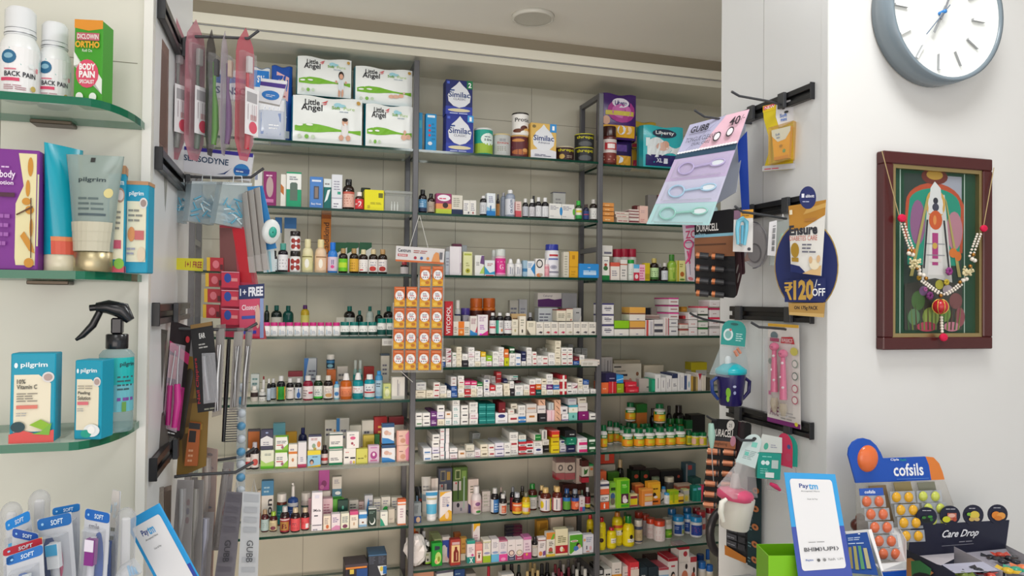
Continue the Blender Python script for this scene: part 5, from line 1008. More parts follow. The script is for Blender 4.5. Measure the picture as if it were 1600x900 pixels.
cart(142,205,620,'e2dcda','r.4,.05,.5,.95,c05a5a;r.85,.05,1,.95,b83a4a;r.6,.1,.66,.9,999','upright white carton with thin red bars',d=.09)
for yt,yb,c,lv in((370,460,'c8408a',0),(465,555,'b02a7a',1),(560,648,'e04a9a',2)):cart(208,332,yt,'e2dede','r0,.8,1,1,%s;r.15,.35,.85,.5,a77'%c,'white carton with magenta edge',yb=yb,lvl=LV(4-lv,5),d=.14)
for yt,yb in((652,740),(745,842)):cart(212,322,yt,'e0e0e0','r.2,.45,.8,.6,667','white carton with grey word',yb=yb if yb<800 else None,d=.14,lvl='under the magenta-edged ones' if yb<800 else 'lowest')
cart(365,440,485,'c88a28','e.5,.5,.3,.2,e0a848','amber carton lying at the back',off=.11,yb=550);cart(330,455,620,'c8beb6','','beige box behind the red-lined cartons',off=.08)
stk=[(345,455,700,'r0,.8,1,1,b86a60;l.2,.3,.8,.5,1,a99',765,'white carton with dusty red edge'),(345,455,768,'r0,.75,1,1,9a4a44;l.2,.2,.8,.4,1,a99',None,'white carton with dusty red edge')]
for x0,x1,yt,dc,yb,de in stk:cart(x0,x1,yt,'dcd6ce',dc,de,yb=yb,d=.1,lvl='upper of two' if yb else 'lower of two')
cart(384,432,600,'a82830','','small crimson carton upon the red-edged ones',off=.04,yb=640,d=.05)
for k,(yt,yb)in enumerate(((560,650),(655,745),(750,842))):cart(460,572,yt,'e6e2e2','l.25,.4,.8,.6,1,c66','white carton with faint red line, under the hook',yb=yb if k<2 else None,lvl=LV(2-k,3),d=.1)
cart(520,580,495,'c8b4ac','r.1,.4,.9,.9,a82c3c','beige carton with crimson patch',off=.08)
for yt,yb,c,lv in((480,578,'d8506a',3),(582,660,'2a4030',2),(665,748,'6a8a70',1),(752,842,'2a7a3a',0)):cart(588,706,yt,'e4e2de','r0,.78,1,1,%s;l.2,.3,.8,.5,1,888'%c,'white carton with %s edge'%cname(c),yb=yb if lv else None,lvl=LV(lv,4),d=.1)
for yt,yb,c,lv in((400,485,'f0eef0',3),(500,620,'b82a58',2),(622,735,'d8385a',1),(740,842,'a8a4a4',0)):cart(728,858,yt,'e4dedf','r0,.78,1,1,%s;l.3,.35,.8,.5,1,a77'%c,'white carton with %s edge beside the pier'%cname(c),yb=yb if lv else None,lvl=LV(lv,4),d=.1)
flush()
row('right',4,920,540,8)
cart(152,300,145,'c2bdba','r.3,.05,.34,.95,8a8482;r.55,.1,.62,.9,6a6664;r.8,.1,.84,.9,8a8482','upright grey-white carton at the back',off=.13,d=.05)
cart(305,660,225,'d2ccbc','r.03,.85,.28,.9,333;r.03,.52,.5,.6,3a3a44;e.85,.6,.05,.08,8a5a40;e.6,.3,.06,.14,c88a7a;l.1,.7,.5,.8,1,998','wide beige carton with hand pictures at the back',off=.13,d=.05)
cart(310,650,182,'b4aa94','','tan tray on the wide beige carton',off=.15,d=.06,yb=222);cart(692,936,245,'c8bda8','r.28,.1,.7,.35,9a8a70;l.1,.5,.8,.7,1,887','beige carton with framed word at the back',off=.13,d=.06)
cart(1280,1476,210,'c0bcb8','r0,.0,.3,1,a89c20;r0,.7,1,1,c4b41c;l.4,.2,.9,.6,3,889','yellow-topped grey carton at the back',off=.12,d=.06)
cart(155,343,345,'241f4a','r.55,.35,.9,.45,9a98b8;r0,0,.3,1,1a1636','navy carton on the orange and red ones',yb=455,d=.08);cart(155,248,462,'e06a3a','l.2,.4,.8,.6,1,f0c0a0','orange carton under the navy one',d=.08);cart(250,350,450,'cc2c34','r.45,0,.5,1,f0c8c8;r.7,0,.75,1,a81c24','red carton under the navy one',d=.08)
cart(348,434,370,'2a8ed4','p0,.3,1,.5,1,.6,0,.4,bcdcf0','sky blue carton',yb=468,d=.08);cart(354,440,476,'93a824','l.1,.4,.8,.6,1,c8d870','olive green carton',d=.08)
cart(458,600,455,'cc2438','r.2,.1,.9,.5,e05060;l.3,.2,.8,.4,1,f0c0c0','red flat carton',yb=515,lvl='upper of two',d=.09);cart(465,628,518,'c82236','r.2,.2,.9,.6,dc4454;l.3,.3,.8,.5,1,f0c0c0','red flat carton',lvl='lower of two',d=.09)
cart(630,785,415,'b4aaa4','r.6,.3,.9,.4,555','grey-brown carton lying behind the green-edged one',off=.04)
cart(785,832,418,'0f8a64','r.2,.1,.8,.9,2aa47c','teal-green upright carton end',d=.08)
for k,(x0,x1,yt,dc)in enumerate(((832,902,362,'r.45,.2,.55,.8,556'),(905,968,400,'r.4,.3,.5,.8,667'),(972,1040,378,'r.5,.3,.6,.8,667;r.2,.2,.3,.6,99a'),(1045,1112,352,'r0,.75,1,1,2a3458;l.2,.3,.8,.5,2,556'),(1115,1195,345,'r.3,.1,.36,.9,889;r.6,.2,.66,.8,99a'),(1198,1226,365,'r0,.1,1,.95,3a4a78'),(1228,1278,360,'e.5,.4,.2,.2,8ab'))):
    cart(x0,x1,yt,'dfdfdf',dc,'upright white carton in the book-like row',d=.11)
cart(1280,1305,385,'b8943c','','upright ochre carton',d=.1);cart(1308,1338,390,'6a5a34','','upright olive brown carton',d=.1);cart(1340,1365,392,'b8a068','','upright tan carton',d=.1)
cart(1366,1414,350,'d8d0cc','p0,1,1,1,.5,.6,b02c40','white carton with crimson notch',d=.1,rz=.08);cart(1416,1468,375,'dad2c4','','plain cream carton leaning',d=.1,rz=.12);cart(1475,1515,400,'4a4438','','dark olive carton',d=.08)
flush()
row('right',5,930,620,8.42)
HIM='r0,.72,1,1,1f8a4a;r.2,.8,.7,.95,d8e0c8;e.3,.35,.34,.4,e8941c;r.35,.3,.95,.6,d8c828;r0,0,1,.06,2a6a3a'
def him(x0,x1,yt,de,b=None,off=None,yb=None):bot(x0,x1,yt,'e6e4e2','0b6a3c','e0b41c',HIM,de,'pill','g',b=b,off=off,yb=yb)
him(68,160,370,'white tablet bottle with green cap beside the rack post',b=697)
him(150,238,318,'white tablet bottle with green cap behind the post-side one',b=630)
for x0,yt,b in((370,418,682),(522,415,680),(662,408,675),(800,400,670),(932,396,662),(1064,388,655)):him(x0,x0+134,yt,'front white tablet bottle with green cap and yellow label',b=b)
for x0,yt,b in((318,380,620),(268,355,590)):him(x0,x0+110,yt,'white tablet bottle with green cap in the file going back',b=b)
for k,x0 in enumerate((465,580,640,760,880,1000)):him(x0,x0+110,350+6*(k%2),'tablet bottle with green cap in the second file',off=.11)
for k,x0 in enumerate((230,400)):him(x0,x0+100,335,'dark-shaded tablet bottle at the back',off=.17)
him(412,538,75,'tablet bottle stacked on the back files at left',off=.13,yb=325);him(795,932,95,'tablet bottle stacked alone on top in the middle',off=.08,yb=350)
cart(545,685,95,'b0682c','r0,.78,1,1,1f6a2a;e.5,.3,.3,.2,8a3a2a','orange-brown carton stacked beside the left tablet bottle',off=.14,d=.05)
for x0,x1,yt in((720,800,150),(935,1005,118),(1045,1190,115)):bot(x0,x1,yt,'1a1616','221c1c',None,'','black syrup bottle at the back','syrup',off=.15)
for x0 in(945,1060):bot(x0,x0+100,285,'c8681c','1f7a34','d0902c','e.5,.5,.3,.3,b84a2a','orange jar with green lid','jar','g',off=.13)
cart(1200,1280,310,'a8a89c','r0,.6,1,1,1a6a3a','grey and green carton',off=.12);cart(1260,1450,240,'1c1a1c','r.2,0,1,.12,9a9a98','black box at the back right',off=.14,d=.06)
bot(1195,1265,440,'0f4a30','0c5a36','d2c41c','r.2,.2,.8,.8,8a9a2a','small green jar with yellow label','jar','g',b=645)
for x0 in(1275,1370):bot(x0,x0+98,470,'d8d0c0','0b6a3c','d8c828','e.3,.5,.3,.4,e0b0a0;r.5,.2,.9,.8,b8b020','small wide jar with green lid','jar','g',b=650)
flush()
row('right',6,930,700,8.42)
cart(70,255,70,'b83a28','r.3,.3,.6,1,9a9488','brick red box stacked topmost at the back',off=.14,yb=205,d=.05);cart(62,268,220,'9a948c','r.2,.5,.7,.8,26262a','grey carton with black lettering under the red box',off=.13,d=.06)
bot(285,380,150,'14120f','a8906a','1c2438','','tall black oil bottle at the back','syrup',off=.12)
cart(62,150,310,'d8643c','e.4,.5,.3,.3,dcc8c0','orange-red carton behind the white striped one',off=.09,d=.05)
cart(62,186,445,'e4dedc','r0,0,1,.26,e0582c;p.42,.03,.58,.03,.58,.16,.5,.22,.42,.16,ece0da;r0,.54,1,.74,e0643c;r0,.52,1,.54,222;r0,.27,1,.29,222;r0,.84,1,.92,3a3f5c;l.15,.34,.85,.46,2,445','white carton with orange bands beside the post',b=805)
cart(165,318,320,'3a6a1c','r0,0,1,.7,52861f','dark green carton behind',off=.1,d=.06)
cart(188,285,455,'a8b884','r0,.6,1,1,7ab03a;r.2,.68,.85,.8,24401c;e.45,.45,.3,.14,3a5a8a;e.45,.25,.3,.14,6a6258;r0,0,1,.1,c8c4b8','green and grey carton with a blue blossom',b=785)
cart(285,455,415,'8ec828','r.3,.5,.92,.95,4aa820;r.34,.16,.92,.5,4a1f3a;e.6,.33,.16,.12,d8c0c8;e.65,.25,.2,.08,e8e4e8;r.34,.04,.92,.12,3aa02c;e.6,.75,.2,.05,7ad04a;l.4,.8,.85,.86,1,d0f0a0','tall lime green carton with a dark picture',b=790)
cart(458,560,610,'e6d8a0','r.05,.12,.95,.62,e0cc1c;r.05,.64,.95,.86,8a2a3c;r0,0,1,.1,b0303c','small yellow and maroon carton',b=765)
cart(560,608,620,'b9bcae','r0,0,1,.4,6a8a6a','small grey green carton',b=735);bot(470,552,560,'a8a8a0','b0b0a8',None,'','grey jar behind the small yellow carton','jar','g',off=.08)
for x0 in(475,600):cart(x0,x0+110,300,'0f2a16','e.6,.8,.25,.07,b84a34','black-green carton with red oval at the back',off=.13,d=.05)
cart(505,668,250,'26181a','','dark box on the black-green cartons',off=.14,d=.05,yb=298);cart(712,855,290,'26181c','r0,.5,1,.6,6a2a34','black box with maroon line at the back',off=.14,d=.05);cart(860,1150,300,'1a1a1e','e.82,.75,.06,.06,a84a3a;r.1,.7,.6,.76,3a3a40','long black carton at the back',off=.15,d=.04)
bot(748,850,380,'7a8474','8a9478',None,'','grey green jar at the back','jar','g',off=.11)
cart(528,640,480,'c0582c','r0,.9,1,1,d88a4a','rust orange carton',off=.07,d=.04);cart(615,762,540,'e08a3a','r.25,.03,.95,.25,d8c8d0;r.25,.6,.95,.72,dcb8a8;r.25,.3,.95,.55,e0b868;r0,.9,1,1,e8a04a','orange carton with cream print',b=765);cart(700,860,450,'e0a02c','r.3,0,1,.26,e07a2a;r.3,.28,1,.9,e4b02c;e.5,.44,.14,.1,2a2018;e.6,.34,.16,.06,e8d8d8;l.4,.68,.8,.8,1,4a2a10;r.3,.12,.8,.18,4a2a10','orange yellow carton with a woman',b=748)
bot(868,918,505,'c0c4c8','3a90cc','d8dce0','','white tube with blue cap behind','spray','g',off=.09);bot(908,985,585,'dadcde','3a94d0','d6d8dc','l.2,.3,.8,.8,3,8ab','white roll bottle with blue cap','spray','g',b=742);cart(862,905,600,'d8d8d0','p0,0,1,.3,1,.5,0,.2,443','white carton with black swoosh',b=710)
bot(925,1045,380,'5a5654','d4ccb8','4a4644','','grey jar with big cream lid','jar','g',off=.12)
cart(985,1100,560,'b4c41c','r0,.0,1,.3,d8c81c;r0,.7,1,.95,8ab41c;r.3,.1,.5,.9,9aac18','lime and yellow carton',b=755);cart(1095,1165,610,'d8b02c','r0,.2,1,.4,5a3a1c;r0,.8,1,1,dcc8b0','amber carton with brown band',b=735);cart(1165,1238,545,'c4c48a','e.5,.3,.3,.2,d0b83a;r0,.6,1,.9,b8b8b0','cream and yellow carton',b=710)
cart(1080,1275,480,'c8ac98','r0,.3,1,.7,b8604a','brownish red carton behind the amber one',off=.09,d=.04,yb=560)
cart(1195,1325,205,'3a5a68','r0,0,.15,1,8a8a90;r.2,.8,.6,.95,a84a4a;r.2,.3,1,.6,2a4450','slate blue box at the back',off=.14,d=.05)
cart(1285,1395,400,'27504c','r.3,.4,.9,.7,8aa8a4','grey teal carton stacked behind',off=.09,d=.05);cart(1285,1340,500,'0a7060','r.1,.7,.9,.85,5ab','teal green carton',b=705);cart(1340,1398,500,'0a7a68','r.2,.75,.9,.9,9ad','teal green carton',b=705)
cart(1405,1495,500,'c82a50','r.3,.4,.8,.8,e06a88','crimson pink carton by the hanging batteries',b=705);
flush()
row('right',7,930,780,7.5)
YB_='r.2,.25,.75,.5,f0eedc;l.25,.28,.7,.48,2,2a2a1a;e.5,.65,.16,.12,2a2410'
bot(28,128,215,'e0cc10','c01c2a','e2d012','e.5,.4,.2,.12,3a1c14;r.4,.6,.6,.8,c8b010','yellow powder bottle with red cap beside the post','slim','g',b=600)
bot(145,252,335,'e0cc10','b81c3c','e2d012','r.4,.35,.9,.75,f0ecdc;l.45,.4,.85,.7,2,4a2a2a','shorter yellow bottle with crimson cap','slim','g',b=585)
bot(212,328,155,'d8c818','b8742a','dccb14','r.2,.42,.85,.68,f0ecdc;l.25,.45,.8,.65,2,222;r.1,.8,.9,.95,c85a2a;e.8,.62,.1,.06,222','tallest yellow bottle with orange cap','slim','g',b=550)
bot(340,466,200,'e0cc10','10782a','e2d012','r.35,.2,.9,.45,f0ecdc;l.4,.24,.85,.42,2,222;e.6,.6,.12,.16,2a2014','tapering yellow bottle with green cap','horl','g',b=562)
bot(322,372,150,'c8b818','12502a',None,'','bottle with deep green cap behind','slim','g',off=.11)
bot(465,555,240,'d8ccc0','dedad2','c8b48a','r0,.8,1,1,4a5068;r0,0,1,.1,4a5068;l.3,.3,.7,.6,4,a08a60','white bottle with tan and slate label','spray','g',b=525)
RDL='l.2,.6,.8,.85,2,b84a4a;l.2,.1,.8,.4,3,c89a9a'
bot(705,830,252,'e4dcdc','d8482a','e2d8d8',RDL,'white jar with orange-red lid in front','jar','g',b=505)
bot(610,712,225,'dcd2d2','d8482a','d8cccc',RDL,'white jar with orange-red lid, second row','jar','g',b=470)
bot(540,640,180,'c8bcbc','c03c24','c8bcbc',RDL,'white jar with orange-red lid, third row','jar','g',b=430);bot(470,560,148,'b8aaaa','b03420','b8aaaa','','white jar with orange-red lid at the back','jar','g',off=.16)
bot(800,905,230,'e2e2dc','c9c2b4','5a9a1c','r0,.75,1,1,e2e2dc;e.5,.4,.4,.2,8ac83a;r.5,.3,.9,.4,dcd84a','white jar with beige lid and green label','jar','g',b=470)
BL='r.1,.1,.6,.9,1c4a9a;r.62,.5,.95,.9,5a9ac8;r.62,.1,.95,.45,a8b868;l.15,.5,.5,.8,2,a8bce0'
bot(925,1052,200,'e2e4e6','2a94d4','d8dee4',BL,'white jar with sky blue lid and blue label','jar','g',b=438)
bot(1138,1265,205,'e2e4e6','2a94d4','d8dee4','r.05,.08,.9,.92,1f3f98;l.15,.3,.8,.8,4,c04a58','foremost white jar with sky blue lid and navy label','jar','g',b=455)
bot(1050,1150,170,'d4d8dc','2a84c4','c8ced8',BL,'white jar with sky blue lid, behind','jar','g',b=410)
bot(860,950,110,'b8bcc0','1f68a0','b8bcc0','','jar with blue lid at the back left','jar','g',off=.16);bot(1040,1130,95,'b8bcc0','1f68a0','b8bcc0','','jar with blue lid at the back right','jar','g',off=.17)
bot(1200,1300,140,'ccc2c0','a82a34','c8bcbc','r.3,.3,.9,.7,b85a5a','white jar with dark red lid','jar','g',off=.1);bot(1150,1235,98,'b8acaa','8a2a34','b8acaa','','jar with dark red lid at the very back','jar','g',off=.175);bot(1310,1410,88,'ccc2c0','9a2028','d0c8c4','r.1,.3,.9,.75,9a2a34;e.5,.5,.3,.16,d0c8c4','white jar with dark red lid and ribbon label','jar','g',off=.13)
flush()
RW.z=.12;RW.ctx='lowest right shelf'
cart(38,100,815,'d8d8d4','r0,.85,1,1,222;r.1,.88,.8,.97,ddd','white carton with black top beside the post',off=.03,d=.1);cart(105,195,820,'e0e0dc','r0,.6,1,.8,1a6a2a;l.2,.85,.8,.95,1,222','white carton with green band',off=.03,d=.1);cart(200,312,740,'e6e0da','r0,.62,1,.75,e09a3a;l.3,.78,.8,.9,2,999;e.9,.52,.08,.04,222','large white carton with orange band',off=.03,d=.2);cart(320,405,785,'e2dcd8','r0,.55,1,.7,e08a3a;l.3,.75,.8,.9,2,aaa','white carton with orange band and curl',off=.04,d=.15)
cart(405,515,740,'dc3a44','r.1,.7,1,.85,e8d8cc;r0,.3,1,.65,e09a3c;l.1,.86,.9,.94,1,f0c8c8','long bright red carton with orange front',off=.02,d=.2);cart(280,400,650,'b83a40','','red carton behind the bright one',off=.13,d=.09)
cart(525,615,800,'2a3a44','r0,0,1,.55,e0dcd8;l.2,.75,.8,.88,1,ccc','white carton with black-blue top',off=.03,d=.12);cart(625,742,795,'26343e','r0,0,1,.5,dcd4d4;l.2,.7,.8,.85,1,bbb;r0,.52,1,.56,b04a5a','white carton with slate top',off=.03,d=.12);cart(750,862,800,'dfe0e2','r0,.55,1,.8,8ab4d4;r.0,.93,1,1,b04a58;l.2,.3,.9,.4,1,888;e.9,.1,.1,.1,2a9a3a','white and light blue carton with red edge',off=.03,d=.14)
cart(640,800,700,'4a3034','l.1,.85,.9,.95,2,a8646c','dark maroon printed carton at the back',off=.13,d=.08)
cart(855,970,690,'e4dedc','r0,.93,1,1,a82030;r.3,.8,.7,.84,c04050;e.5,.6,.22,.1,2a2224;e.55,.58,.16,.07,dcb8a8;l.2,.2,.8,.3,2,a88','white carton with round portrait and red top',off=.03,d=.1);cart(800,880,660,'b8a8a4','r0,.9,1,1,a82030','white carton with red top behind the portrait one',off=.12,d=.05)
cart(985,1105,545,'e2dcd8','r0,.93,1,1,a82434;e.6,.85,.2,.05,b03440;e.55,.45,.3,.1,c8785a;e.45,.35,.25,.08,a8343c;e.7,.62,.12,.05,2a2020;r0,.7,1,.705,bbb;r0,0,1,.1,b8343c','tall white carton with red figures',off=.04,d=.08);cart(1108,1190,675,'e2dad8','r.1,.88,1,1,b03a44;e.5,.5,.3,.16,b85a48;e.6,.7,.15,.07,2a2020;e.5,.2,.3,.1,a83440','shorter white carton with red figures',off=.03,d=.07)
cart(915,985,560,'8a2430','','dark red carton at the back',off=.15,d=.05)
bot(1215,1300,735,'d4d4d4','1f6ab8','cfcac0','e.6,.5,.2,.3,4a6a9a','white round jar with blue lid, left one','spray','g',off=.04);bot(1305,1380,770,'d4cfc4','1f64b4','d0c8b4','','cream bottle with blue lid','spray','g',off=.03);bot(1285,1355,590,'cfc8a8','2460b0','cfc8a8','e.5,.4,.3,.2,5a4a8a','cream bottle with blue pointed cap at the back','horl','g',off=.11);bot(1195,1280,650,'b4b8bc','1c4f98',None,'','jar with deep blue lid at the back','spray','g',off=.14)
flush()

blk=M('1c1c1f','k');rodm=M('3c3d40','k')
def rail(x,sgn,y0,y1,z,label):
    """slotted steel channel along the pier; sgn = direction it stands out"""
    mb=MB();b=lambda a,c,zz0,zz1:mb.box(min(x+sgn*a,x+sgn*c),max(x+sgn*a,x+sgn*c),y0,y1,zz0,zz1,blk,.0008)
    b(.0002,.003,z-.016,z+.016);b(.003,.010,z+.010,z+.016);b(.003,.010,z-.016,z-.010);b(.0085,.011,z+.004,z+.016);b(.0085,.011,z-.016,z-.006)
    t=empty('display_rail',(x,y0,z));world_mb('channel',mb,(x,y0,z),t)
    mb=MB();mb.box(min(x+sgn*.0002,x+sgn*.012),max(x+sgn*.0002,x+sgn*.012),y0-.003,y0,z-.018,z+.018,blk,.0008);world_mb('end_cap',mb,(x,y0,z),t)
    return tag(t,label,'rail')
def hook(pts,r,clip,label,sgn,x):
    """pts: world polyline of the rod; clip: centre of the clip on the rail"""
    O=Vector(clip);t=empty('display_hook',O)
    mb=MB();a,c=sorted((x+sgn*.0115,x+sgn*.02));mb.box(a,c,O.y-.011,O.y+.011,O.z-.017,O.z+.017,rodm,.001);world_mb('clip',mb,O,t)
    mb=MB();mb.tube(pts,r,rodm,8);world_mb('rod',mb,O,t)
    return tag(t,label,'hook')
def card4(name,c,th,body,dec='',parent=None,kind='p',outline=None,dk='p',origin=None,lift=.00025):
    """card through four points (pixel x, pixel y, distance Y): TL, TR, BR, BL"""
    P=[atY(*q)for q in c];N=(P[1]-P[0]).cross((P[3]+P[2])/2-(P[0]+P[1])/2).normalized()
    if N.dot(CAM-P[0])<0:N=-N
    O_=(P[0]+P[1])/2;P=[onp(q[0],q[1],O_,N)for q in c]
    mb=MB();m=M(body,kind)if isinstance(body,str)else body;mp=quadmap(P,N,lift)
    pts=[mp(u,v,0)for u,v in outline]if outline else[P[3],P[2],P[1],P[0]]
    mb.prism(pts,-N*th,m)
    if dec:decor(mb,dec,mp,1,dk)
    O=Vector(origin)if origin is not None else P[0].lerp(P[1],.5)
    o=world_mb(name,mb,O if parent is None else parent.location,parent)if parent is None else world_mb(name,mb,parent.location,parent)
    return o,mp,N,P
for z,y1,nm in((1.945,1.57,'topmost'),(1.712,1.56,'second'),(1.472,1.60,'third'),(1.235,1.60,'lowest')):
    rail(PL,1,1.238,y1,z,'black slotted steel rail on the left pier, %s of four'%nm)
def lrod(Y,pts,label,zc):
    P=[atY(x,y,Y)for x,y in pts];P[0].x=PL+.014
    return hook(P,.0028,(PL+.016,Y,zc),label,1,PL),P
R1,P1=lrod(1.43,[(262,57),(300,57),(345,58),(388,60),(404,48)],'grey steel hook carrying the toothbrush blister packs',1.945)
R2,P2=lrod(1.50,[(262,274),(300,276),(345,278),(392,277),(412,263)],'grey steel hook carrying the clear boxes of floss picks',1.712)
R3,P3=lrod(1.38,[(258,513),(300,514),(345,515),(385,515),(402,505)],'grey steel hook carrying black manicure packs',1.472)
R4,P4=lrod(1.40,[(255,746),(300,742),(368,738),(396,722)],'front steel hook above the grey pouches',1.235)
R5,P5=lrod(1.49,[(300,722),(340,719),(376,714),(398,700)],'rear steel hook carrying the peach floral pack',1.235)
def loc_at(pxx,pyy,Y):return atY(pxx,pyy,Y)
film=M('e8e8ea','f',.12);filmp=M('e9a8b4','f',.45)
def brush_pack(pxx,Y,ztop,zbot,phi,cardcol,handle,bristle,label,backlabel=True):
    p=atY(pxx,57,Y);h=ztop-zbot;w=.046
    t=empty('toothbrush_pack',(p.x,Y,p.z),math.radians(phi));z0=zbot-p.z;z1=ztop-p.z
    out=[(0,z1),(w*.42,z1-.03),(w*.5,z1-.05),(w*.5,z0+.035),(w*.2,z0),(-w*.2,z0),(-w*.5,z0+.035),(-w*.5,z1-.05),(-w*.42,z1-.03)]
    mb=MB();mb.prism([(x,0,z)for x,z in out],(0,.0008,0),M(cardcol,'f',.5));obj('backing_card',mb,t)
    mb=MB()
    prof=[(z1-.045,.013,.004),(z1-.05,.017,.014),(z1-.09,.017,.016),(z1-.12,.011,.013),(z0+.09,.013,.016),(z0+.03,.012,.015),(z0+.012,.008,.004)]
    for(za,wa,da),(zb,wb,db)in zip(prof,prof[1:]):
        q=lambda z,ww,dd:[(-ww,-.0003,z),(-ww*.8,-dd,z),(ww*.8,-dd,z),(ww,-.0003,z)]
        A,B=q(za,wa,da),q(zb,wb,db)
        for i in range(3):mb.poly([B[i],B[i+1],A[i+1],A[i]],film,True)
    obj('blister',mb,t)
    mb=MB();mb.tube([(0,-.006,z0+.02),(0,-.009,z0+.05),(0.001,-.008,z0+.09),(0,-.006,z1-.11),(0,-.006,z1-.06)],[.0045,.0062,.0055,.0028,.0035],M(handle,'g'),10)
    b_=obj('toothbrush',mb,t)
    mb=MB();mb.box(-.0055,.0055,-.0135,-.006,z1-.085,z1-.055,M(bristle,'r'),.001);obj('bristles',mb,b_)
    if backlabel:
        mb=MB();mp=lambda u,v,k:(-.017+.034*u,-.0172-k*.0002,z0+.045+.085*v)
        mb.poly([mp(0,0,0),mp(1,0,0),mp(1,1,0),mp(0,1,0)],M('e9e6e8'))
        decor(mb,'r.12,.7,.88,.92,a8a5a8;e.6,.17,.3,.13,d8566a;l.4,.32,.85,.6,1,caa;r.2,.32,.23,.66,9a8a90;r.5,.34,.52,.66,9a8a90;r.65,.34,.67,.66,9a8a90;r.78,.34,.8,.66,c07a84',mp);obj('paper_label',mb,t)
    return tag(t,label,'toothbrush pack','toothbrush packs on the top left hook')
brush_pack(275,1.43,2.00,1.745,52,'c8808c','8a8a84','b0a8a8','pink-carded toothbrush blister nearest the left pier')
brush_pack(306,1.43,2.00,1.745,52,'cf8f9a','6a7a6a','b8b4b0','pink-carded toothbrush blister between the pier-side pack and the black brush')
brush_pack(331,1.43,1.985,1.755,75,'4a4448','5aa818','1c1c1e','toothbrush blister with a green and black handle',False)
brush_pack(352,1.43,1.985,1.758,80,'c8c0c8','6a2a78','d8c0a8','toothbrush blister with a purple handle',False)
brush_pack(384,1.43,1.995,1.75,50,'d06a78','c81c34','d8d4d4','toothbrush blister with a red handle at the end of the hook')
o=card4('hanging_pack',[(246,48,1.262),(264,78,1.32),(262,250,1.32),(244,238,1.262)],.004,'7d6058','r.15,.1,.85,.9,6a5048',kind='g')[0];tag(o,'narrow brown translucent pack hanging flat against the left pier','pack')
SN='r0,.0,1,.1,e8e8ee;'
o=card4('toothpaste_tag',[(332,108,1.58),(392,112,1.58),(392,158,1.58),(332,152,1.58)],.018,'e9ebf0','w0,1,.55,.78,.06,2a62b4;TSENSO|.08|.16|.9|.42|334a78')[0];tag(o,'white toothpaste carton with blue wave behind the purple-handled brush','carton')
o=card4('toothpaste_tag',[(408,122,1.55),(449,127,1.55),(437,164,1.55),(403,157,1.55)],.015,'eaeaee','r0,.68,1,.86,4a2f8a;e.5,.32,.38,.2,2a7ac8;t-|.1|.1|.2|.12|eee'.replace('t-|.1|.1|.2|.12|eee','l.3,.25,.7,.38,2,dfe8f4'))[0];tag(o,'tilted white toothpaste tag with violet band and blue oval','tag')
o=card4('toothpaste_carton',[(284,228,1.56),(396,240,1.56),(390,283,1.56),(286,268,1.56)],.03,'eaebf0','r0,.86,1,1,3a2f9a;TSENSODYNE|.02|.45|.66|.68|34506e;e.86,.32,.12,.26,2f86cc;r.76,.24,.98,.4,1f5ab0;p.5,.08,.62,.12,.72,.4,.68,.3,.6,.16,20407a;l.78,.27,.94,.37,1,e8f0fa')[0];tag(o,'white toothpaste carton with violet top edge hanging below the toothbrushes','carton')
def pick_box(c,label,seed):
    P=[atY(*q)for q in c];N=(P[1]-P[0]).cross(P[3]-P[0]).normalized();N=N if N.y<0 else-N
    t=empty('floss_pick_box',P[0].lerp(P[1],.5));O=t.location
    mb=MB();out=[P[3]+(P[3]-P[0])*-.02,P[2],P[1],P[0]];mb.prism(out,-N*.022,M('c4d4da','f',.4));world_mb('clear_box',mb,O,t)
    rr=random.Random(seed);mb=MB()
    for i in range(44):
        u,v=rr.uniform(.18,.82),rr.uniform(.1,.62);c0=P[3].lerp(P[2],u).lerp(P[0].lerp(P[1],u),v)-N*rr.uniform(-.002,.006);a=rr.uniform(-1.2,1.2)
        d=Vector((math.cos(a)*.9,0,math.sin(a)));ux=(P[2]-P[3]).normalized();d=(ux*math.cos(a)+Vector((0,0,1))*math.sin(a))*.008
        mb.tube([c0-d,c0+d],.0015,M('5fa8c4' if i%3 else 'd4e6ec','g'),5)
    o=world_mb('picks',mb,O,t);o['kind']='stuff'
    mb=MB();mb.prism([P[0]+(P[3]-P[0])*.06,P[1]+(P[2]-P[1])*.06,P[1],P[0]],-N*.024,M('dfe6e8','g'));world_mb('lid',mb,O,t)
    mb=MB();u=P[0].lerp(P[1],.5);mb.tube([u+Vector((-.008,0,0)),u+Vector((-.007,0,.012)),u+Vector((.007,0,.012)),u+Vector((.008,0,0))],.001,M('dfe6e8','g'),6);world_mb('hang_loop',mb,O,t)
    return tag(t,label,'floss pick box','clear boxes of floss picks on the second left hook')
pick_box([(262,285,1.46),(298,284,1.50),(292,350,1.50),(257,346,1.46)],'clear box of blue floss picks nearest the left pier',1)
pick_box([(300,283,1.46),(345,284,1.49),(334,352,1.49),(294,346,1.46)],'clear box of blue floss picks between two others',2)
pick_box([(348,284,1.44),(394,286,1.47),(382,358,1.47),(336,350,1.44)],'clear box of blue floss picks beside the blue cards',3)
for k in range(4):
    x=372+10*k;Y=1.452-.008*k
    if k<3:o=card4('hanging_card',[(x,304-4*k,Y+.02),(x+13,300-4*k,Y),(x+27,426-2*k,Y),(x+12,426-2*k,Y+.02)],.0012,'bdb8b2','r0,0,.5,1,a39d98;r0,.0,1,.2,cfcac6')[0];tag(o,'grey-edged hanging card queued behind the blue floss card, %s'%('farthest','middle','nearest')[k],'card','cards behind the blue floss card')
o=card4('floss_card',[(386,292,1.455),(410,290,1.44),(432,388,1.44),(408,392,1.455)],.001,'3f8fd0','r.1,.5,.5,.7,2a6ab0;l.15,.75,.6,.95,3,8ac0e8')[0]
t=empty('floss_card',o.location);o.name='backing_card';o.parent=t;o.location=(0,0,0)
c=atY(423,362,1.425);mb=MB();R_=.017
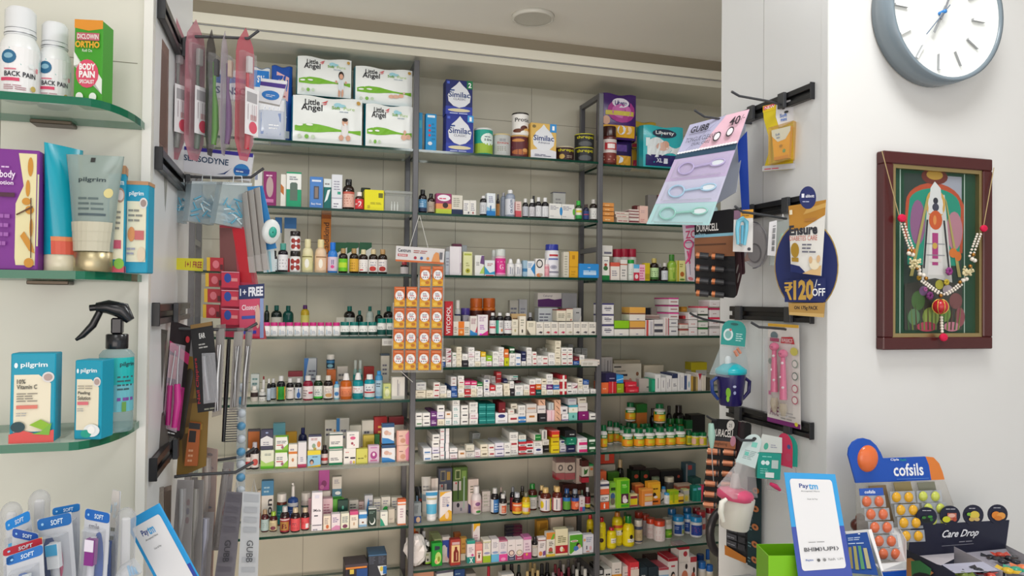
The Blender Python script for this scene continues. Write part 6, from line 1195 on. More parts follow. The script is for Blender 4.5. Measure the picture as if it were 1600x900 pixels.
mb.lathe([(.001,-.007),(R_*.8,-.006),(R_,-.002),(R_,.004),(R_*.85,.008),(.001,.009)],M('e4e8e6','g'),20,close=False);mb.lathe([(.001,.0092),(R_*.45,.0092),(R_*.45,.0096),(.001,.0098)],M('3fae9a','g'),14,close=False)
q=obj('floss_container',mb,t,c-t.location,rot=(math.radians(100),0,math.radians(25)));q.scale=(1,1.35,1)
tag(t,'blue floss card with a round white container on it','floss card')
o=card4('tube_tag',[(405,390,1.455),(428,388,1.445),(430,424,1.445),(412,426,1.455)],.001,'d4dfe2','r.3,.0,.45,.9,7ab8c8;r.6,.0,.75,.9,9ac8d4')[0];tag(o,'pale card with teal sticks below the blue floss card','card')
mb=MB();g=[[atY(x,y,1.50+.012*math.sin(x*.13+y*.05))for x in range(266,372,13)]for y in range(345,496,15)]
bm=M('d6d2cc','f',.14)
for i in range(len(g)-1):
    for j in range(len(g[0])-1):mb.poly([g[i][j],g[i+1][j],g[i+1][j+1],g[i][j+1]],bm,True)
t=world_mb('clear_bag',mb,g[0][4])
o=card4('yellow_band',[(272,403,1.485),(318,404,1.485),(317,424,1.485),(272,421,1.485)],.0003,'d9cf28','T1+1 FREE|.38|.25|.95|.75|a02a30')[0];t2=empty('clear_bag',t.location);o.name='printed_band'
o.parent=t2;o.location=o.location-t2.location;t.parent=t2;t.location=(0,0,0);t.name='film';del_=None
tag(t2,'empty clear plastic bag with a yellow 1+1 FREE band','bag')
for k in range(4):
    y=402+24.5*k;x=323-2*k
    o=card4('soap_carton',[(x,y,1.47),(x+26,y+1,1.47),(x+26,y+22,1.47),(x,y+21,1.47)],.03,'b02430','r0,0,.2,1,d9b02c;e.55,.5,.2,.3,d8707a;r.8,.1,.98,.5,5a1018')[0]
    tag(o,'red soap carton with gold end, %s of the hanging column of four'%('topmost','second','third','lowest')[k],'carton','red soap cartons hanging in a column')
t=empty('value_pack',atY(380,352,1.47))
o=card4('film_wrap',[(343,352,1.475),(386,355,1.465),(413,530,1.46),(345,526,1.475)],.018,'b03a48','r0,.5,.5,.98,7a4a48;p.45,.98,.9,.98,.9,.5,.6,.5,c41c2c;r.0,.0,1,.5,c8405c',t,kind='g')
for k in range(3):
    y=424+29*k
    card4('toothpaste_carton',[(346,y,1.455),(374,y+1,1.45),(374,y+26,1.45),(346,y+25,1.455)],.006,'c22f48','e.35,.6,.2,.3,2a4a9a;r.55,.4,.9,.6,d88;r0,.95,1,1,e0a0ac',t)
card4('sticker',[(373,446,1.448),(413,443,1.442),(413,466,1.442),(373,468,1.448)],.0005,'1c2a5c','T1+|.05|.25|.3|.75|e8e8f0;BFREE|.38|.18|.95|.82|e8e8f0',t)
card4('front_panel',[(374,468,1.448),(412,466,1.442),(412,528,1.442),(374,530,1.448)],.0006,'d04a68','TCloseup|.1|.68|.72|.86|f2d8e0;r.1,.5,.7,.58,3a52a8;r.15,.12,.7,.2,3a3aa8;w0,1,.0,.06,.02,c81c3c;r.85,0,1,1,8a9cc8;e.76,.55,.1,.3,d8b0a0',t)
tag(t,'pink and red toothpaste value pack with a navy FREE sticker','value pack')
t=empty('eyelash_curler_pack',atY(272,508,1.38))
card4('backing_card',[(268,500,1.365),(301,512,1.40),(280,684,1.40),(252,678,1.365)],.0008,'241c20','p.0,.82,1,.76,1,.66,.02,.74,c0306a;r.05,.5,.45,.7,d0988c;r.02,.06,.95,.45,b02a78;r0,0,1,.06,1a1416;l.25,.02,.8,.045,1,c8c8c8;e.8,.88,.1,.03,d8404a',t)
mb=MB();a=atY(277,600,1.362);b=atY(272,668,1.362);mb.tube([a,a.lerp(b,.4)+Vector((.003,0,0)),b],[.005,.006,.0045],M('c8308a','g'),10);a2=atY(266,602,1.362);b2=atY(262,664,1.362);mb.tube([a2,b2],.004,M('a81f70','g'),10);world_mb('handle',mb,t.location,t)
mb=MB();mb.tube([atY(281,540,1.362),atY(278,570,1.362),a],.0012,M('c8c8cc','m'),6);mb.tube([atY(274,548,1.362),a2],.0012,M('c8c8cc','m'),6);world_mb('steel_arms',mb,t.location,t)
card4('blister',[(266,535,1.36),(290,540,1.385),(276,676,1.385),(254,668,1.36)],.0003,'e8d8e4','',t,'f')
tag(t,'black and pink eyelash curler pack on the third hook','blister pack')
t=empty('nail_clipper_card',atY(318,506,1.38))
card4('backing_card',[(297,508,1.375),(332,502,1.37),(345,640,1.37),(309,645,1.375)],.001,'1b1a1c','TEAR|.35|.83|.62|.89|e8e6e2;l.3,.72,.75,.79,2,b8b4b0;SNail Clippers|.04|.1|.2|.62|a82430;l.3,.02,.8,.06,1,998;r.02,.955,.98,1,8a6a3a',t)
card4('blister',[(315,552,1.362),(336,551,1.36),(341,628,1.36),(318,631,1.362)],.0004,'d8d8dc','',t,'f')
mb=MB();mb.tube([atY(319,556,1.366),atY(321,585,1.366),atY(326,625,1.366)],[.0035,.0042,.003],M('b8b8ba','m'),8);mb.tube([atY(328,556,1.366),atY(332,585,1.366),atY(335,622,1.366)],[.003,.0038,.003],M('2a2a2e','k'),8);world_mb('clipper',mb,t.location,t)
tag(t,'black nail clipper card with red upright lettering','blister pack')
def clear_pack(c,label,steel,nm='tweezers_pack',body=None,item='tweezers',Y=None):
    t=empty(nm,atY(*c[0]).lerp(atY(*c[1]),.5));card4('backing_card',c,.0008,body or 'cfcac6','r.05,.05,.95,.95,%s'%(body or 'bfbab6'),t,'f' if body is None else 'p')
    P=[atY(*q)for q in c];N=Vector((0,-.006,0))
    for k,u in enumerate((.35,.6)):
        a=P[0].lerp(P[1],u).lerp(P[3].lerp(P[2],u),.22)+N;b=P[3].lerp(P[2],u).lerp(P[0].lerp(P[1],u),.06)+N
        mb=MB();mb.tube([a,a.lerp(b,.5)+Vector((.002*(1-2*k),-.002,0)),b],[.002,.0028,.0012],M(steel,'m' if steel[0]>'8' else 'k'),8);world_mb(item,mb,t.location,t)
    return tag(t,label,'blister pack','small tools on the third left hook')
clear_pack([(338,508,1.385),(352,506,1.36),(346,648,1.36),(331,652,1.385)],'clear tweezers pack beside the black clipper card','c8c8c8')
clear_pack([(366,512,1.385),(381,512,1.36),(372,640,1.36),(358,645,1.385)],'clear scissors pack beside the long black comb','a8a8a8','scissors_pack',item='scissors')
clear_pack([(384,512,1.385),(395,513,1.36),(384,640,1.36),(376,638,1.385)],'clear scissors pack at the tip of the third hook','b4b4b4','scissors_pack',item='scissors')
mb=MB();A=atY(358,530,1.40);B=atY(349,690,1.40);mb.tube([A,A.lerp(B,.5),B],[.003,.004,.003],M('17171a','g'),8)
for k in range(14):
    q=atY(352,640,1.40).lerp(atY(349,690,1.40),k/13);mb.box(q.x,q.x+.022,q.y-.001,q.y+.001,q.z-.0008,q.z+.0008,M('17171a','g'))
tag(world_mb('comb',mb,A),'long black comb hanging among the tool packs','comb')
t=empty('razor_pack',atY(300,560,1.46));card4('backing_card',[(290,556,1.46),(330,560,1.46),(322,728,1.45),(275,748,1.44)],.001,'8a6a24','p.0,.5,.35,.9,.5,.9,.2,.1,6a4c18;r.2,.35,.8,.4,b08a3a;r.15,.6,.7,.64,5a4218',t)
card4('razor',[(292,575,1.45),(303,578,1.45),(285,690,1.445),(272,684,1.445)],.008,'3a342c','',t,'g',outline=rrect(rx=.4,ry=.1));tag(t,'gold razor pack behind the pink curler pack','blister pack')
t=empty('makeup_pack',atY(310,660,1.43));card4('backing_card',[(296,660,1.43),(313,662,1.43),(308,728,1.43),(288,728,1.43)],.012,'b8622e','r.1,.55,.7,.82,2a2422;r0,.86,1,1,2f2c2c;l.2,.1,.7,.45,3,e0a880',t);tag(t,'orange and black cosmetic pack hanging before the gold one','pack')
t=empty('capsule_strip',atY(377,598,1.44))
for k in range(9):
    c=atY(377.5-.2*k,606+20*k,1.44);mb=MB();mb.ball((0,0,0),.0082,M('5a96bc' if k%2 else 'c4ccd4','g'),10,7,.95);obj('capsule',mb,t,c-t.location)
card4('strip_film',[(370,598,1.446),(385,598,1.446),(383,775,1.446),(369,775,1.446)],.0004,'d8e4ec','',t,'f');tag(t,'long strip of blue and white bubbles hanging by the hooks','strip')
def pouch(c,label,body,word,wc,parts=8):
    t=empty('comb_pouch',atY(*c[0]).lerp(atY(*c[1]),.5))
    dec='r.08,.9,.92,.98,%s;'%wc+';'.join('r.15,%g,.85,%g,%s'%(.1+.1*k,.15+.1*k,wc)for k in range(parts)if k not in(3,4))+';'
    o,mp,N,P=card4('pouch_body',c,.003,body,dec,t,'g')
    mb=MB();vs,fs=text2d(word,.0);mb.mesh([mp(.36+.34*v,.52-.22*u,9)for u,v in vs],fs,M('4a4a50'));world_mb('lettering',mb,t.location,t)
    mb=MB();a=P[0].lerp(P[1],.5);mb.tube([a,a+Vector((.004,0,.022)),a+Vector((.008,0,0))],.0008,M('c0c0c0','g'),6);world_mb('hang_loop',mb,t.location,t)
    return tag(t,label,'pouch')
pouch([(354,768,1.41),(378,770,1.39),(362,925,1.39),(332,925,1.41)],'dark grey plastic pouch with upside lettering under the front hook','86828a','GUBB','77737c')
pouch([(379,768,1.385),(407,770,1.385),(402,925,1.385),(371,925,1.385)],'pale translucent pouch, rightmost under the front hook','c9cacc','GUBB','b4b6ba')
def stick(c,label,body,dec,tool,tc,Yoff=-.006):
    t=empty('brush_pouch',atY(*c[0]).lerp(atY(*c[1]),.5));o,mp,N,P=card4('backing_card',c,.001,body,dec,t)
    mb=MB();mb.tube([mp(.5,.93,20),mp(.55,.7,20),mp(.5,.45,20),mp(.5,.05,20)],[.006,.0065,.0028,.004],M(tc,'g'),8);world_mb(tool,mb,t.location,t)
    card4('film',[(x,y,Y-.012)for x,y,Y in c],.0003,'e4e0e0','',t,'f')
    return tag(t,label,'blister pack','long packs on the lowest left hooks')
FLD='e.5,.95,.2,.012,5a2a3a;e.4,.9,.25,.014,7a3038;e.6,.85,.2,.012,8a3a44;e.4,.79,.2,.012,5a3048;e.6,.55,.2,.01,3a3a6a;e.4,.5,.2,.012,8a3a44'
stick([(318,698,1.49),(340,702,1.47),(332,905,1.47),(306,905,1.49)],'peach floral brush pack on the rear hook','d8a890',FLD,'hair_brush','dcd0c8')
stick([(349,722,1.46),(366,722,1.44),(352,860,1.44),(330,860,1.46)],'clear pack with an orange head between the two pouches hooks','a8a09c','e.5,.88,.3,.05,c86a3a;r.3,.4,.7,.6,b84a3a','face_brush','9a9490')
stick([(277,750,1.42),(302,750,1.40),(296,925,1.40),(264,925,1.42)],'clear pack with a green-stemmed brush at the front hook root','a8a4a2','e.75,.8,.1,.03,7a3a30;e.75,.72,.1,.03,2a3460;e.75,.64,.1,.03,7a3038;r.3,.2,.45,.55,5ab08a','hair_brush','b8b8b8')
stick([(304,750,1.43),(318,750,1.41),(312,925,1.41),(290,925,1.43)],'plain grey-backed comb pack at the front hook','98948c','','hair_comb','b4b0a8')
stick([(320,800,1.44),(334,800,1.42),(326,925,1.42),(308,925,1.44)],'clear pack with lilac-white stick low under the hook','8a8480','r.3,.2,.6,.9,c8c8d8','hair_brush','c4c4d4')
for k,(c,col,de)in enumerate((([(238,655,1.30),(262,640,1.38),(266,722,1.38),(240,742,1.30)],'5c5854','crumpled dark grey pouch between the lower rails'),([(236,765,1.30),(256,760,1.36),(256,905,1.36),(234,905,1.30)],'8a8076','grey-brown flat pack beside the left pier edge, lowest'),([(256,762,1.36),(268,758,1.42),(266,905,1.42),(252,905,1.36)],'5a4a3e','dark brown flat pack under the lowest rail'),([(240,512,1.29),(262,516,1.36),(250,640,1.36),(241,640,1.29)],'55554f','dark grey flat pack hanging under the third rail'),([(246,270,1.29),(262,278,1.35),(254,395,1.35),(241,388,1.29)],'8f8e86','grey-backed flat pack hanging under the second rail'))):
    o=card4('hanging_pack',c,.003,col,'r.1,.05,.9,.95,%s'%('8a8a84' if k==4 else col),kind='g')[0];tag(o,de,'pack')
# ---- glass shelves with cosmetics in front of the left pier ----
ZC=[1.757,1.531,1.3157]
def cosm_shelf(z,yf,label):
    x0=-1.1;out=[(x0,FL-.001),(x0,yf),(-.262,yf)]
    for i in range(1,9):
        t=i/8*PI/2;out.append((-.262+.052*math.sin(t),yf+(FL-.001-yf)*(1-math.cos(t))))
    th=.0105;mb=MB();gl=M('d6e4da','v',.1);ge=M('0a6648','d')
    mb.poly([(x,y,z)for x,y in out],gl);mb.poly([(x,y,z-th)for x,y in out][::-1],gl)
    for i in range(len(out)):
        a,b=out[i],out[(i+1)%len(out)];mb.poly([(a[0],a[1],z-th),(b[0],b[1],z-th),(b[0],b[1],z),(a[0],a[1],z)],ge,False)
    t=empty('wall_shelf',(-.4,FL,z));o=world_mb('glass_plate',mb,t.location,t)
    for x in(-.325,-.7):
        mb=MB();mb.box(x-.026,x+.026,FL-.03,FL-.001,z-th-.006,z-th-.0003,M('5c5348','m'),.001);world_mb('bracket',mb,t.location,t)
    return tag(t,label,'shelf','glass cosmetic shelves by the left pier')
cosm_shelf(ZC[0],1.073,'rounded glass wall shelf holding the pain sprays, topmost at left');cosm_shelf(ZC[1],1.06,'rounded glass wall shelf holding purple box and tubes');cosm_shelf(ZC[2],1.045,'rounded glass wall shelf holding the trigger spray bottle')
RW.pend=[];RW.yd=.12
def crow(k,y0,ctx):RW.z=ZC[k];RW.y0=y0;RW.ctx=ctx;zoom(0,0,1)
crow(0,1.075,'the top cosmetic shelf')
BPD='p0,.98,.3,.98,1,.78,1,.55,.55,.62,0,.62,1fa8a0;e.28,.78,.17,.15,2a6a90;e.28,.8,.1,.06,8ab8cc;TBACK PAIN|.2|.36|.86|.47|2a2a34;r.12,.26,.52,.33,d8486a;r.2,.5,.45,.53,d87a8a;l.2,.08,.7,.2,3,b07a84;e.8,.14,.06,.06,c8b060;e.75,.62,.06,.05,e8ecec;r.85,.5,.9,.6,e08a94'
def spray_bot(cx,w,top,y,de):
    A=atY(cx-w/2,90,y+.02);B=atY(cx+w/2,90,y+.02);r=(B.x-A.x)/2;h=atY(cx,top,y+.02).z-ZC[0]
    t=empty('spray_bottle',((A.x+B.x)/2,y+.02,ZC[0]+.0003),.25)
    mb=MB();mb.lathe([(r*.9,0),(r,.003),(r,h*.5),(r*.93,h*.6),(r*.78,h*.66),(r*.7,h*.69)],M('eef0f0','g'),28);obj('bottle_body',mb,t)
    mb=MB();mb.lathe([(r*.76,h*.69),(r*.78,h*.7),(r*.78,h*.725),(r*.76,h*.73),(r*.76,h*.96),(r*.6,h)],M('e6e8ea','g'),24);mb.lathe([(r*.785,h*.70),(r*.785,h*.712)],M('9a9ca0','m'),24);mb.lathe([(r*.765,h*.755),(r*.765,h*.762)],M('9a9ca0','m'),24);obj('clear_cap',mb,t)
    mb=MB();mp=lambda u,v,k:((r+.0003+k*.0002)*math.sin((u-.5)*2.3),-(r+.0003+k*.0002)*math.cos((u-.5)*2.3),.004+h*.5*v)
    for i in range(10):mb.poly([mp(i/10,0,0),mp(i/10+.1,0,0),mp(i/10+.1,1,0),mp(i/10,1,0)],M('f0efef'),True)
    decor(mb,BPD,mp,8);obj('paper_label',mb,t);pend(t,de,'','spray bottle',A.x)
spray_bot(31,64,15,1.10,'white pain spray bottle, taller and nearer');spray_bot(85,54,38,1.125,'white pain spray bottle beside the green carton')
cart(115,163,31,'3f9a24','p0,1,1,1,1,.9,.5,.87,0,.9,e0922c;p0,.62,.35,.42,1,.12,1,.3,.6,.5,0,.45,e4e8e0;e.48,.36,.4,.17,d8506a;BBODY|.2|.4|.76|.48|f8f4f2;BPAIN|.2|.31|.76|.39|f8f4f2;TSPECIALIST|.22|.24|.74|.285|f8f4f2;r.1,.75,.9,.84,c05a6a;TDICLOWIN|.13|.765|.87|.825|e8e8e0;BORTHO|.06|.66|.92|.74|e0a82c;tRoll On|.32|.61|.66|.645|e8f0e0;e.25,.08,.13,.05,e4ece0;e.72,.08,.13,.05,e4ece0','green body pain roll-on carton with a red oval',off=.035,d=.034,rz=-.18)
mb=MB();flush()
crow(1,1.062,'the middle cosmetic shelf')
cart(-25,63,233,'7a2a8c','p.62,.97,.95,.97,.95,.04,.6,.04,.58,.1,.58,.55,.72,.7,e2d8a8;p.97,.8,1,.8,1,.2,.97,.2,cdd0a0;e.84,.86,.05,.08,c88a2a;e.8,.68,.04,.07,c88a2a;e.84,.5,.08,.035,c88a2a;e.78,.57,.08,.03,c88a2a;p.68,.28,.75,.32,.9,.22,.95,.14,.85,.16,c88a2a;e.85,.06,.09,.04,c88a2a;e.88,.35,.03,.08,c88a2a;p.6,.46,.62,.45,.9,.52,.9,.535,5a3a24;p.86,.6,.88,.6,.9,.1,.88,.1,5a3a24;Tbody|.3|.74|.58|.82|ecdcf0;Tlotion|.28|.70|.55|.735|ecdcf0;r.28,.6,.58,.635,4a2038;l.33,.84,.55,.87,1,d8b8e0;l.3,.2,.5,.5,4,9a5aa8','purple carton with cream silhouette and orange leaves',off=.01,d=.045,rz=.0)
t=empty('cream_tube',(atY(97,400,1.105).x,1.105,ZC[1]+.0003),.95);h=atY(100,226,1.09).z-ZC[1]
tube_mesh(t,.029,.0215,h,'0f9fb4','e4dcc0','r0,0,1,.12,d8604a;r0,.12,1,.16,e08a5a;r.75,.12,1,.95,d8d0a0','g',.13);pend(t,'teal cream tube with coral foot, seen from its side','','tube',-.2)
t=empty('gel_tube',(atY(146,400,1.085).x,1.085,ZC[1]+.0003),-.12);h=atY(146,243,1.085).z-ZC[1]
tube_mesh(t,.0355,.023,h,M('a3b4ae','f',.62),M('b8ab88','m'),'r.02,0,.98,.3,c2bda8;Tpilgrim|.3|.7|.72|.76|38464a;e.8,.6,.09,.05,d4c88a;l.3,.42,.75,.58,3,5a6a6a;r.3,.36,.8,.385,4a5a60;l.35,.28,.7,.34,1,7a8a8a;r.46,.92,.52,.97,333','g',.17,dk='p');pend(t,'translucent gel tube with gold cap','','tube',-.15)
PIL='p.08,.12,.92,.12,.92,.72,.62,.78,.08,.78,e6e0c4;'
cart(170,197,258,'1596b8','r0,.92,1,1,b88a64;'+PIL+'Tpilgrim|.1|.8|.9|.87|e8f4f6;e.7,.72,.26,.07,b09080;e.7,.72,.2,.05,e0d4d0;r.2,.22,.8,.3,c0506a;l.1,.4,.9,.6,4,8a8a80;r0,0,1,.06,c04858;e.7,.08,.3,.05,7ab03a','narrow teal and cream carton beside the gel tube',off=.035,d=.03,rz=.1)
cart(196,233,283,'1596b8','r0,.96,1,1,b88a64;'+PIL+'Tpilgrim|.16|.83|.8|.89|e8f4f6;e.8,.76,.18,.06,e0dcd8;e.8,.76,.13,.04,a08a84;l.15,.56,.8,.72,3,8a8a80;e.3,.42,.16,.08,d8905a;r.45,.36,.85,.46,c86a6a;e.75,.2,.18,.08,e0ccb0;l.12,.2,.5,.3,2,99a','teal and cream sun care carton at the shelf end',off=.05,d=.03,rz=-.1)
flush()
crow(2,1.046,'the bottom cosmetic shelf')
PC='p.08,.12,.9,.12,.9,.66,.62,.76,.08,.76,e8dfc6;Tpilgrim|.22|.83|.82|.9|e8f4f6;e.12,.865,.04,.03,e8f4f6;e.84,.73,.14,.06,dcd8d6;e.84,.73,.1,.04,b09a94;'
cart(17,88,552,'0f97b4',PC+'T10%|.15|.66|.34|.71|4a4a44;TVitamin C|.15|.6|.6|.65|4a4a44;l.15,.46,.65,.57,4,8a8478;r.15,.38,.62,.42,d87a6a;l.15,.3,.5,.35,2,aaa;p0,0,1,0,1,.14,.6,.1,.3,.14,0,.1,d8504c;e.2,.18,.16,.06,24444a;p.45,.2,.7,.26,.92,.2,.75,.14,8ab82c;p.5,.1,.7,.12,.95,.22,.9,.08,7ab03a','taller teal serum carton with green leaves and coral foot',off=.008,d=.03,b=None,rz=.02)
cart(115,162,563,'0f97b4',PC+'TPeeling|.15|.56|.6|.61|4a4a44;TSolution|.15|.5|.62|.55|4a4a44;l.15,.64,.8,.7,2,a8a090;r.15,.44,.55,.48,d8707a;l.15,.36,.5,.41,2,aaa;e.7,.12,.3,.08,e4e8e8;e.5,.08,.2,.05,1fa08a;e.7,.13,.14,.05,f2f2ee','shorter teal peeling solution carton with a white flower',off=.012,d=.032,rz=-.25)
c=atY(183,600,1.125);t=empty('trigger_spray',(c.x,1.12,ZC[2]+.0003),.25);h=atY(183,545,1.12).z-ZC[2];r=.0215
mb=MB();mb.lathe([(r*.9,0),(r,.003),(r,h*.93),(r*.8,h*.98),(r*.5,h),(r*.5,h*1.03)],M('a8c8cc','f',.3),24);obj('bottle_body',mb,t)
mb=MB();mp=lambda u,v,k:((r+.0003+k*.0002)*math.sin((u-.5)*2.6),-(r+.0003+k*.0002)*math.cos((u-.5)*2.6),h*(.25+.65*v))
for i in range(10):
    for j in range(2):mb.poly([mp(i/10,.5*j,0),mp(i/10+.1,.5*j,0),mp(i/10+.1,.5*j+.5,0),mp(i/10,.5*j+.5,0)],M('1fb0b0' if j else '6ab4c0'),True)
decor(mb,'Tpilgrim|.55|.82|.95|.92|24444a;l.5,.4,.9,.7,4,3a5a60;r.5,.2,.9,.26,7a4a98;r.6,0,.7,.18,6a9a4a',mp,6);obj('paper_label',mb,t)
hd=M('17171b','g');mb=MB();mb.lathe([(.0135,h*1.0),(.014,h*1.01),(.014,h*1.17),(.0125,h*1.18)],hd,20);obj('collar',mb,t)
mb=MB();z=h*1.18;mb.box(-.007,.007,-.007,.007,z,z+.022,hd,.002)
mb.tube([(-.026,0,z+.036),(-.012,0,z+.037),(.006,0,z+.032),(.016,0,z+.018)],[.0065,.0095,.0115,.006],hd,12);mb.tube([(-.026,0,z+.036),(-.034,0,z+.035)],.0045,hd,10);obj('spray_head',mb,t,rz=-.25)
mb=MB();mb.tube([(-.022,0,z+.03),(-.03,0,z+.012),(-.042,0,z-.002),(-.05,0,z-.008)],[.0045,.005,.004,.002],hd,10);obj('trigger',mb,t,rz=-.25)
pend(t,'clear bottle with black trigger sprayer','','spray bottle',-.1)
flush()
RW.y0=3.0;RW.yd=SD

for z,y0,y1,nm in((1.948,1.299,1.58,'topmost'),(1.714,1.31,1.60,'second'),(1.474,1.298,1.592,'third'),(1.232,1.297,1.605,'lowest')):
    rail(PX,-1,y0,y1,z,'black slotted steel rail on the right pier, %s of four'%nm)
def rrod(Y,pts,label,zc):
    P=[atY(x,y,Y)for x,y in pts];P[0].x=PX-.014
    return hook(P,.0028,(PX-.016,Y,zc),label,-1,PX)
rrod(1.385,[(1250,172),(1232,167),(1200,158),(1155,150),(1143,143)],'steel hook carrying the yellow floss blister',1.948)
rrod(1.50,[(1185,194),(1126,186),(1100,182),(1085,172)],'steel hook carrying the lilac tongue cleaner card',1.948)
rrod(1.37,[(1250,343),(1200,337),(1160,331),(1148,322)],'steel hook carrying the white clipper card',1.714)
rrod(1.50,[(1180,338),(1140,336),(1118,334),(1110,328)],'steel hook carrying the battery cards under the second rail',1.714)
rrod(1.545,[(1165,509),(1150,507),(1100,499),(1084,493),(1078,489)],'steel hook carrying the teal-headed cup pack',1.474)
rrod(1.36,[(1245,516),(1225,514),(1186,511),(1174,504)],'steel hook carrying the pink spoon pack',1.474)
rrod(1.545,[(1160,664),(1130,659),(1112,655),(1104,650)],'steel hook carrying the copper battery card',1.232)
rrod(1.36,[(1250,692),(1230,690),(1195,688),(1158,688),(1150,682)],'steel hook carrying the white baby mug pack',1.232)
t=empty('tongue_cleaner_card',atY(1126,186,1.5))
c=[(1078,195,1.546),(1171,171,1.454),(1108,352,1.46),(1010,350,1.55)]
o,mp,N,P=card4('backing_card',c,.0008,'b9b8d4','r0,0,1,.2,a9cfd0;r0,.2,1,.42,c2c0d6;r0,.42,1,.66,bcaccc;p.62,1,1,1,1,.70,.34,.70,e7bccb;r0,.645,1,.705,2f4a60;'
    +';'.join('e%g,.705,.027,.011,f0eef2'%(.03+.0495*i)for i in range(20))+';TGUBB|.09|.885|.40|.95|34323c;r.1,.87,.45,.873,556;tTONGUE CLEANER|.08|.79|.62|.835|4a4a58;tDUAL CARE|.22|.745|.52|.775|4a4a58;p.62,1,.63,1,.16,.71,.15,.71,8a88a8;T40|.75|.87|.92|.95|3a3038;t/-|.93|.9|.99|.95|3a3038;e.62,.79,.06,.045,3a363c;e.62,.79,.045,.033,f0e6ea;e.82,.81,.06,.045,3a363c;e.82,.81,.045,.033,f0e6ea',t)
for k,(v,col)in enumerate(((.53,'c0b0dc'),(.31,'a8cfe6'),(.10,'8fd0c0'))):
    g=t;m=M(col,'g');mb=MB();ring=[mp(.28+.13*math.cos(a),v+.055*math.sin(a)-.01*math.cos(a),14)for a in[2*PI*i/16 for i in range(17)]]
    mb.tube(ring,.0022,m,6);mb.tube([mp(.40,v,14),mp(.55,v+.01,14),mp(.7,v+.015,14)],[.0022,.003,.003],m,6)
    ring=[mp(.78+.12*math.cos(a),v+.018+.03*math.sin(a),14)for a in[2*PI*i/14 for i in range(15)]];mb.tube(ring,.002,m,6)
    ring=[mp(.78+.11*math.cos(a),v+.018+.026*math.sin(a),13)for a in[2*PI*i/14 for i in range(14)]];mb.poly(ring,M('e8eef0','g'))
    world_mb('tongue_cleaner',mb,t.location,t)
    mb=MB();q=lambda u,w_,kk:mp(u,v-.085+w_*.17,kk)
    pr=[(.06,1),(.12,30),(.9,30),(.97,1)]
    for(ua,ka),(ub,kb)in zip(pr,pr[1:]):mb.poly([q(ua,0,ka),q(ub,0,kb),q(ub,1,kb),q(ua,1,ka)],M('e9eaf0','f',.10),True)
    mb.poly([q(.12,0,30),q(.9,0,30),q(.9,-.0,1),q(.12,0,1)],M('f4f4f6','f',.35));world_mb('blister',mb,t.location,t)
tag(t,'lilac and pink tongue cleaner card with three blister rows','blister card')
o=card4('hanging_card',[(1158,196,1.52),(1166,192,1.50),(1150,300,1.50),(1068,350,1.56)],.0008,'8f96a4')[0];tag(o,'grey back of a second card showing behind the lilac one','card')
o=card4('blue_strap',[(1152,222,1.47),(1167,205,1.45),(1171,327,1.45),(1159,331,1.47)],.0008,'1c3f9c')[0];tag(o,'royal blue strap hanging behind the lilac card','strap')
t=empty('floss_blister',atY(1232,163,1.385));c=[(1192,166,1.43),(1261,150,1.34),(1263,262,1.335),(1192,268,1.43)]
hg=[(0,0),(1.0,0),(.98,.2),(.88,.45),(.9,.75),(1.0,1),(0,1),(.02,.8),(.14,.5),(.12,.25)]
o,mp,N,P=card4('backing_card',c,.0008,'c9b418','p.0,.9,.0,1,.35,1,.35,.92,d8b81a;p.32,1,1,1,1,.88,.75,.70,.38,.62,.3,.8,d8d8dc;p.02,.93,.30,.98,.30,1,.02,.99,c8344a;tNEW|.05|.94|.28|.985|f4e8e8;e.84,.87,.08,.05,556058;e.84,.87,.06,.035,c8ccc8;TSoft|.4|.77|.56|.82|3a6ab8;Tmint|.42|.71|.56|.76|3a6ab8;r.36,.6,.6,.63,a89018;e.55,.835,.05,.018,2a2a2a;r0,.0,1,.08,b8b8bc;l.05,.02,.4,.06,1,c05060',t,outline=hg)
mb=MB();A=[mp(.22,.62,1),mp(.78,.66,1),mp(.72,.12,1),mp(.22,.08,1)];B=[p+N*.02 for p in A]
bm=M('e0b020','f',.35)
for i in range(4):mb.poly([A[i],A[(i+1)%4],B[(i+1)%4],B[i]],bm)
mb.poly(B,M('e8d8a0','f',.15));world_mb('blister',mb,t.location,t)
mb=MB();A=[mp(.27,.58,4),mp(.70,.6,4),mp(.64,.15,4),mp(.33,.13,4)];mb.prism([p+N*.014 for p in A],-N*.013,M('e09a14','g'));q=quadmap([p+N*.014 for p in A],N)
decor(mb,'p.0,1,1,1,1,.85,.75,.62,.3,.58,0,.8,d4d8dc;TSoft|.2|.78|.45|.86|3a6ab8;Tmint|.25|.68|.45|.75|3a6ab8;e.7,.25,.1,.06,5a8a5a;r.0,0,1,.1,c87a18;e.5,.42,.1,.05,a06a10',q);world_mb('floss_case',mb,t.location,t)
tag(t,'yellow and white blister with an orange floss case','blister pack')
t=empty('promotion_board',atY(1262,400,1.24));cc=[(1210,346,1.30),(1310,343,1.20),(1310,498,1.20),(1210,492,1.30)]
rim=[(.5+.5*math.cos(a),.53+.47*math.sin(a))for a in[-1.0+(2*PI-1.14)*i/30 for i in range(31)]]
card4('round_board',cc,.002,'b89a54','',t,outline=rim)
o,mp,N,P=card4('round_face',[(x,y,Y-.0025)for x,y,Y in cc],.0008,'1c2860','',t,outline=[(.5+(u-.5)*.97,.53+(v-.53)*.97)for u,v in rim])
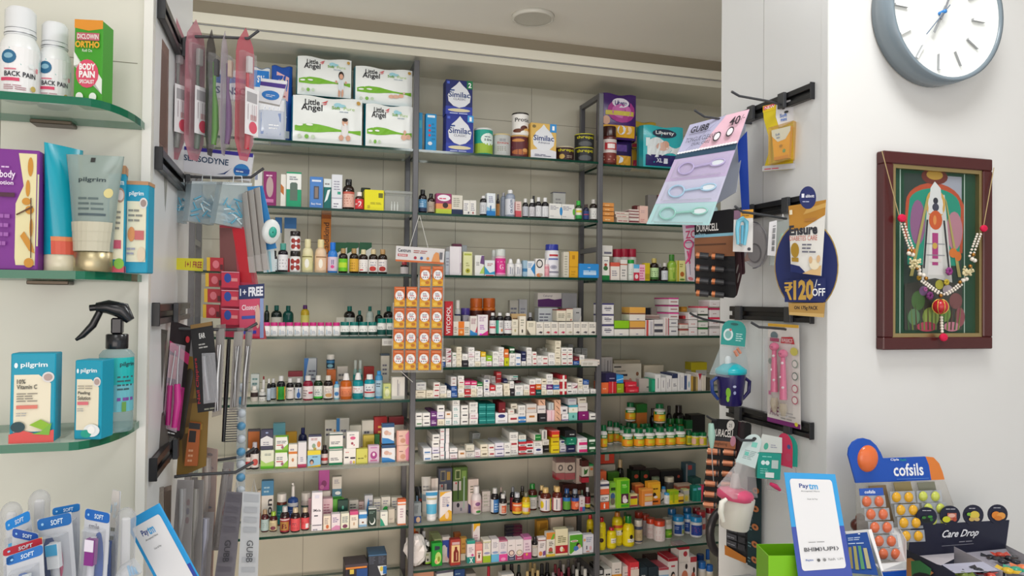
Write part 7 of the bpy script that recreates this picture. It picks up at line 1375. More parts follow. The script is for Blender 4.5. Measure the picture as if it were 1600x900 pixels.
card4('price_panel',[(1226,438,1.27),(1290,434,1.205),(1290,472,1.205),(1226,472,1.27)],.0003,'1c2860','B120|.22|.08|.72|.98|c9a04a;TOFF|.68|.25|.99|.58|eef0f4;t/-|.74|.62|.88|.95|eef0f4;r.0,.82,.2,.9,c9a04a;r.0,.64,.2,.72,c9a04a;p.02,.62,.08,.62,.19,.1,.13,.1,c9a04a;p.12,.88,.17,.88,.18,.62,.12,.5,.02,.48,.02,.56,.1,.6,c9a04a',t)
card4('base_strip',[(1232,474,1.262),(1289,473,1.20),(1287,496,1.20),(1233,492,1.262)],.002,'b08a4a','r0,.0,1,.25,c8a668;TON 175g PACK|.16|.42|.82|.78|1c1c28',t)
card4('pouch_picture',[(1232,322,1.255),(1291,312,1.19),(1283,431,1.19),(1236,425,1.255)],.0015,'e3e1dc','p0,.74,0,1,1,1,1,.80,.3,.62,0,.6,b98434;p.5,.92,1,.96,1,.9,.4,.84,d0a458;BEnsure|.0|.55|.82|.70|33343c;tDIABETES CARE|.0|.47|.82|.54|c0604c;r.45,.74,.78,.78,b07a3a;l.38,.3,.8,.45,3,667;e.16,.33,.13,.11,a8842c;r.05,.16,.27,.22,a8842c;p0,0,0,.12,.3,.1,.55,.0,1c2860;p.4,0,1,.14,1,0,d8b480;e.78,.14,.16,.07,e8dcc0;e.66,.2,.06,.05,d8b48a;e.9,.22,.06,.05,d8b48a;r.04,.86,.12,.93,e8dcc0',t)
card4('round_badge',[(1249,292,1.20),(1275,290,1.175),(1275,327,1.175),(1249,326,1.20)],.001,'252e66','r.14,.5,.3,.68,e8eaf4;Tabbott|.38|.5|.9|.64|e8eaf4;l.2,.3,.85,.4,1,b8bcd8',t,outline=[(.5+.5*math.cos(a),.5+.5*math.sin(a))for a in[2*PI*i/24 for i in range(24)]])
tag(t,'navy and gold round promotion board with nutrition pouch picture','promotion board')
def battery_card(x0,y0,cols,rows,dx,dy,Y,label,head,cop,c,hx):
    t=empty('battery_card',atY(*c[0]).lerp(atY(*c[1]),.5));o,mp,N,P=card4('backing_card',c,.0012,'17171a',head,t,outline=rrect(rx=.08,ry=.04))
    for r in range(rows):
        for k in range(cols):
            a=atY(x0+dx*k-r*hx,y0+dy*r+k*1.5,Y-.018*k*.6)-Vector((0,.012,0));b=atY(x0+dx*k+dx*.82-r*hx,y0+dy*r+k*1.5+2,Y-.018*k*.6-.016)-Vector((0,.012,0))
            mb=MB();q=a.lerp(b,.30);r_=.0076
            if cop:mb.tube([a.lerp(b,.06),b],r_,M('b87a5c','m'),12);mb.tube([a,a.lerp(b,.08)],r_*.45,M('c8a890','m'),8);mb.tube([a.lerp(b,.8),a.lerp(b,.97)],r_*1.03,M('3a2a28','g'),12)
            else:mb.tube([a.lerp(b,.04),q],r_,M('b8744e','m'),12);mb.tube([q,b],r_*1.01,M('28282c','g'),12);mb.tube([a,a.lerp(b,.06)],r_*.45,M('b0a8a0','m'),8)
            world_mb('battery',mb,t.location,t)
    return t,mp,N
t,mp,N=battery_card(1083,399,2,4,24,19.5,1.50,'','r0,.7,1,.735,8ac0d4;r0,.47,1,.70,8a5a3c;r0,.60,.8,.62,5a3a28;TDURACELL|.06|.77|.62|.86|ece8e4;tultra|.06|.71|.3|.76|a8d0e0;r0,.3,1,.33,2c2c30;r0,.15,1,.18,2c2c30',False,[(1085,334,1.53),(1146,326,1.44),(1150,466,1.44),(1086,460,1.53)],0)
tag(t,'black battery card with four rows of copper-tipped cells','battery card')
for k in range(2):
    o=card4('hanging_card',[(1144+7*k,330-2*k,1.45-.01*k),(1152+7*k,330-2*k,1.43-.01*k),(1160+4*k,425+3*k,1.43-.01*k),(1150+4*k,466-36*k,1.45-.01*k)],.001,'3a2028','e.4,.25,.2,.03,a09a98;e.5,.1,.2,.03,a09a98',outline=rrect(rx=.2,ry=.04))[0];tag(o,'dark plum edge of a card queued behind the battery card, %s'%('nearer one' if k==0 else 'farther one'),'card')
t,mp,N=battery_card(1100,703,2,6,25,16.5,1.52,'','r0,.74,1,.78,3a3a40;TDURACELL|.1|.79|.9|.88|ece8e4;r.0,.66,1,.74,b07050;tlonglasting|.2|.68|.7|.73|3a2a24;e.75,.93,.14,.06,d8d4d0;t25|.69|.91|.81|.95|2a2a2a;e.9,.75,.1,.06,c88aa0;r0,.0,1,.02,333',True,[(1112,654,1.56),(1154,656,1.48),(1140,792,1.48),(1097,783,1.56)],1.2)
tag(t,'black battery card with six rows of all-copper cells','battery card')
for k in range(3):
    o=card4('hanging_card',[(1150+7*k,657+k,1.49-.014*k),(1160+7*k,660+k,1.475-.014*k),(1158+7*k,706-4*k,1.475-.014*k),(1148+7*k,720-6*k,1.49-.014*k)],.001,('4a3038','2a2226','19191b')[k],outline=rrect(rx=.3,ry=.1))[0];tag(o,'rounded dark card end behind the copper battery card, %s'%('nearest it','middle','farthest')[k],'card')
t=empty('spatula',atY(1111,655,1.47));mb=MB();ring=[]
c=[atY(x,y,1.47)for x,y in((1111,662),(1112,680),(1112,700))];mb.tube([c[0],c[1],c[2]],[.006,.0085,.004],M('a8cfc0','g'),12);world_mb('blade',mb,t.location,t)
mb=MB();mb.tube([atY(1112,700,1.47),atY(1113,725,1.47),atY(1115,752,1.47)],[.0012,.0012,.0009],M('c4c8ca','m'),6);world_mb('stem',mb,t.location,t)
tag(t,'mint green spatula with thin steel stem before the copper batteries','spatula')
t=empty('scissors_card',atY(1076,350,1.57));card4('backing_card',[(1066,351,1.58),(1092,347,1.55),(1090,441,1.55),(1074,438,1.58)],.001,'d8cdd6','TZO|.15|.74|.85|.88|c8386a;r.2,.92,.8,.97,c05a8a;r.1,.66,.9,.68,99a;e.35,.04,.25,.03,c8707a;r.3,.1,.36,.3,889',t)
mb=MB();m=M('d8407c','g');q=lambda x,y:atY(x,y,1.56)
mb.tube([q(1076+7*math.cos(a),382+7*math.sin(a))for a in[2*PI*i/14 for i in range(15)]],.0018,m,6);mb.tube([q(1080,388),q(1077,404),q(1071,412)],[.003,.0035,.0015],m,6);mb.tube([q(1074,392),q(1078,412)],.0018,m,6);world_mb('scissors',mb,t.location,t)
tag(t,'white card with pink baby scissors beside the battery card','blister card')
t=empty('clipper_card',atY(1162,328,1.40));card4('backing_card',[(1147,329,1.41),(1177,327,1.385),(1176,394,1.385),(1145,393,1.41)],.0008,'d9d5d2','r.35,.8,1,1,d89a2c;r.0,.78,.35,1,7a5a70;l.4,.85,.9,.95,2,8a5a18;e.82,.07,.09,.04,3a3a44',t)
mb=MB();m=M('72bcd2','g');q=lambda x,y,d=0:atY(x,y,1.385-d)
mb.tube([q(1153,382),q(1152,358),q(1154,346),q(1160,342),q(1166,347),q(1166,360),q(1163,383)],[.003,.0045,.0055,.006,.0055,.0045,.0035],m,10);mb.tube([q(1159,381,.005),q(1160,352,.005)],[.0028,.0035],M('5aa6c4','g'),8);world_mb('nail_clipper',mb,t.location,t)
mb=MB();mb.tube([q(1153,380),q(1159,384)],.0022,M('c8ccd0','m'),6);world_mb('jaw',mb,t.location,t)
tag(t,'white card with a light blue baby nail clipper','blister card')
t=empty('round_clamshell',atY(1180,350,1.45));el=[(.5+.5*math.cos(a),.5+.5*math.sin(a))for a in[2*PI*i/26 for i in range(26)]]
card4('clear_shell',[(1155,352,1.50),(1199,346,1.44),(1200,420,1.44),(1158,416,1.50)],.008,'c8c4c8','',t,'f',outline=el)
card4('disc',[(1158,360,1.50),(1196,354,1.445),(1196,414,1.445),(1160,410,1.50)],.002,'b4b0ae','p.0,.0,.4,.1,.5,.5,.3,.4,c08a70;e.55,.3,.3,.28,3a3638;e.52,.3,.26,.24,9a9694',t,outline=el)
mb=MB();mb.tube([atY(1177+21*math.cos(a),383+36*math.sin(a),1.46)for a in[-1.7+3.3*i/16 for i in range(17)]],.0016,M('8e8c94','m'),6);world_mb('rim',mb,t.location,t)
tag(t,'round clear clamshell with grey disc behind the clipper card','clamshell')
t=empty('clear_box',atY(1222,342,1.37));P=[atY(*p)for p in((1207,347,1.38),(1240,341,1.36),(1237,415,1.36),(1203,414,1.38))];N=Vector((-.5,-.86,0))
mb=MB();mb.prism(P[::-1],-N*.016,M('d6dedb','f',.28));world_mb('box_shell',mb,t.location,t)
card4('barcode_label',[(1202,347,1.372),(1214,344,1.366),(1212,400,1.366),(1199,399,1.372)],.0004,'dcdadc',';'.join('r.45,%g,.8,%g,44464a'%(.1+.035*k,.12+.035*k)for k in range(22)if k%5),t)
mb=MB();mb.tube([atY(1218,408,1.375),atY(1219,385,1.375),atY(1223,365,1.375)],[.0055,.0065,.004],M('9fd2ba','g'),10);mb.tube([atY(1229,408,1.372),atY(1230,388,1.372)],[.005,.004],M('a9d6c0','g'),10);world_mb('brush_handle',mb,t.location,t)
mb=MB();mb.tube([atY(1222,343,1.37),atY(1223,335,1.37),atY(1226,343,1.37)],.0012,M('e4e4e4','g'),6);world_mb('hang_loop',mb,t.location,t)
tag(t,'clear box with mint brush and barcode label before the gold pouch','clear box')
def ellipse_cup(t,name,cx,cyt,cyb,rt,rb,Y,mat,n=28,z0=None):
    a=atY(cx,cyt,Y);b=atY(cx,cyb,Y);mb=MB();h=a.z-b.z
    mb.lathe([(rb*.9,0),(rb,h*.06),(rt,h*.9),(rt,h)],mat,n);return obj(name,mb,t,Vector((a.x,Y,b.z))-t.location)
t=empty('training_cup_pack',atY(1146,506,1.5));Y=1.5
card4('header_card',[(1129,499,1.515),(1167,503,1.485),(1164,542,1.485),(1126,538,1.515)],.0012,'17948c','e.28,.42,.2,.24,d4e4e2;e.28,.42,.13,.16,7ab0ac;l.6,.2,.95,.55,4,b8e0dc;e.36,.62,.05,.05,c86a6a;e.5,.86,.16,.05,0c5a56',t,outline=rrect(rx=.35,ry=.4,only=('tl','tr')))
mb=MB();fm=M('d8e0e2','f',.2);top=[atY(x,y,Y+d)for x,y,d in((1126,540,.01),(1146,541,-.012),(1165,543,0),(1148,541,.012))];bot_=[atY(x,y,Y+d)for x,y,d in((1108,585,.0),(1135,590,-.03),(1172,588,-.0),(1140,584,.03))]
for i in range(4):mb.poly([top[i],top[(i+1)%4],bot_[(i+1)%4],bot_[i]],fm,True)
world_mb('clear_wrap',mb,t.location,t)
cup=ellipse_cup(t,'cup',1142,583,633,.0335,.0265,Y,M('241c58','g'))
mb=MB();mp_=lambda u,v,k:((.0338+k*.0002-.006*(1-v))*math.sin((u-.5)*2),-(.0338+k*.0002-.006*(1-v))*math.cos((u-.5)*2),.003+.058*v)
decor(mb,'e.12,.5,.09,.2,7ab02c;e.1,.25,.06,.12,8ac03a;e.34,.75,.06,.05,b8bcd8;e.35,.5,.05,.07,9aa0c8',mp_,4);obj('print',mb,cup)
a=atY(1142,583,Y);mb=MB();mb.lathe([(.033,0),(.036,.002),(.036,.011),(.03,.015),(.02,.022),(.01,.026)],M('1fb4c0','g'),28);obj('lid',mb,t,Vector((a.x,Y,a.z-.002))-t.location)
mb=MB();mb.lathe([(.007,.02),(.008,.036),(.004,.042)],M('e4e8ea','g'),12);obj('spout',mb,t,Vector((a.x-.008,Y,a.z-.002))-t.location)
mb=MB();q=lambda x,y:atY(x,y,Y-.01);mb.tube([q(1163,590),q(1171,596),q(1170,612),q(1160,624)],[.004,.0045,.0045,.0035],M('241c58','g'),8);world_mb('handle',mb,t.location,t)
mb=MB();q=lambda x,y:atY(x,y,Y+.005);mb.tube([q(1120,590),q(1112,596),q(1113,612),q(1122,624)],[.004,.0045,.0045,.0035],M('1c3a80','g'),8);world_mb('handle',mb,t.location,t)
mb=MB();mb.tube([atY(1148,548,1.475),atY(1152,556,1.475)],.004,M('d08a70','g'),8);mb.tube([atY(1152,544,1.475),atY(1157,552,1.475)],.0035,M('d08a70','g'),8);world_mb('orange_mark',mb,t.location,t)
tag(t,'purple training cup with turquoise lid under a teal header','cup pack')
t=empty('spoon_pack',atY(1225,506,1.36));c=[(1200,505,1.41),(1248,508,1.325),(1251,671,1.315),(1199,658,1.41)]
o,mp,N,P=card4('backing_card',c,.001,'d9d3cf','r.0,.97,1,1,d8a838;r0,0,1,.045,7a2a70;TACE|.08|.075|.36|.17|7a1f50;l.42,.06,.9,.15,3,a8a4a2;e.22,.88,.12,.04,6a7a80;r.08,.82,.38,.86,a82a5a;p.44,.81,.88,.81,.82,.88,.46,.87,c0303a;tBASICS|.48|.825|.82|.86|f0d8d8;e.88,.62,.09,.04,8a9a90;e.88,.62,.07,.03,d9d3cf;e.88,.5,.09,.04,6a7a74;e.88,.5,.07,.03,d9d3cf;e.88,.38,.09,.04,b85a70;e.88,.38,.07,.03,d9d3cf;e.88,.27,.09,.04,b85a70;e.88,.27,.07,.03,d9d3cf;e.88,.74,.12,.04,c8c060;e.92,.04,.05,.02,d8c838;r.08,.28,.16,.32,c85a90;e.13,.62,.06,.03,8a9a90',t)
for k,(u,vt)in enumerate(((.32,.80),(.60,.74))):
    mb=MB();m=M('dd6e94','g');h0=lambda v,n=40:mp(u,v,n)
    mb.tube([h0(vt-.05),h0(vt-.2),h0(.30+.02*(1-k)-.04*k)],[.0048,.0062,.0082],m,12)
    hb=h0(vt-.03);mb.ball(tuple(hb),.0105,m,14,9,.9);world_mb('handle',mb,t.location,t)
    mb=MB();w_=M('f0e0e6','g')
    for(du,dv)in((.03,-.12),(-.03,-.26),(.04,-.36)):mb.ball(tuple(mp(u+du,vt+dv,60)),.0032,w_,8,6)
    for du in(-.03,.03):mb.ball(tuple(mp(u+du,vt-.03,78)),.0014,M('6a2a44','g'),6,4)
    world_mb('spots',mb,t.location,t)
    mb=MB();mb.tube([h0(.26-.04*k),h0(.2-.04*k),h0(.12-.02*k)],[.007,.009,.004],M('d8cdb4','f',.45),12);world_mb('spoon_bowl',mb,t.location,t)
mb=MB();A=[mp(.14,.86,1),mp(.78,.86,1),mp(.78,.1,1),mp(.14,.1,1)];B=[p+N*.022 for p in A]
for i in range(4):mb.poly([A[i],A[(i+1)%4],B[(i+1)%4],B[i]],film)
mb.poly(B,M('ece8ea','f',.05));world_mb('blister',mb,t.location,t)
tag(t,'white blister card with two pink spotted baby spoons','blister card')
t=empty('baby_mug_pack',atY(1178,684,1.36));Y=1.36
card4('header_card',[(1166,677,1.37),(1193,680,1.35),(1180,732,1.35),(1149,722,1.37)],.001,'c4d4d2','l.25,.2,.9,.5,6,8aa09e;r.5,.6,.8,.75,7ac8b8;r.3,.3,.5,.42,6ac0b0;e.55,.86,.12,.05,2a2a2c',t,outline=rrect(rx=.48,ry=.28,only=('tl','tr')))
cup=ellipse_cup(t,'mug',1147,776,826,.0345,.030,Y,M('e2dcd2','g'));cup.rotation_euler=(0,math.radians(9),0)
a=atY(1149,776,Y);mb=MB();mb.lathe([(.034,-.012),(.0375,-.009),(.038,.002),(.033,.008),(.02,.012)],M('e0567c','g'),28);obj('ring',mb,t,Vector((a.x,Y,a.z+.006))-t.location,rot=(0,math.radians(9),0))
mb=MB();q=lambda x,y:atY(x,y,Y-.034);mb.tube([q(1135,780),q(1128,785),q(1126,800),q(1130,815)],[.004,.006,.006,.004],M('f0ece2','g'),10);world_mb('handle',mb,t.location,t)
mb=MB();q=lambda x,y,d:atY(x,y,Y+d);top=[q(1152,722,.008),q(1160,724,-.01),q(1180,732,0),q(1170,728,.01)];bt=[q(1120,760,0),q(1145,780,-.042),q(1184,778,0),q(1150,755,.04)]
for i in range(4):mb.poly([top[i],top[(i+1)%4],bt[(i+1)%4],bt[i]],M('dcd8d8','f',.22),True)
world_mb('clear_wrap',mb,t.location,t)
mb=MB();mb.lathe([(.012,0),(.009,.02),(.006,.028)],M('dcd4d0','f',.6),12);obj('nipple',mb,t,Vector((a.x,Y,a.z+.02))-t.location)
mb=MB();q=lambda u,v,k:cup_mp(u,v,k)
cup_mp=lambda u,v,k:((.0335+k*.0002)*math.sin(u),-(.0335+k*.0002)*math.cos(u),.004+.05*v)
decor(mb,'e.75,.7,.05,.05,3a4a70;e.85,.6,.06,.04,3a4a70;e.8,.45,.04,.06,3a4a70;e.95,.5,.04,.04,3a4a70;e.72,.5,.03,.03,3a4a70',cup_mp,3);obj('print',mb,cup)
tag(t,'white baby mug with pink ring hanging under an oval card','mug pack')
t=empty('carded_box',atY(1205,690,1.34));card4('header_card',[(1191,678,1.352),(1222,684,1.33),(1222,708,1.33),(1184,706,1.355)],.0008,'cdd0cb','e.3,.35,.1,.2,4aa890;l.5,.3,.8,.55,2,99a',t)
card4('box_front',[(1184,707,1.35),(1221,709,1.33),(1219,750,1.33),(1183,747,1.35)],.02,'0f9484','l.2,.84,.8,.92,1,8ad8cc;e.24,.62,.09,.09,d8ecea;e.42,.62,.09,.09,d8ecea;r.6,.42,.88,.74,b8c8c4;l.12,.2,.5,.45,3,7accc0;r.35,.06,.72,.26,e2e6e4',t)
tag(t,'teal carton under a grey header beside the baby mug','carton')
t=empty('round_header_pack',atY(1232,690,1.335));card4('pink_card',[(1213,674,1.35),(1239,680,1.33),(1238,732,1.33),(1218,726,1.35)],.001,'c02a50','e.75,.62,.12,.07,3a4a80;e.7,.3,.2,.12,b83a5a',t,outline=rrect(rx=.5,ry=.42,only=('tl','tr')))
card4('teal_card',[(1222,676,1.355),(1247,684,1.335),(1246,730,1.335),(1232,728,1.355)],.001,'18a08c','',t,outline=rrect(rx=.5,ry=.42,only=('tl','tr')))
card4('clear_body',[(1205,726,1.35),(1244,732,1.33),(1250,775,1.33),(1198,765,1.35)],.012,'d8d4d4','',t,'f')
mb=MB();mb.tube([atY(1204,756,1.335),atY(1212,760,1.335),atY(1219,766,1.335)],[.0035,.0055,.003],M('d8386a','g'),8);world_mb('pink_clip',mb,t.location,t)
tag(t,'crimson and teal round headed packs below the spoon pack','pack')
o=card4('product_poster',[(1135,771,1.566),(1168,775,1.50),(1168,880,1.50),(1135,866,1.566)],.002,'2c2c30',';'.join('r.08,%g,.55,%g,4c4c52;l.1,%g,.5,%g,1,9a9aa0;r.62,%g,.95,%g,3a3a40'%(y,y+.09,y+.03,y+.06,y,y+.09)for y in(.88,.76,.64,.52,.40,.28,.17))+';r0,0,1,.09,c87a2c;p0,.09,0,.16,1,.09,c87a2c')[0];tag(o,'dark grey product poster low on the right pier','poster')
o=card4('side_poster',[(1168,745,1.499),(1189,748,1.462),(1188,893,1.462),(1168,882,1.499)],.002,'16343a',';'.join('e.62,%g,.26,.035,c87a4a;e.62,%g,.1,.014,5a3a28;l.1,%g,.4,%g,2,6a8a90'%(y,y,y-.05,y+.02)for y in(.86,.66,.46,.27,.1)))[0];tag(o,'narrow dark teal poster with orange rings beside the grey one','poster')
# ---------------- clock and framed picture on the white wall ----------------
def on_wall(x,y,d=0):return atY(x,y,FR-d)
a=on_wall(1392,12,.058);b=on_wall(1569,12,.058);R=(b.x-a.x)/2;cx,cz=(a.x+b.x)/2,0
bt=on_wall(1484,127,.058).z;cz=bt+R
t=empty('wall_clock',(cx,FR,cz));cm=M('7d8a93','g')
def ylathe(mb,prof,m,seg=64):
    n=len(mb.v);mb.lathe([(r,z)for r,z in prof],m,seg,close=False)
    mb.v[n:]=[(x,-z,y)for x,y,z in mb.v[n:]]
mb=MB();ylathe(mb,[(R*.9,0.0005),(R*.985,.004),(R,.03),(R*.99,.058),(R*.94,.058),(R*.93,.054),(R*.925,.034)],cm);obj('case',mb,t)
mb=MB();ylathe(mb,[(R*.925,.0335),(R*.001,.0335)],M('e9eae6','p'));ylathe(mb,[(R*.93,.054),(R*.88,.0337)],M('eceeea','p'));obj('dial',mb,t)
tk=M('9a9c9e','g');tkw=M('f2f2f0','g')
for k in range(12):
    an=math.radians(30*k+2);s_,c_=math.sin(an),math.cos(an);mb=MB();w2=.0022;L0,L1=R*.58,R*.80
    pts=[(L0,-w2),(L1,-w2),(L1,w2),(L0,w2)];mb.prism([(p*s_+q*c_,-.034,p*c_-q*s_)for p,q in pts],(0,-.006,0),tkw,tk);obj('hour_mark',mb,t)
for nm,an,L0,L1,w2,m,yy in(('hour_hand',208,-R*.1,R*.34,.003,tk,-.043),('minute_hand',24,-R*.12,R*.62,.0022,M('8a8c92','g'),-.045),('second_hand',222,-R*.14,R*.48,.0009,M('6a7a90','g'),-.047)):
    an=math.radians(an);s_,c_=math.sin(an),math.cos(an);mb=MB();mb.prism([(p*s_+q*c_,yy,p*c_-q*s_)for p,q in[(L0,-w2),(L1,-w2),(L1,w2),(L0,w2)]],(0,-.0012,0),m);obj(nm,mb,t)
mb=MB();ylathe(mb,[(.004,.034),(.004,.050),(.0001,.0505)],M('2f7fc8','g'),16);obj('hub',mb,t)
tag(t,'large round wall clock with slate blue case and raised marks','clock')
t=empty('framed_picture',on_wall(1465,240,0));Yf=.022
c=[(1384,235),(1553,249),(1550,546),(1378,546)]
P=[atY(x,y,FR-Yf)for x,y in c];x0=(P[0].x+P[3].x)/2;x1=(P[1].x+P[2].x)/2;z1=(P[0].z+P[1].z)/2;z0=(P[2].z+P[3].z)/2;W,H=x1-x0,z1-z0
O=t.location;mb=MB();fw=.026;fm_=M('4a1a1a','g');fs_=M('2a1414','g')
for(a,b,c_,d)in((0,W,0,fw),(0,W,H-fw,H),(0,fw,fw,H-fw),(W-fw,W,fw,H-fw)):mb.box(x0+a,x0+b,FR-Yf,FR-.0005,z0+c_,z0+d,fm_,.002)
world_mb('frame',mb,O,t)
mb=MB();gd=M('b09a6c','m');f2=.008
for(a,b,c_,d)in((fw,W-fw,fw,fw+f2),(fw,W-fw,H-fw-f2,H-fw),(fw,fw+f2,fw+f2,H-fw-f2),(W-fw-f2,W-fw,fw+f2,H-fw-f2)):mb.box(x0+a,x0+b,FR-Yf+.004,FR-.004,z0+c_,z0+d,gd)
world_mb('inner_gold_frame',mb,O,t)
i0,i1,j0,j1=x0+fw+f2,x1-fw-f2,z0+fw+f2,z1-fw-f2;yp=FR-.008
mp=lambda u,v,k:(i0+(i1-i0)*u,yp-k*.00006,j0+(j1-j0)*v)
mb=MB();mb.poly([mp(0,0,0),mp(1,0,0),mp(1,1,0),mp(0,1,0)],M('12402a'))
ar=[(.5+.34*math.cos(a),.80+.13*math.sin(a))for a in[PI*i/12 for i in range(13)]]
def pol(pts,col):return 'p'+','.join('%.3f,%.3f'%p for p in pts)+','+col
D=['r.14,.02,.83,.98,2c3a34','r.09,.0,.10,1,b8c8bc','r.86,0,.87,1,b8c8bc','r.55,.8,.83,.98,9a9ca8',pol([(.84,.5),(.86,.8)]+ar[1:]+[(.14,.6),(.2,.5)],'b04a2c'),pol([(.80,.42),(.82,.78)]+[(.5+(x-.5)*.9,.8+(y-.8)*.75)for x,y in ar[1:-1]]+[(.18,.7),(.18,.42)],'1f8a72'),
     'e.30,.68,.09,.14,8a5a80','e.74,.64,.1,.12,b07a88','e.5,.97,.16,.05,6a2a20','e.5,.98,.1,.03,b8903a','p.34,.28,.72,.28,.62,.86,.42,.86,c8c4c0','p.42,.36,.6,.36,.58,.74,.46,.74,d8d2d0','e.51,.80,.12,.09,c89a4a','e.51,.80,.09,.07,e0dcd8','p.42,.74,.6,.74,.57,.9,.5,.94,.45,.9,d4d2d2','e.51,.82,.03,.02,2a2a34','e.51,.78,.04,.025,3a3a4a','e.51,.70,.08,.06,c4562a','e.5,.70,.02,.03,d88a4a',
     'r.47,.42,.54,.62,a83a78','r.40,.55,.62,.555,8a8a90','r.40,.48,.62,.485,8a8a90','e.5,.54,.03,.02,c8a24a','r.44,.44,.58,.46,d8ccc8','p.36,.4,.38,.4,.42,.7,.4,.7,24242a','p.66,.4,.68,.4,.62,.7,.6,.7,24242a','p.2,.35,.24,.35,.42,.82,.4,.84,a89a5a','p.78,.35,.82,.35,.64,.82,.62,.84,a89a5a','e.22,.5,.05,.03,d0702c','e.72,.5,.05,.03,d0702c','e.78,.48,.04,.03,d0702c',
     'p.14,.02,.83,.02,.83,.3,.5,.34,.14,.3,3c3a34','e.3,.2,.08,.06,4a6a3a','e.45,.1,.1,.06,8a9a4a','e.62,.12,.07,.05,6a8a40','e.75,.2,.08,.05,7a4a4a','e.25,.1,.07,.05,5a7a58','e.36,.26,.05,.03,7a5a80','e.65,.27,.06,.03,b8a8b0','e.55,.3,.05,.03,a8a03a','e.8,.1,.06,.06,8a4a50','e.4,.04,.12,.03,a83a50','e.7,.04,.1,.03,c0788a']
for k_ in range(14):D.append('p%.3f,%.3f,%.3f,%.3f,%.3f,%.3f,%s'%(.18+.045*k_,.02,.2+.045*k_,.02,.16+.05*k_,.16+.02*(k_%3),('3a5a34','6a7a3a','54382c')[k_%3]))
for tk_i,tk_ in enumerate(D):decor(mb,tk_,lambda u,v,k:mp(u,v,tk_i+1))
world_mb('picture',mb,O,t)
mb=MB();mb.poly([(i0,yp-.004,j0),(i1,yp-.004,j0),(i1,yp-.004,j1),(i0,yp-.004,j1)],M('eef4f2','v',.0));world_mb('glass_pane',mb,O,t)
mb=MB();mb.box(x0+.002,x1-.002,FR-.0035,FR-.0005,z0+.002,z1-.002,M('3a2a24'));world_mb('backing_board',mb,O,t)
tag(t,'framed devotional picture in a dark red frame with gold inner edge','framed picture')
t=empty('garland',on_wall(1465,340,.03));G=lambda x,y,d=.032:on_wall(x,y,d)
for s in([(1378,236),(1405,338)],[(1553,262),(1537,352)]):
    mb=MB();mb.tube([G(*s[0],.024),G(*s[1])],.0009,M('b8a070','g'),5);world_mb('string',mb,t.location,t)
for x,y,r_ in((1408,341,.0095),(1536,357,.0085),(1473,527,.0095)):
    mb=MB();q=G(x,y)
    for k_ in range(12):
        a_=2*PI*k_/12;mb.ball((q.x+r_*.55*math.cos(a_),q.y-.002,q.z+r_*.4*math.sin(a_)),r_*.5,M('d21f48','r'),8,6)
    mb.ball(tuple(q),r_*.75,M('d21f48','r'),10,7);world_mb('red_pompom',mb,t.location,t)
def bead_run(pts,r_,m,nm,side=0):
    mb=MB();L=[]
    for(xa,ya),(xb,yb)in zip(pts,pts[1:]):
        n=max(1,int(math.hypot(xb-xa,yb-ya)/4.0))
        for i in range(n):L.append((xa+(xb-xa)*i/n,ya+(yb-ya)*i/n))
    L.append(pts[-1])
    for x,y in L:mb.ball(tuple(G(x+side,y)),r_,m,8,6)
    world_mb(nm,mb,t.location,t)
pearl=M('e6ddd0','g')
for sd in(-3,2.5):
    bead_run([(1411,350),(1418,372),(1424,388)],.0026,pearl,'pearl_strand',sd);bead_run([(1530,366),(1523,385),(1518,400)],.0026,pearl,'pearl_strand',sd)
    bead_run([(1443,440),(1456,450),(1468,458)],.0026,pearl,'pearl_strand',sd);bead_run([(1500,445),(1490,453),(1478,460)],.0026,pearl,'pearl_strand',sd)
bead_run([(1471,496),(1472,518)],.0034,pearl,'pearl_strand')
for x,y in((1420,396),(1426,398),(1437,428),(1443,430),(1436,422),(1519,405),(1523,407),(1510,436),(1505,438)):mb=MB();mb.ball(tuple(G(x,y)),.0046,pearl,10,7);world_mb('large_pearl',mb,t.location,t)
for x,y,nn in((1430,412,22),(1513,424,18)):
    mb=MB()
    for k_ in range(nn*2):mb.ball(tuple(G(x+random.uniform(-8,8),y+random.uniform(-7,7),.032+random.uniform(0,.006))),.0026,M('d8cba0','g'),7,5)
    world_mb('bead_cluster',mb,t.location,t)
mb=MB()
for x,y in((1424,392),(1433,419),(1521,398),(1516,416),(1447,435),(1500,441),(1470,462)):mb.ball(tuple(G(x,y,.034)),.0042,M('a8783a','m'),9,6)
world_mb('gold_spacers',mb,t.location,t)
q=G(1469,479);mb=MB();mb.ball(tuple(q),.0155,M('b8202c','g'),18,12)
for k_ in range(7):
    a_=2*PI*k_/7;mb.tube([(q.x+.0158*math.sin(v_)*math.cos(a_),q.y+.0158*math.sin(v_)*math.sin(a_),q.z+.0158*math.cos(v_))for v_ in[PI*j/8 for j in range(9)]],.0011,M('d8b45a','m'),5)
world_mb('red_ornament',mb,t.location,t)
for x,y,cc_,r_ in((1436,434,'a8842c',.006),(1483,424,'8a3a78',.009),(1453,462,'7a3a70',.009),(1479,441,'b8a23a',.007),(1446,452,'a85a90',.005)):
    mb=MB()
    for k_ in range(7):a_=2*PI*k_/7;p_=G(x,y,.018);mb.ball((p_.x+r_*.6*math.cos(a_),p_.y,p_.z+r_*.6*math.sin(a_)),r_*.42,M(cc_,'r'),7,5)
    world_mb('small_flower',mb,t.location,t)
tag(t,'pearl garland with red pompoms draped over the framed picture','garland')

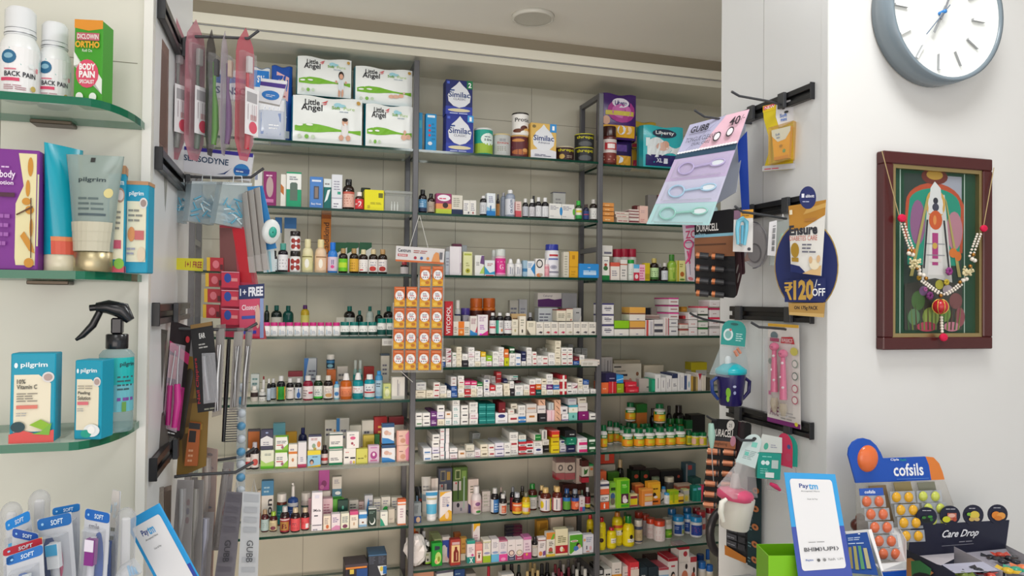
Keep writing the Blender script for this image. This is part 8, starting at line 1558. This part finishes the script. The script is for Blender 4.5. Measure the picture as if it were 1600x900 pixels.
YS=2.93
t=empty('sachet_header',atY(655,392,YS));card4('printed_card',[(619,384,YS),(695,389,YS),(693,413,YS),(618,408,YS)],.0012,'d2cfcf','r0,0,1,.12,c86a3a;TCentrum|.04|.62|.3|.86|2a3040;r.04,.34,.24,.5,b04048;TRECHARGE|.06|.36|.22|.48|f0dcdc;l.36,.62,.64,.85,2,a85a50;e.40,.3,.03,.1,a83040;e.53,.3,.03,.1,3a5aa0;e.66,.3,.03,.1,d08a4a;p.74,.12,.92,.12,.88,.7,.82,.75,.78,.6,d8945a;r.9,.3,.96,.75,6a6a70',t)
for s in([(640,386),(655,337)],[(669,388),(656,337)]):
    mb=MB();mb.tube([atY(*s[0],YS-.002),atY(*s[1],YS)],.0012,M('d8d8d4','g'),5);world_mb('string',mb,t.location,t)
tag(t,'white printed header card hanging on strings before the rack post','header card')
SP=[]
cols=[(617,4,448),(636,4,448),(656.5,5,416),(676,5,416)]
for ci,(x,n,y0)in enumerate(cols):
    for k in range(n):
        y=y0+33*k if n==4 else y0+32.8*k;xx=x-(y-416)*.02
        t=empty('sachet',atY(xx+8,y,YS))
        card4('sachet_body',[(xx,y,YS),(xx+16.5,y+.3,YS),(xx+16,y+31,YS),(xx-.4,y+31,YS)],.004,'c9622c','p0,0,1,0,1,.3,.7,.38,.4,.3,0,.42,d8a02c;e.3,.14,.22,.09,e0b84a;e.7,.18,.2,.08,b8702a;e.5,.56,.42,.25,e4e0de;e.5,.56,.36,.21,f0eeee;l.28,.6,.75,.74,2,3a4a70;r.3,.53,.72,.57,b8485a;r.24,.42,.34,.47,445;r.45,.42,.55,.47,445;r.66,.42,.76,.47,445;r.1,.88,.9,.95,d8845a',t,outline=None)
        SP.append(t);side=('leftmost','second','third','rightmost')[ci]
        tag(t,'orange sachet, %s down, in the %s hanging strip'%(ORD[k]if k else 'first',side),'sachet','orange sachets hanging in four strips')
t=empty('strip_backing',atY(655,420,YS+.006))
card4('film',[(614,446,YS+.006),(695,412,YS+.006),(692,582,YS+.006),(612,582,YS+.006)],.0004,'d8d8d4','',t,'f',outline=[(0,0),(1,0),(1,1),(.48,1),(.48,.8),(0,.8)])
mb=MB();mb.tube([atY(626,580,YS),atY(645,597,YS+.03)],.0012,M('e0e0dc','g'),5);world_mb('string',mb,t.location,t)
tag(t,'clear film backing behind the orange sachet strips','film')
o=card4('paper_label',[(597,529,2.995),(615,529,2.995),(615,540,2.995),(597,540,2.995)],.0006,'c9c9c4','l.15,.3,.85,.7,2,999')[0];tag(o,'small white price ticket under the shelf beside the sachets','ticket')
for yy,nm in((568,'fifth'),(650,'seventh')):
    o=card4('shelf_ticket',[(908,yy-4,2.99),(934,yy-4,2.99),(934,yy+4,2.99),(908,yy+4,2.99)],.0006,'d8d5ce','l.1,.2,.9,.8,2,998')[0]if yy<600 else None
    if o:tag(o,'white price ticket on the front edge near the right post','ticket')
t=empty('round_cushion',atY(1128,835,2.6));q=atY(1128,832,2.6);mb=MB();ring=[(q.x+.055*math.cos(a),q.y+.0,q.z+.085*math.sin(a))for a in[2*PI*i/24 for i in range(25)]];mb.tube(ring,.017,M('2c2a2e','k'),12);world_mb('ring',mb,q,t);t.location=q
for ch in t.children:ch.location=(0,0,0)
mb=MB();mb.tube([(q.x,q.y+.01,q.z-.085),(q.x+.01,q.y+.01,0.0)],.012,M('2c2a2e','k'),8);world_mb('post',mb,q,t)
tag(t,'black ring-shaped chair headrest just beyond the right pier','chair')
CZ=.86;CYB=1.51
for xa,xb,xc,de in((-1.6,-.04,None,'pale grey counter holding the toothbrush bundle'),(.78,3.2,PX,'pale grey counter under the lozenge and drops displays')):
    mb=MB();mb.box(xa,xb,.62,FL-.004,CZ-.03,CZ,M('b4b6b8','g'),.003)
    if xc:mb.box(xa,PX-.003,FL-.004,CYB,CZ-.03,CZ,M('b4b6b8','g'),.003)
    t=empty('counter',(xa,.62,0));world_mb('top_slab',mb,t.location,t)
    mb=MB();mb.box(xa+.03,xb-.03,.66,FL-.02,0,CZ-.0305,M('c8c4bc','p'),.003);world_mb('front_cabinet',mb,t.location,t);tag(t,de,'counter')
Z0=CZ+.0004;t=empty('lime_tray',atZ(1215,905,CZ)if False else Vector((.93,1.17,Z0)));O=t.location
q=lambda x,y,Y:atY(x,y,Y)
mb=MB();lm=M('7ec018','p');lmi=M('6fae12','p')
bl,br,fr,fl=q(1182,850,1.17),q(1243,849,1.17),q(1262,868,1.05),q(1200,868,1.05)
for a_,b_ in((bl,br),(fl,bl),(fl,fr),(fr,br)):
    n_=(b_-a_).cross(Vector((0,0,1))).normalized()*.0015
    mb.prism([(a_.x,a_.y,Z0),(b_.x,b_.y,Z0),tuple(b_),tuple(a_)],n_,lm)
mb.poly([(p.x,p.y,Z0+.001)for p in(bl,br,fr,fl)],lmi);world_mb('tray_body',mb,O,t)
mb=MB();P_=[fl,fr,Vector((fr.x,fr.y,Z0)),Vector((fl.x,fl.y,Z0))];mp=quadmap([p+Vector((0,-.002,0))for p in P_],(0,-1,0));decor(mb,'l.25,.3,.95,.85,6,4a7a10;r.3,.1,.6,.2,28480c',mp);world_mb('front_print',mb,O,t)
tag(t,'lime green open carton tray on the counter','tray')
def pay_stand(c,label,full,nm='payment_stand',foot=None):
    t=empty(nm,atY(*c[3]).lerp(atY(*c[2]),.5));t.location.z=Z0
    o,mp,N,P=card4('stand_board',c,.003,'2f9fe0','r0,0,1,%g,3a4fa8'%(.69 if full else .49),t)
    mb=MB();v0,v1=(.445,.965)if full else(.06,.93);R=[mp(.09+.82*u,v0+(v1-v0)*v,3)for u,v in rrect(rx=.06,ry=.04)];mb.poly(R,M('e8e8ea'))
    sh=1.0 if full else 1.9;S=lambda x:1-(1-x)*sh if not full else x
    decor(mb,('TPay|.26|%g|.44|%g|24408a;Ttm|.445|%g|.62|%g|3aa4e0;tAccepted Here|.28|%g|.64|%g|4a4a50;tScan & Pay|.38|%g|.58|%g|5a5a60'%tuple(S(x)for x in(.905,.938,.905,.938,.888,.898,.842,.852)))+(';TBHIM|.18|.55|.47|.572|5a5c60;TUPI|.54|.55|.76|.572|5a5c60;p.78,.55,.8,.55,.83,.561,.8,.572,.78,.572,.81,.561,6a6a70;p.48,.55,.5,.55,.52,.561,.5,.572,.48,.572,.5,.561,6a6a70;l.28,.6,.72,.607,1,777;TPaytm|.18|.495|.32|.508|2a5aa8;e.42,.5,.03,.009,555;e.53,.5,.03,.009,888;tPhonePe|.6|.494|.73|.508|444;tUPI|.77|.495|.87|.506|777;l.3,.39,.7,.41,1,9ab0e8' if full else ''),lambda u,v,k:mp(u,v,3+k));world_mb('white_panel',mb,t.location,t)
    mb=MB();b=P[2].lerp(P[3],.5);tp=b.lerp(P[0].lerp(P[1],.5),.55);ft=Vector((b.x-.0+N.x*-.05,b.y+.06,Z0));sd=(P[2]-P[3]).normalized()*.02
    mb.poly([tp-sd-N*.003,tp+sd-N*.003,ft+sd,ft-sd],M('c8ccd0'));mb.poly([tp-sd-N*.0045,tp+sd-N*.0045,ft+sd-N*.0015,ft-sd-N*.0015],M('c8ccd0'));world_mb('easel_leg',mb,t.location,t)
    return tag(t,label,'payment stand')
def zc(x,y,Y):
    return(x,y,Y)
pay_stand([(1225,738,1.07),(1305,741,1.03),(1351,1010,.97),(1264,1024,1.0)],'blue and white payment stand upright on the right of the counter',True)
pay_stand([(195,816,1.04),(247,787,1.02),(346,969,.98),(292,998,1.0)],'blue and white payment stand tilted beside the toothbrush bundle',False)
def Z2(x,y,Y):return(1300+x/3.75,660+y/3.75,Y)
t=empty('lozenge_display',Vector((1.42,1.15,Z0)));O=t.location;q=lambda x,y,Y:atY(*Z2(x,y,Y))
YC=1.17
hp=[(140,355),(95,190),(100,150),(122,115),(155,96),(185,92),(225,103),(260,135),(285,175),(300,210),(548,200),(568,250),(582,338)]
mb=MB();mb.prism([q(x,y,YC)for x,y in hp],(0,.003,0),M('1450b4','g'));mb.prism([q(x,y,YC)for x,y in((548,200),(595,205),(628,240),(648,290),(660,335),(582,338),(568,250))],(0,.003,0),M('e07f34','g'))
mp=quadmap([q(300,205,YC-.0004),q(560,200,YC-.0004),q(580,340,YC-.0004),q(310,350,YC-.0004)],(0,-1,0));decor(mb,'Tcofsils|.2|.22|.86|.74|f2f4f8;TCipla|.15|.84|.34|.95|f2f4f8;tHealth|.36|.84|.5|.94|2aa88a;r.25,.1,.95,.115,6a9ae0',mp);world_mb('header_board',mb,O,t)
mb=MB();c_=q(208,212,YC);n0=len(mb.v);mb.lathe([(.0255*math.cos(a),.010*math.sin(a))for a in[PI/2*i/6 for i in range(7)]],M('e5713a','g'),28,close=False);mb.v[n0:]=[(x*.94,-z,y*1.02)for x,y,z in mb.v[n0:]];obj('orange_dome',mb,t,c_-O)
mb=MB();mb.prism([q(140,355,YC),q(660,338,YC),q(712,480,YC),q(722,900,YC),q(160,900,YC)],(0,.002,0),M('d8d4cc','f',.3));world_mb('clear_back',mb,O,t)
def strip(pts,col,label,Y,w=31,head=None):
    s=empty('lozenge_strip',q(*pts[0],Y));fo=M('c8ccd2','f',.45)
    for i,(x,y)in enumerate(pts):
        c4=[q(x-75+3,y-34,Y-.006*i),q(x+72,y-38,Y-.006*i),q(x+80,y+30,Y-.006*i-.004),q(x-66,y+36,Y-.006*i-.004)]
        mb=MB();N=Vector((0,-1,0));mb.prism([c4[3],c4[2],c4[1],c4[0]],(0,.001,0),fo)
        for dx in(-36,36):
            c_=q(x+dx,y-2,Y-.006*i-.003);n0=len(mb.v);mb.lathe([(.0098*math.cos(a),.007*math.sin(a))for a in[PI/2*j/4 for j in range(5)]],M(col,'g'),16,close=False);mb.v[n0:]=[(a_+c_.x,-z_+c_.y,b_*1.02+c_.z)for a_,b_,z_ in mb.v[n0:]]
        world_mb('blister_pair',mb,s.location,s)
    if head:
        x,y=pts[0];mb=MB();P_=[q(x-78,y-76,Y+.002),q(x+60,y-82,Y+.002),q(x+66,y-36,Y),q(x-74,y-36,Y)];mb.prism(P_[::-1],(0,.001,0),M('2a56b0','g'));decor(mb,'Tcofsils|.2|.3|.65|.75|e8ecf4',quadmap(P_,(0,-1,0)));world_mb('strip_header',mb,s.location,s)
    return tag(s,label,'lozenge strip','lozenge strips in the counter display')
strip([(238,465),(262,540),(285,617),(310,697),(335,772)],'d9704a','strip of orange lozenges at the front of the blue display',1.12,head=1)
strip([(412,440),(438,515),(455,590),(468,668)],'e0a828','strip of yellow lozenges in the middle of the display',1.145)
strip([(568,435),(598,506),(622,575)],'c4cc5a','strip of pale green lozenges behind the dark box',1.15)
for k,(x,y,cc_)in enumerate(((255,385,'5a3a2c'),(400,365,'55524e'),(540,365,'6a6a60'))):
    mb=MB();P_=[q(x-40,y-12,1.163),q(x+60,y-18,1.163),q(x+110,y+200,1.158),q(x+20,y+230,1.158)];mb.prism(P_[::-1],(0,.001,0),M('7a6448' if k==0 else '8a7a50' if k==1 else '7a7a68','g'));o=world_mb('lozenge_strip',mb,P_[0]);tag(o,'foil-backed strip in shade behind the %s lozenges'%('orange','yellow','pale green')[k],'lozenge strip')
mb=MB();wm=M('e4e2e2','g');bm=M('1450b4','g')
f=lambda pts,m,ex=(0,.0015,0):mb.prism([q(*p)for p in pts],ex,m)
f([(78,640,1.14),(212,628,1.10),(300,900,1.0),(300,1000,1.0),(78,1000,1.14)],wm);f([(250,830,1.03),(436,815,1.06),(436,862,1.06),(290,872,1.02)],wm)
f([(298,878,1.015),(436,866,1.055),(436,1000,1.055),(298,1000,1.015)],bm);f([(212,630,1.10),(232,626,1.102),(302,868,1.02),(285,874,1.02)],M('f0eeee','g'));f([(340,620,1.15),(395,615,1.14),(436,690,1.08),(436,820,1.06),(345,810,1.10)],wm)
world_mb('tray',mb,O,t)
o=card4('side_print',[Z2(80,655,1.115),Z2(205,642,1.078),Z2(270,895,.99),Z2(90,880,1.06)],.0006,'164a9c','l.1,.82,.7,.92,2,c0d0ec;l.1,.72,.8,.78,1,c0d0ec;r.1,.1,.22,.64,9a8a50;r.3,.08,.42,.66,a8a060;r.5,.1,.62,.66,5a9a6a;r.7,.12,.84,.6,c0b488;p.6,.94,.7,.94,.68,.97,.6,.97,e8eef8',t)[0]
tag(t,'blue and orange lozenge display stand on the counter','display stand')
mb=MB();c_=q(165,605,1.19);mb.ball(tuple(c_),.018,M('5a2418','g'),14,9,.8);c2=q(165,560,1.19);mb.ball(tuple(c2),.009,M('6a3020','g'),12,8);world_mb('figure_body',mb,c_,None).name='brown_ornament'
o=bpy.data.objects['brown_ornament'];tag(o,'small dark brown ornament behind the lozenge display','ornament')
mb=MB();mb.tube([(c_.x,c_.y,c_.z-.012),(c_.x,c_.y,Z0)],.014,M('4a2018','g'),12);world_mb('pedestal',mb,c_,o)
t=empty('drop_display_carton',Vector((1.62,1.05,Z0)));O=t.location;nv=M('1b1d33','p');li=M('c9c4cc','p')
mb=MB();f([(467,602,1.13),(1040,572,1.13),(1020,722,1.13),(1015,1000,1.13),(450,1000,1.13),(452,748,1.13)],nv);world_mb('back_board',mb,O,t)
el2=[2*PI*i/24 for i in range(24)]
FR4=[('3a6a34','2a3a2a'),('c86a50','c8c030'),('d8c040','8ab03a'),('d88030','c87028')]
for k,(x,y,rx,ry)in enumerate(((555,552,60,55),(693,545,59,57),(829,543,60,60),(972,538,58,57))):
    mb=MB();mb.prism([q(x+rx*math.cos(a),y+ry*math.sin(a),1.128)for a in el2],(0,.0015,0),nv)
    a1,a2=FR4[k];mpc=quadmap([q(x-rx,y-ry,1.127),q(x+rx,y-ry,1.127),q(x+rx,y+ry,1.127),q(x-rx,y+ry,1.127)],(0,-1,0))
    decor(mb,('e.5,.36,.28,.2,26302a;e.35,.45,.1,.07,3a7a34;e.65,.5,.12,.07,3a8a34;e.5,.3,.2,.1,14181c;e.7,.35,.08,.08,2a6a30' if k==0 else 'r.35,.25,.8,.62,c8705a;e.3,.3,.2,.16,c8c82c;e.55,.5,.18,.1,e0b0a0;e.7,.3,.1,.1,b04a34' if k==1 else 'e.55,.5,.24,.2,d8c04a;e.4,.3,.14,.1,c8a85a;e.65,.3,.14,.09,d0b070;e.25,.55,.1,.08,7ab03a' if k==2 else 'e.4,.45,.22,.2,dc8430;e.65,.42,.22,.18,e09a48;e.5,.3,.2,.12,d07a2c')+';'+'l.25,.82,.75,.9,1,c8c8d0',mpc);world_mb('fruit_tab',mb,O,t)
mb=MB();vs,fs=text2d('Care Drop',.02);mpt=quadmap([q(640,632,1.1275),q(872,622,1.1275),q(858,676,1.1275),q(634,690,1.1275)],(0,-1,0));mb.mesh([mpt(u*.94+.06*v,v,1)for u,v in vs],fs,M('e4e4e8'))
decor(mb,'l.5,-.35,.85,-.1,1,8a8a94;r.05,-.62,.9,-.58,9a9aa4',mpt);world_mb('lettering',mb,O,t)
mb=MB();fl_=lambda x,y,Y:q(x,y,Y)
f([(437,745,1.125),(720,884,.96),(720,1100,.96),(437,1060,1.125)],nv,(.001,.001,0));f([(715,728,1.12),(1000,872,.96),(1000,1000,.96),(715,870,1.12)],li,(.001,.001,0));f([(1020,720,1.128),(1135,778,1.04),(1200,810,1.0),(1200,1050,1.0),(1020,900,1.128)],M('b4b0b8','f',.4),(.001,.001,0))
world_mb('side_walls',mb,O,t)
mb=MB();mb.poly([q(460,785,1.125),q(715,765,1.125),q(715,800,1.05),q(640,838,1.03)],li);mb.poly([q(640,832,1.03),q(890,815,1.02),q(990,868,.97),q(720,884,.965)],M('b8b8cc'));mb.poly([q(720,770,1.12),q(1018,740,1.125),q(1150,900,1.0),q(990,870,.98)],M('a8a4b0'));world_mb('inner_floor',mb,O,t)
mpp=quadmap([q(437,750,1.1235),q(718,888,.959),q(718,1020,.959),q(437,985,1.1235)],Vector((-.5,-.86,0)));mb=MB();decor(mb,'p0,.1,0,.8,.1,.86,.35,.78,.6,.7,.4,.4,d0884a;p.12,.3,.1,.78,.3,.9,.55,.8,.5,.4,3a8a4a;e.45,.18,.4,.42,14151f;TCare|.3|.2|.75|.42|a8aab8;p.75,.5,.98,.7,.98,.3,c87858',mpp);world_mb('side_print',mb,O,t)
tag(t,'dark navy drops carton with four fruit tabs on the counter','display carton')
rr=random.Random(5);CL=[('d8b028','yellow'),('3aa080','green'),('e07848','orange'),('c84838','red'),('2a2c34','black'),('6a7a34','olive'),('8a2a34','maroon')]
pos=[(1030,868,.99,0),(1080,862,.99,1),(1120,850,.99,2),(985,775,1.09,3),(930,790,1.09,4),(960,800,1.08,4),(1040,795,1.07,4),(1000,815,1.05,4),(880,890,.975,6),(820,893,.97,4),(770,892,.97,5),(930,898,.965,3),(860,868,.98,4),(1075,815,1.04,4)]
for k,(x,y,Y,ci)in enumerate(pos):
    c_=q(x,y,Y);mb=MB();cc_,nm_=CL[ci];u_=.013 if ci<3 else .011
    mb.ball((0,0,0),u_*.75,M(cc_,'g'),12,8,.55)
    for s in(-1,1):mb.poly([(s*u_*.6,-.003,.002),(s*u_*1.5,-.006,.004),(s*u_*1.5,.006,.001),(s*u_*.6,.003,-.002)],M(cc_,'g'))
    o=obj('wrapped_drop',mb,None,c_,rr.uniform(0,3));tag(o,'%s wrapped sweet lying in the navy drops carton'%nm_,'sweet','wrapped sweets of the same colour in the navy carton')
# ---------------- toothbrush bundle at the lower left ----------------
HZ=Z0;ce=Vector((-.27,1.0,HZ))
t=empty('brush_holder',ce);mb=MB();mb.lathe([(.07,0),(.075,.004),(.085,.12),(.088,.122),(.083,.122),(.072,.006)],M('4a4c50','f',.5),32,close=False);obj('holder_bowl',mb,t);mb=MB();mb.lathe([(.07,.0005),(.07,.003)],M('3a3c40','g'),32);obj('holder_base',mb,t);tag(t,'clear dark holder bowl under the toothbrush bundle','holder')
SF='r0,0,1,1,1f7ac8;TSOFT|.4|.3|.78|.7|d8ecfa;e.14,.5,.05,.15,8ac4ee'
def bbrush(c,head,label,htop=.12,body='',handle='2a5ab0',bristle='e8eef2',tipc='5aa8dc',dark=None):
    """blister toothbrush pack standing in the holder: c = TL,TR,BR,BL"""
    t=empty('toothbrush_pack',atY(*c[3]).lerp(atY(*c[2]),.5));o,mp,N,P=card4('backing_card',c,.0008,'c9ccd2',body,t)
    mb=MB();A=[mp(0,1-htop,3),mp(1,1-htop,3),mp(1,1,3),mp(0,1,3)];B=[mp(u,1-htop+htop*v,2)for u,v in rrect(rx=.12,ry=.3)];mb.poly(B,M(head));decor(mb,'TSOFT|.4|%g|.76|%g|dcecf8;e.16,%g,.04,%g,9accf0'%(1-htop*.75,1-htop*.3,1-htop*.5,htop*.12),lambda u,v,k:mp(u,v,3+k));world_mb('header_print',mb,t.location,t)
    mb=MB();mb.tube([mp(.5,1-htop-.1,22),mp(.5,.55,24),mp(.45,.3,20),mp(.48,.02,20)],[.004,.0042,.006,.0065],M(handle,'g'),10);b_=world_mb('toothbrush',mb,t.location,t)
    mb=MB();A=[mp(.42,1-htop-.28,30),mp(.75,1-htop-.28,30),mp(.75,1-htop-.1,30),mp(.42,1-htop-.1,30)];mb.prism(A,N*.008,M(bristle,'r'));A=[p+N*.0083 for p in A];mb.prism([A[0].lerp(A[3],.55),A[1].lerp(A[2],.55),A[2],A[3]],N*.001,M(tipc,'r'));o2=obj('bristles',MB_world(mb,b_),b_)
    mb=MB();pr=[(.12,1),(.2,55),(.8,55),(.88,1)]
    for(ua,ka),(ub,kb)in zip(pr,pr[1:]):mb.poly([mp(ua,0,ka),mp(ub,0,kb),mp(ub,1-htop-.05,kb),mp(ua,1-htop-.05,ka)],M('dfe2e6','f',.14),True)
    mb.poly([mp(.12,1-htop-.05,1),mp(.2,1-htop-.05,55),mp(.8,1-htop-.05,55),mp(.88,1-htop-.05,1)],M('e8eaee','f',.3));world_mb('blister',mb,t.location,t)
    return tag(t,label,'toothbrush pack','toothbrush packs standing in the counter holder')
def MB_world(mb,par):
    O=par.location+par.parent.location;mb.v=[tuple(Vector(p)-O)for p in mb.v];return mb
bbrush([(82,794,.99),(125,786,.99),(124,960,1.0),(84,960,1.0)],'1a74c0','toothbrush pack with blue header at the back of the bundle',.07)
bbrush([(58,812,.96),(111,800,.95),(128,1010,.95),(76,1010,.96)],'1f6ab4','toothbrush pack with a dark blue and pink brush in the middle',.09,'e.3,.62,.25,.24,24448a;r.08,.2,.5,.6,24448a;e.38,.62,.12,.16,e4e4ea;e.52,.66,.15,.14,d84a7c','e8e8ec','eceef0','5ab0dc')
bbrush([(8,815,.98),(46,797,.97),(70,980,.98),(30,980,.99)],'1f86d8','toothbrush pack with bright blue header leaning left',.09)
bbrush([(20,825,.95),(60,834,.95),(60,1000,.95),(10,1000,.96)],'1c50a8','toothbrush pack with a plain dark blue header lying low',.08)
bbrush([(5,858,.93),(66,839,.92),(74,1030,.93),(8,1030,.94)],'b8283c','toothbrush pack with red and yellow header',.07,'r.7,.93,1,1,d8a828')
bbrush([(10,870,.905),(67,850,.90),(76,1040,.91),(14,1040,.92)],'2a72c0','foremost toothbrush pack with blue header at the left',.085,'e.55,.66,.3,.12,2a66b8;r.0,.93,.2,.99,2a72c0;e.6,.6,.2,.1,e8eaee','2a66b8')
bbrush([(134,794,.96),(172,802,.95),(160,1020,.95),(112,1020,.96)],'1a64b8','toothbrush pack with purple-tipped bristles and wide blue brush',.075,'tsmile|.2|.86|.6|.91|6a6a74;e.62,.6,.24,.26,1c4fa4;r.38,.0,.86,.6,1c4fa4','d8d8e0','8a3a8a','e8e0ee')
bbrush([(176,765,1.0),(188,768,.99),(178,960,.99),(158,960,1.0)],'d8d4d0','narrow white printed brush card rising above the bundle',.3,'l.2,.6,.8,.95,5,8a8a80')
for k,(x,y,w_,h_,de,Y)in enumerate(((62,765,17,62,'clear domed brush blister at the back, taller one',1.02),(18,784,17,60,'clear domed brush blister at the far left',1.01),(197,793,16,130,'tall frosted brush blister beside the payment stand',.98))):
    t=empty('domed_blister',atY(x,y,Y));a=atY(x-w_,y,Y);b=atY(x+w_,y,Y);r_=(b.x-a.x)/2;H_=atY(x,y,Y).z-(Z0+.09)
    mb=MB();mb.lathe([(r_*math.sin(PI/2*i/6)+.0003,-H_*.0-r_*1.3*(1-math.cos(PI/2*i/6)))for i in range(7)]+[(r_,-r_*1.4),(r_*.8,-H_*.75),(r_*.6,-H_)],M('dcdde0','f',.28),20,close=False);obj('dome',mb,t)
    mb=MB();mb.box(-r_*.45,r_*.45,-r_*.3,r_*.3,-h_*.0011-.012,-.012,M('e8e8e8','r'),.002);obj('bristles',mb,t);mb=MB();mb.tube([(0,0,-h_*.0011-.012),(0,0,-H_)],.004,M(('6ac0a0','7ac8b0','c8385a')[k],'g'),8);obj('brush_stem',mb,t)
    tag(t,de,'toothbrush pack')
t=empty('brush_cap_pack',atY(206,886,.95));mb=MB();mb.tube([atY(186,912,.95),atY(200,893,.95),atY(214,884,.95)],[.008,.011,.010],M('dfe2e6','f',.3),12);world_mb('clear_cap',mb,t.location,t)
for k_ in range(3):
    mb=MB();a=atY(200+5*k_,884+1*k_,.948);b=atY(204+5*k_,899-1*k_,.948);mb.tube([a,b],.0016,M('6ab0dc','r'),6);world_mb('blue_bristle',mb,t.location,t)
tag(t,'clear-capped toothbrush with blue bristles leaning to the stand','toothbrush')

# ================= FINAL TIDYING: the many small cartons =================
bpy.context.view_layer.update()
dg = bpy.context.evaluated_depsgraph_get()
cart_objs = [o for o in SC.objects if o.name.split('.')[0] == 'carton' and o.type == 'MESH' and o.parent is None and o.location.y > 2.9]
def seen(o):
    bb = [Vector(c) for c in o.bound_box]; x0, x1 = bb[0].x, bb[6].x; y0 = 0.0; z0, z1 = bb[0].z, bb[6].z; n = 0; tot = 0
    mw = o.matrix_world
    for i in range(5):
        for j in range(5):
            p = mw @ Vector((x0+(x1-x0)*(.1+.2*i), y0-.001, z0+(z1-z0)*(.1+.2*j))); d = p-CAM; L = d.length
            hit, loc, nor, idx, ob, m_ = SC.ray_cast(dg, CAM, d.normalized(), distance=L+.02); tot += 1
            steps = 0; org = CAM.copy()
            while hit and ob is not o and steps < 6 and ob is not None and any(s.material and s.material.name[:2] in ('f_', 'v_') for s in ob.material_slots):
                org = loc+d.normalized()*.001; hit, loc, nor, idx, ob, m_ = SC.ray_cast(dg, org, d.normalized(), distance=(p-org).length+.02); steps += 1
            if (not hit) or ob is o: n += 1
    q = mw @ Vector(((x0+x1)/2, 0, (z0+z1)/2)); u = (q-CAM); dep = u.dot(FW); X = 800+FPX*u.dot(RT)/dep; Y = 450-FPX*u.dot(UP)/dep
    if not (-20 < X < 1620 and -20 < Y < 915): return 0.0
    return n/tot*(x1-x0)*(z1-z0)/dep**2
sc_ = sorted(((seen(o), o) for o in cart_objs), key=lambda e: -e[0])
rest = [o for s, o in sc_[285:]]
if rest:
    MBr = MB()
    for o in rest:
        mw = o.matrix_world; me = o.data; base_ = len(MBr.v); MBr.v += [tuple(mw @ v.co) for v in me.vertices]
        ids = [MBr.mid(m_) for m_ in me.materials]
        for p in me.polygons: MBr.f.append(tuple(i+base_ for i in p.vertices)); MBr.mi.append(ids[p.material_index]); MBr.sm.append(False)
    for o in rest: bpy.data.objects.remove(o)
    o = obj('small_cartons', MBr); tag(o, 'the remaining small medicine cartons packed on the rack shelves', 'cartons', 'medicine cartons of the rack', 'stuff')
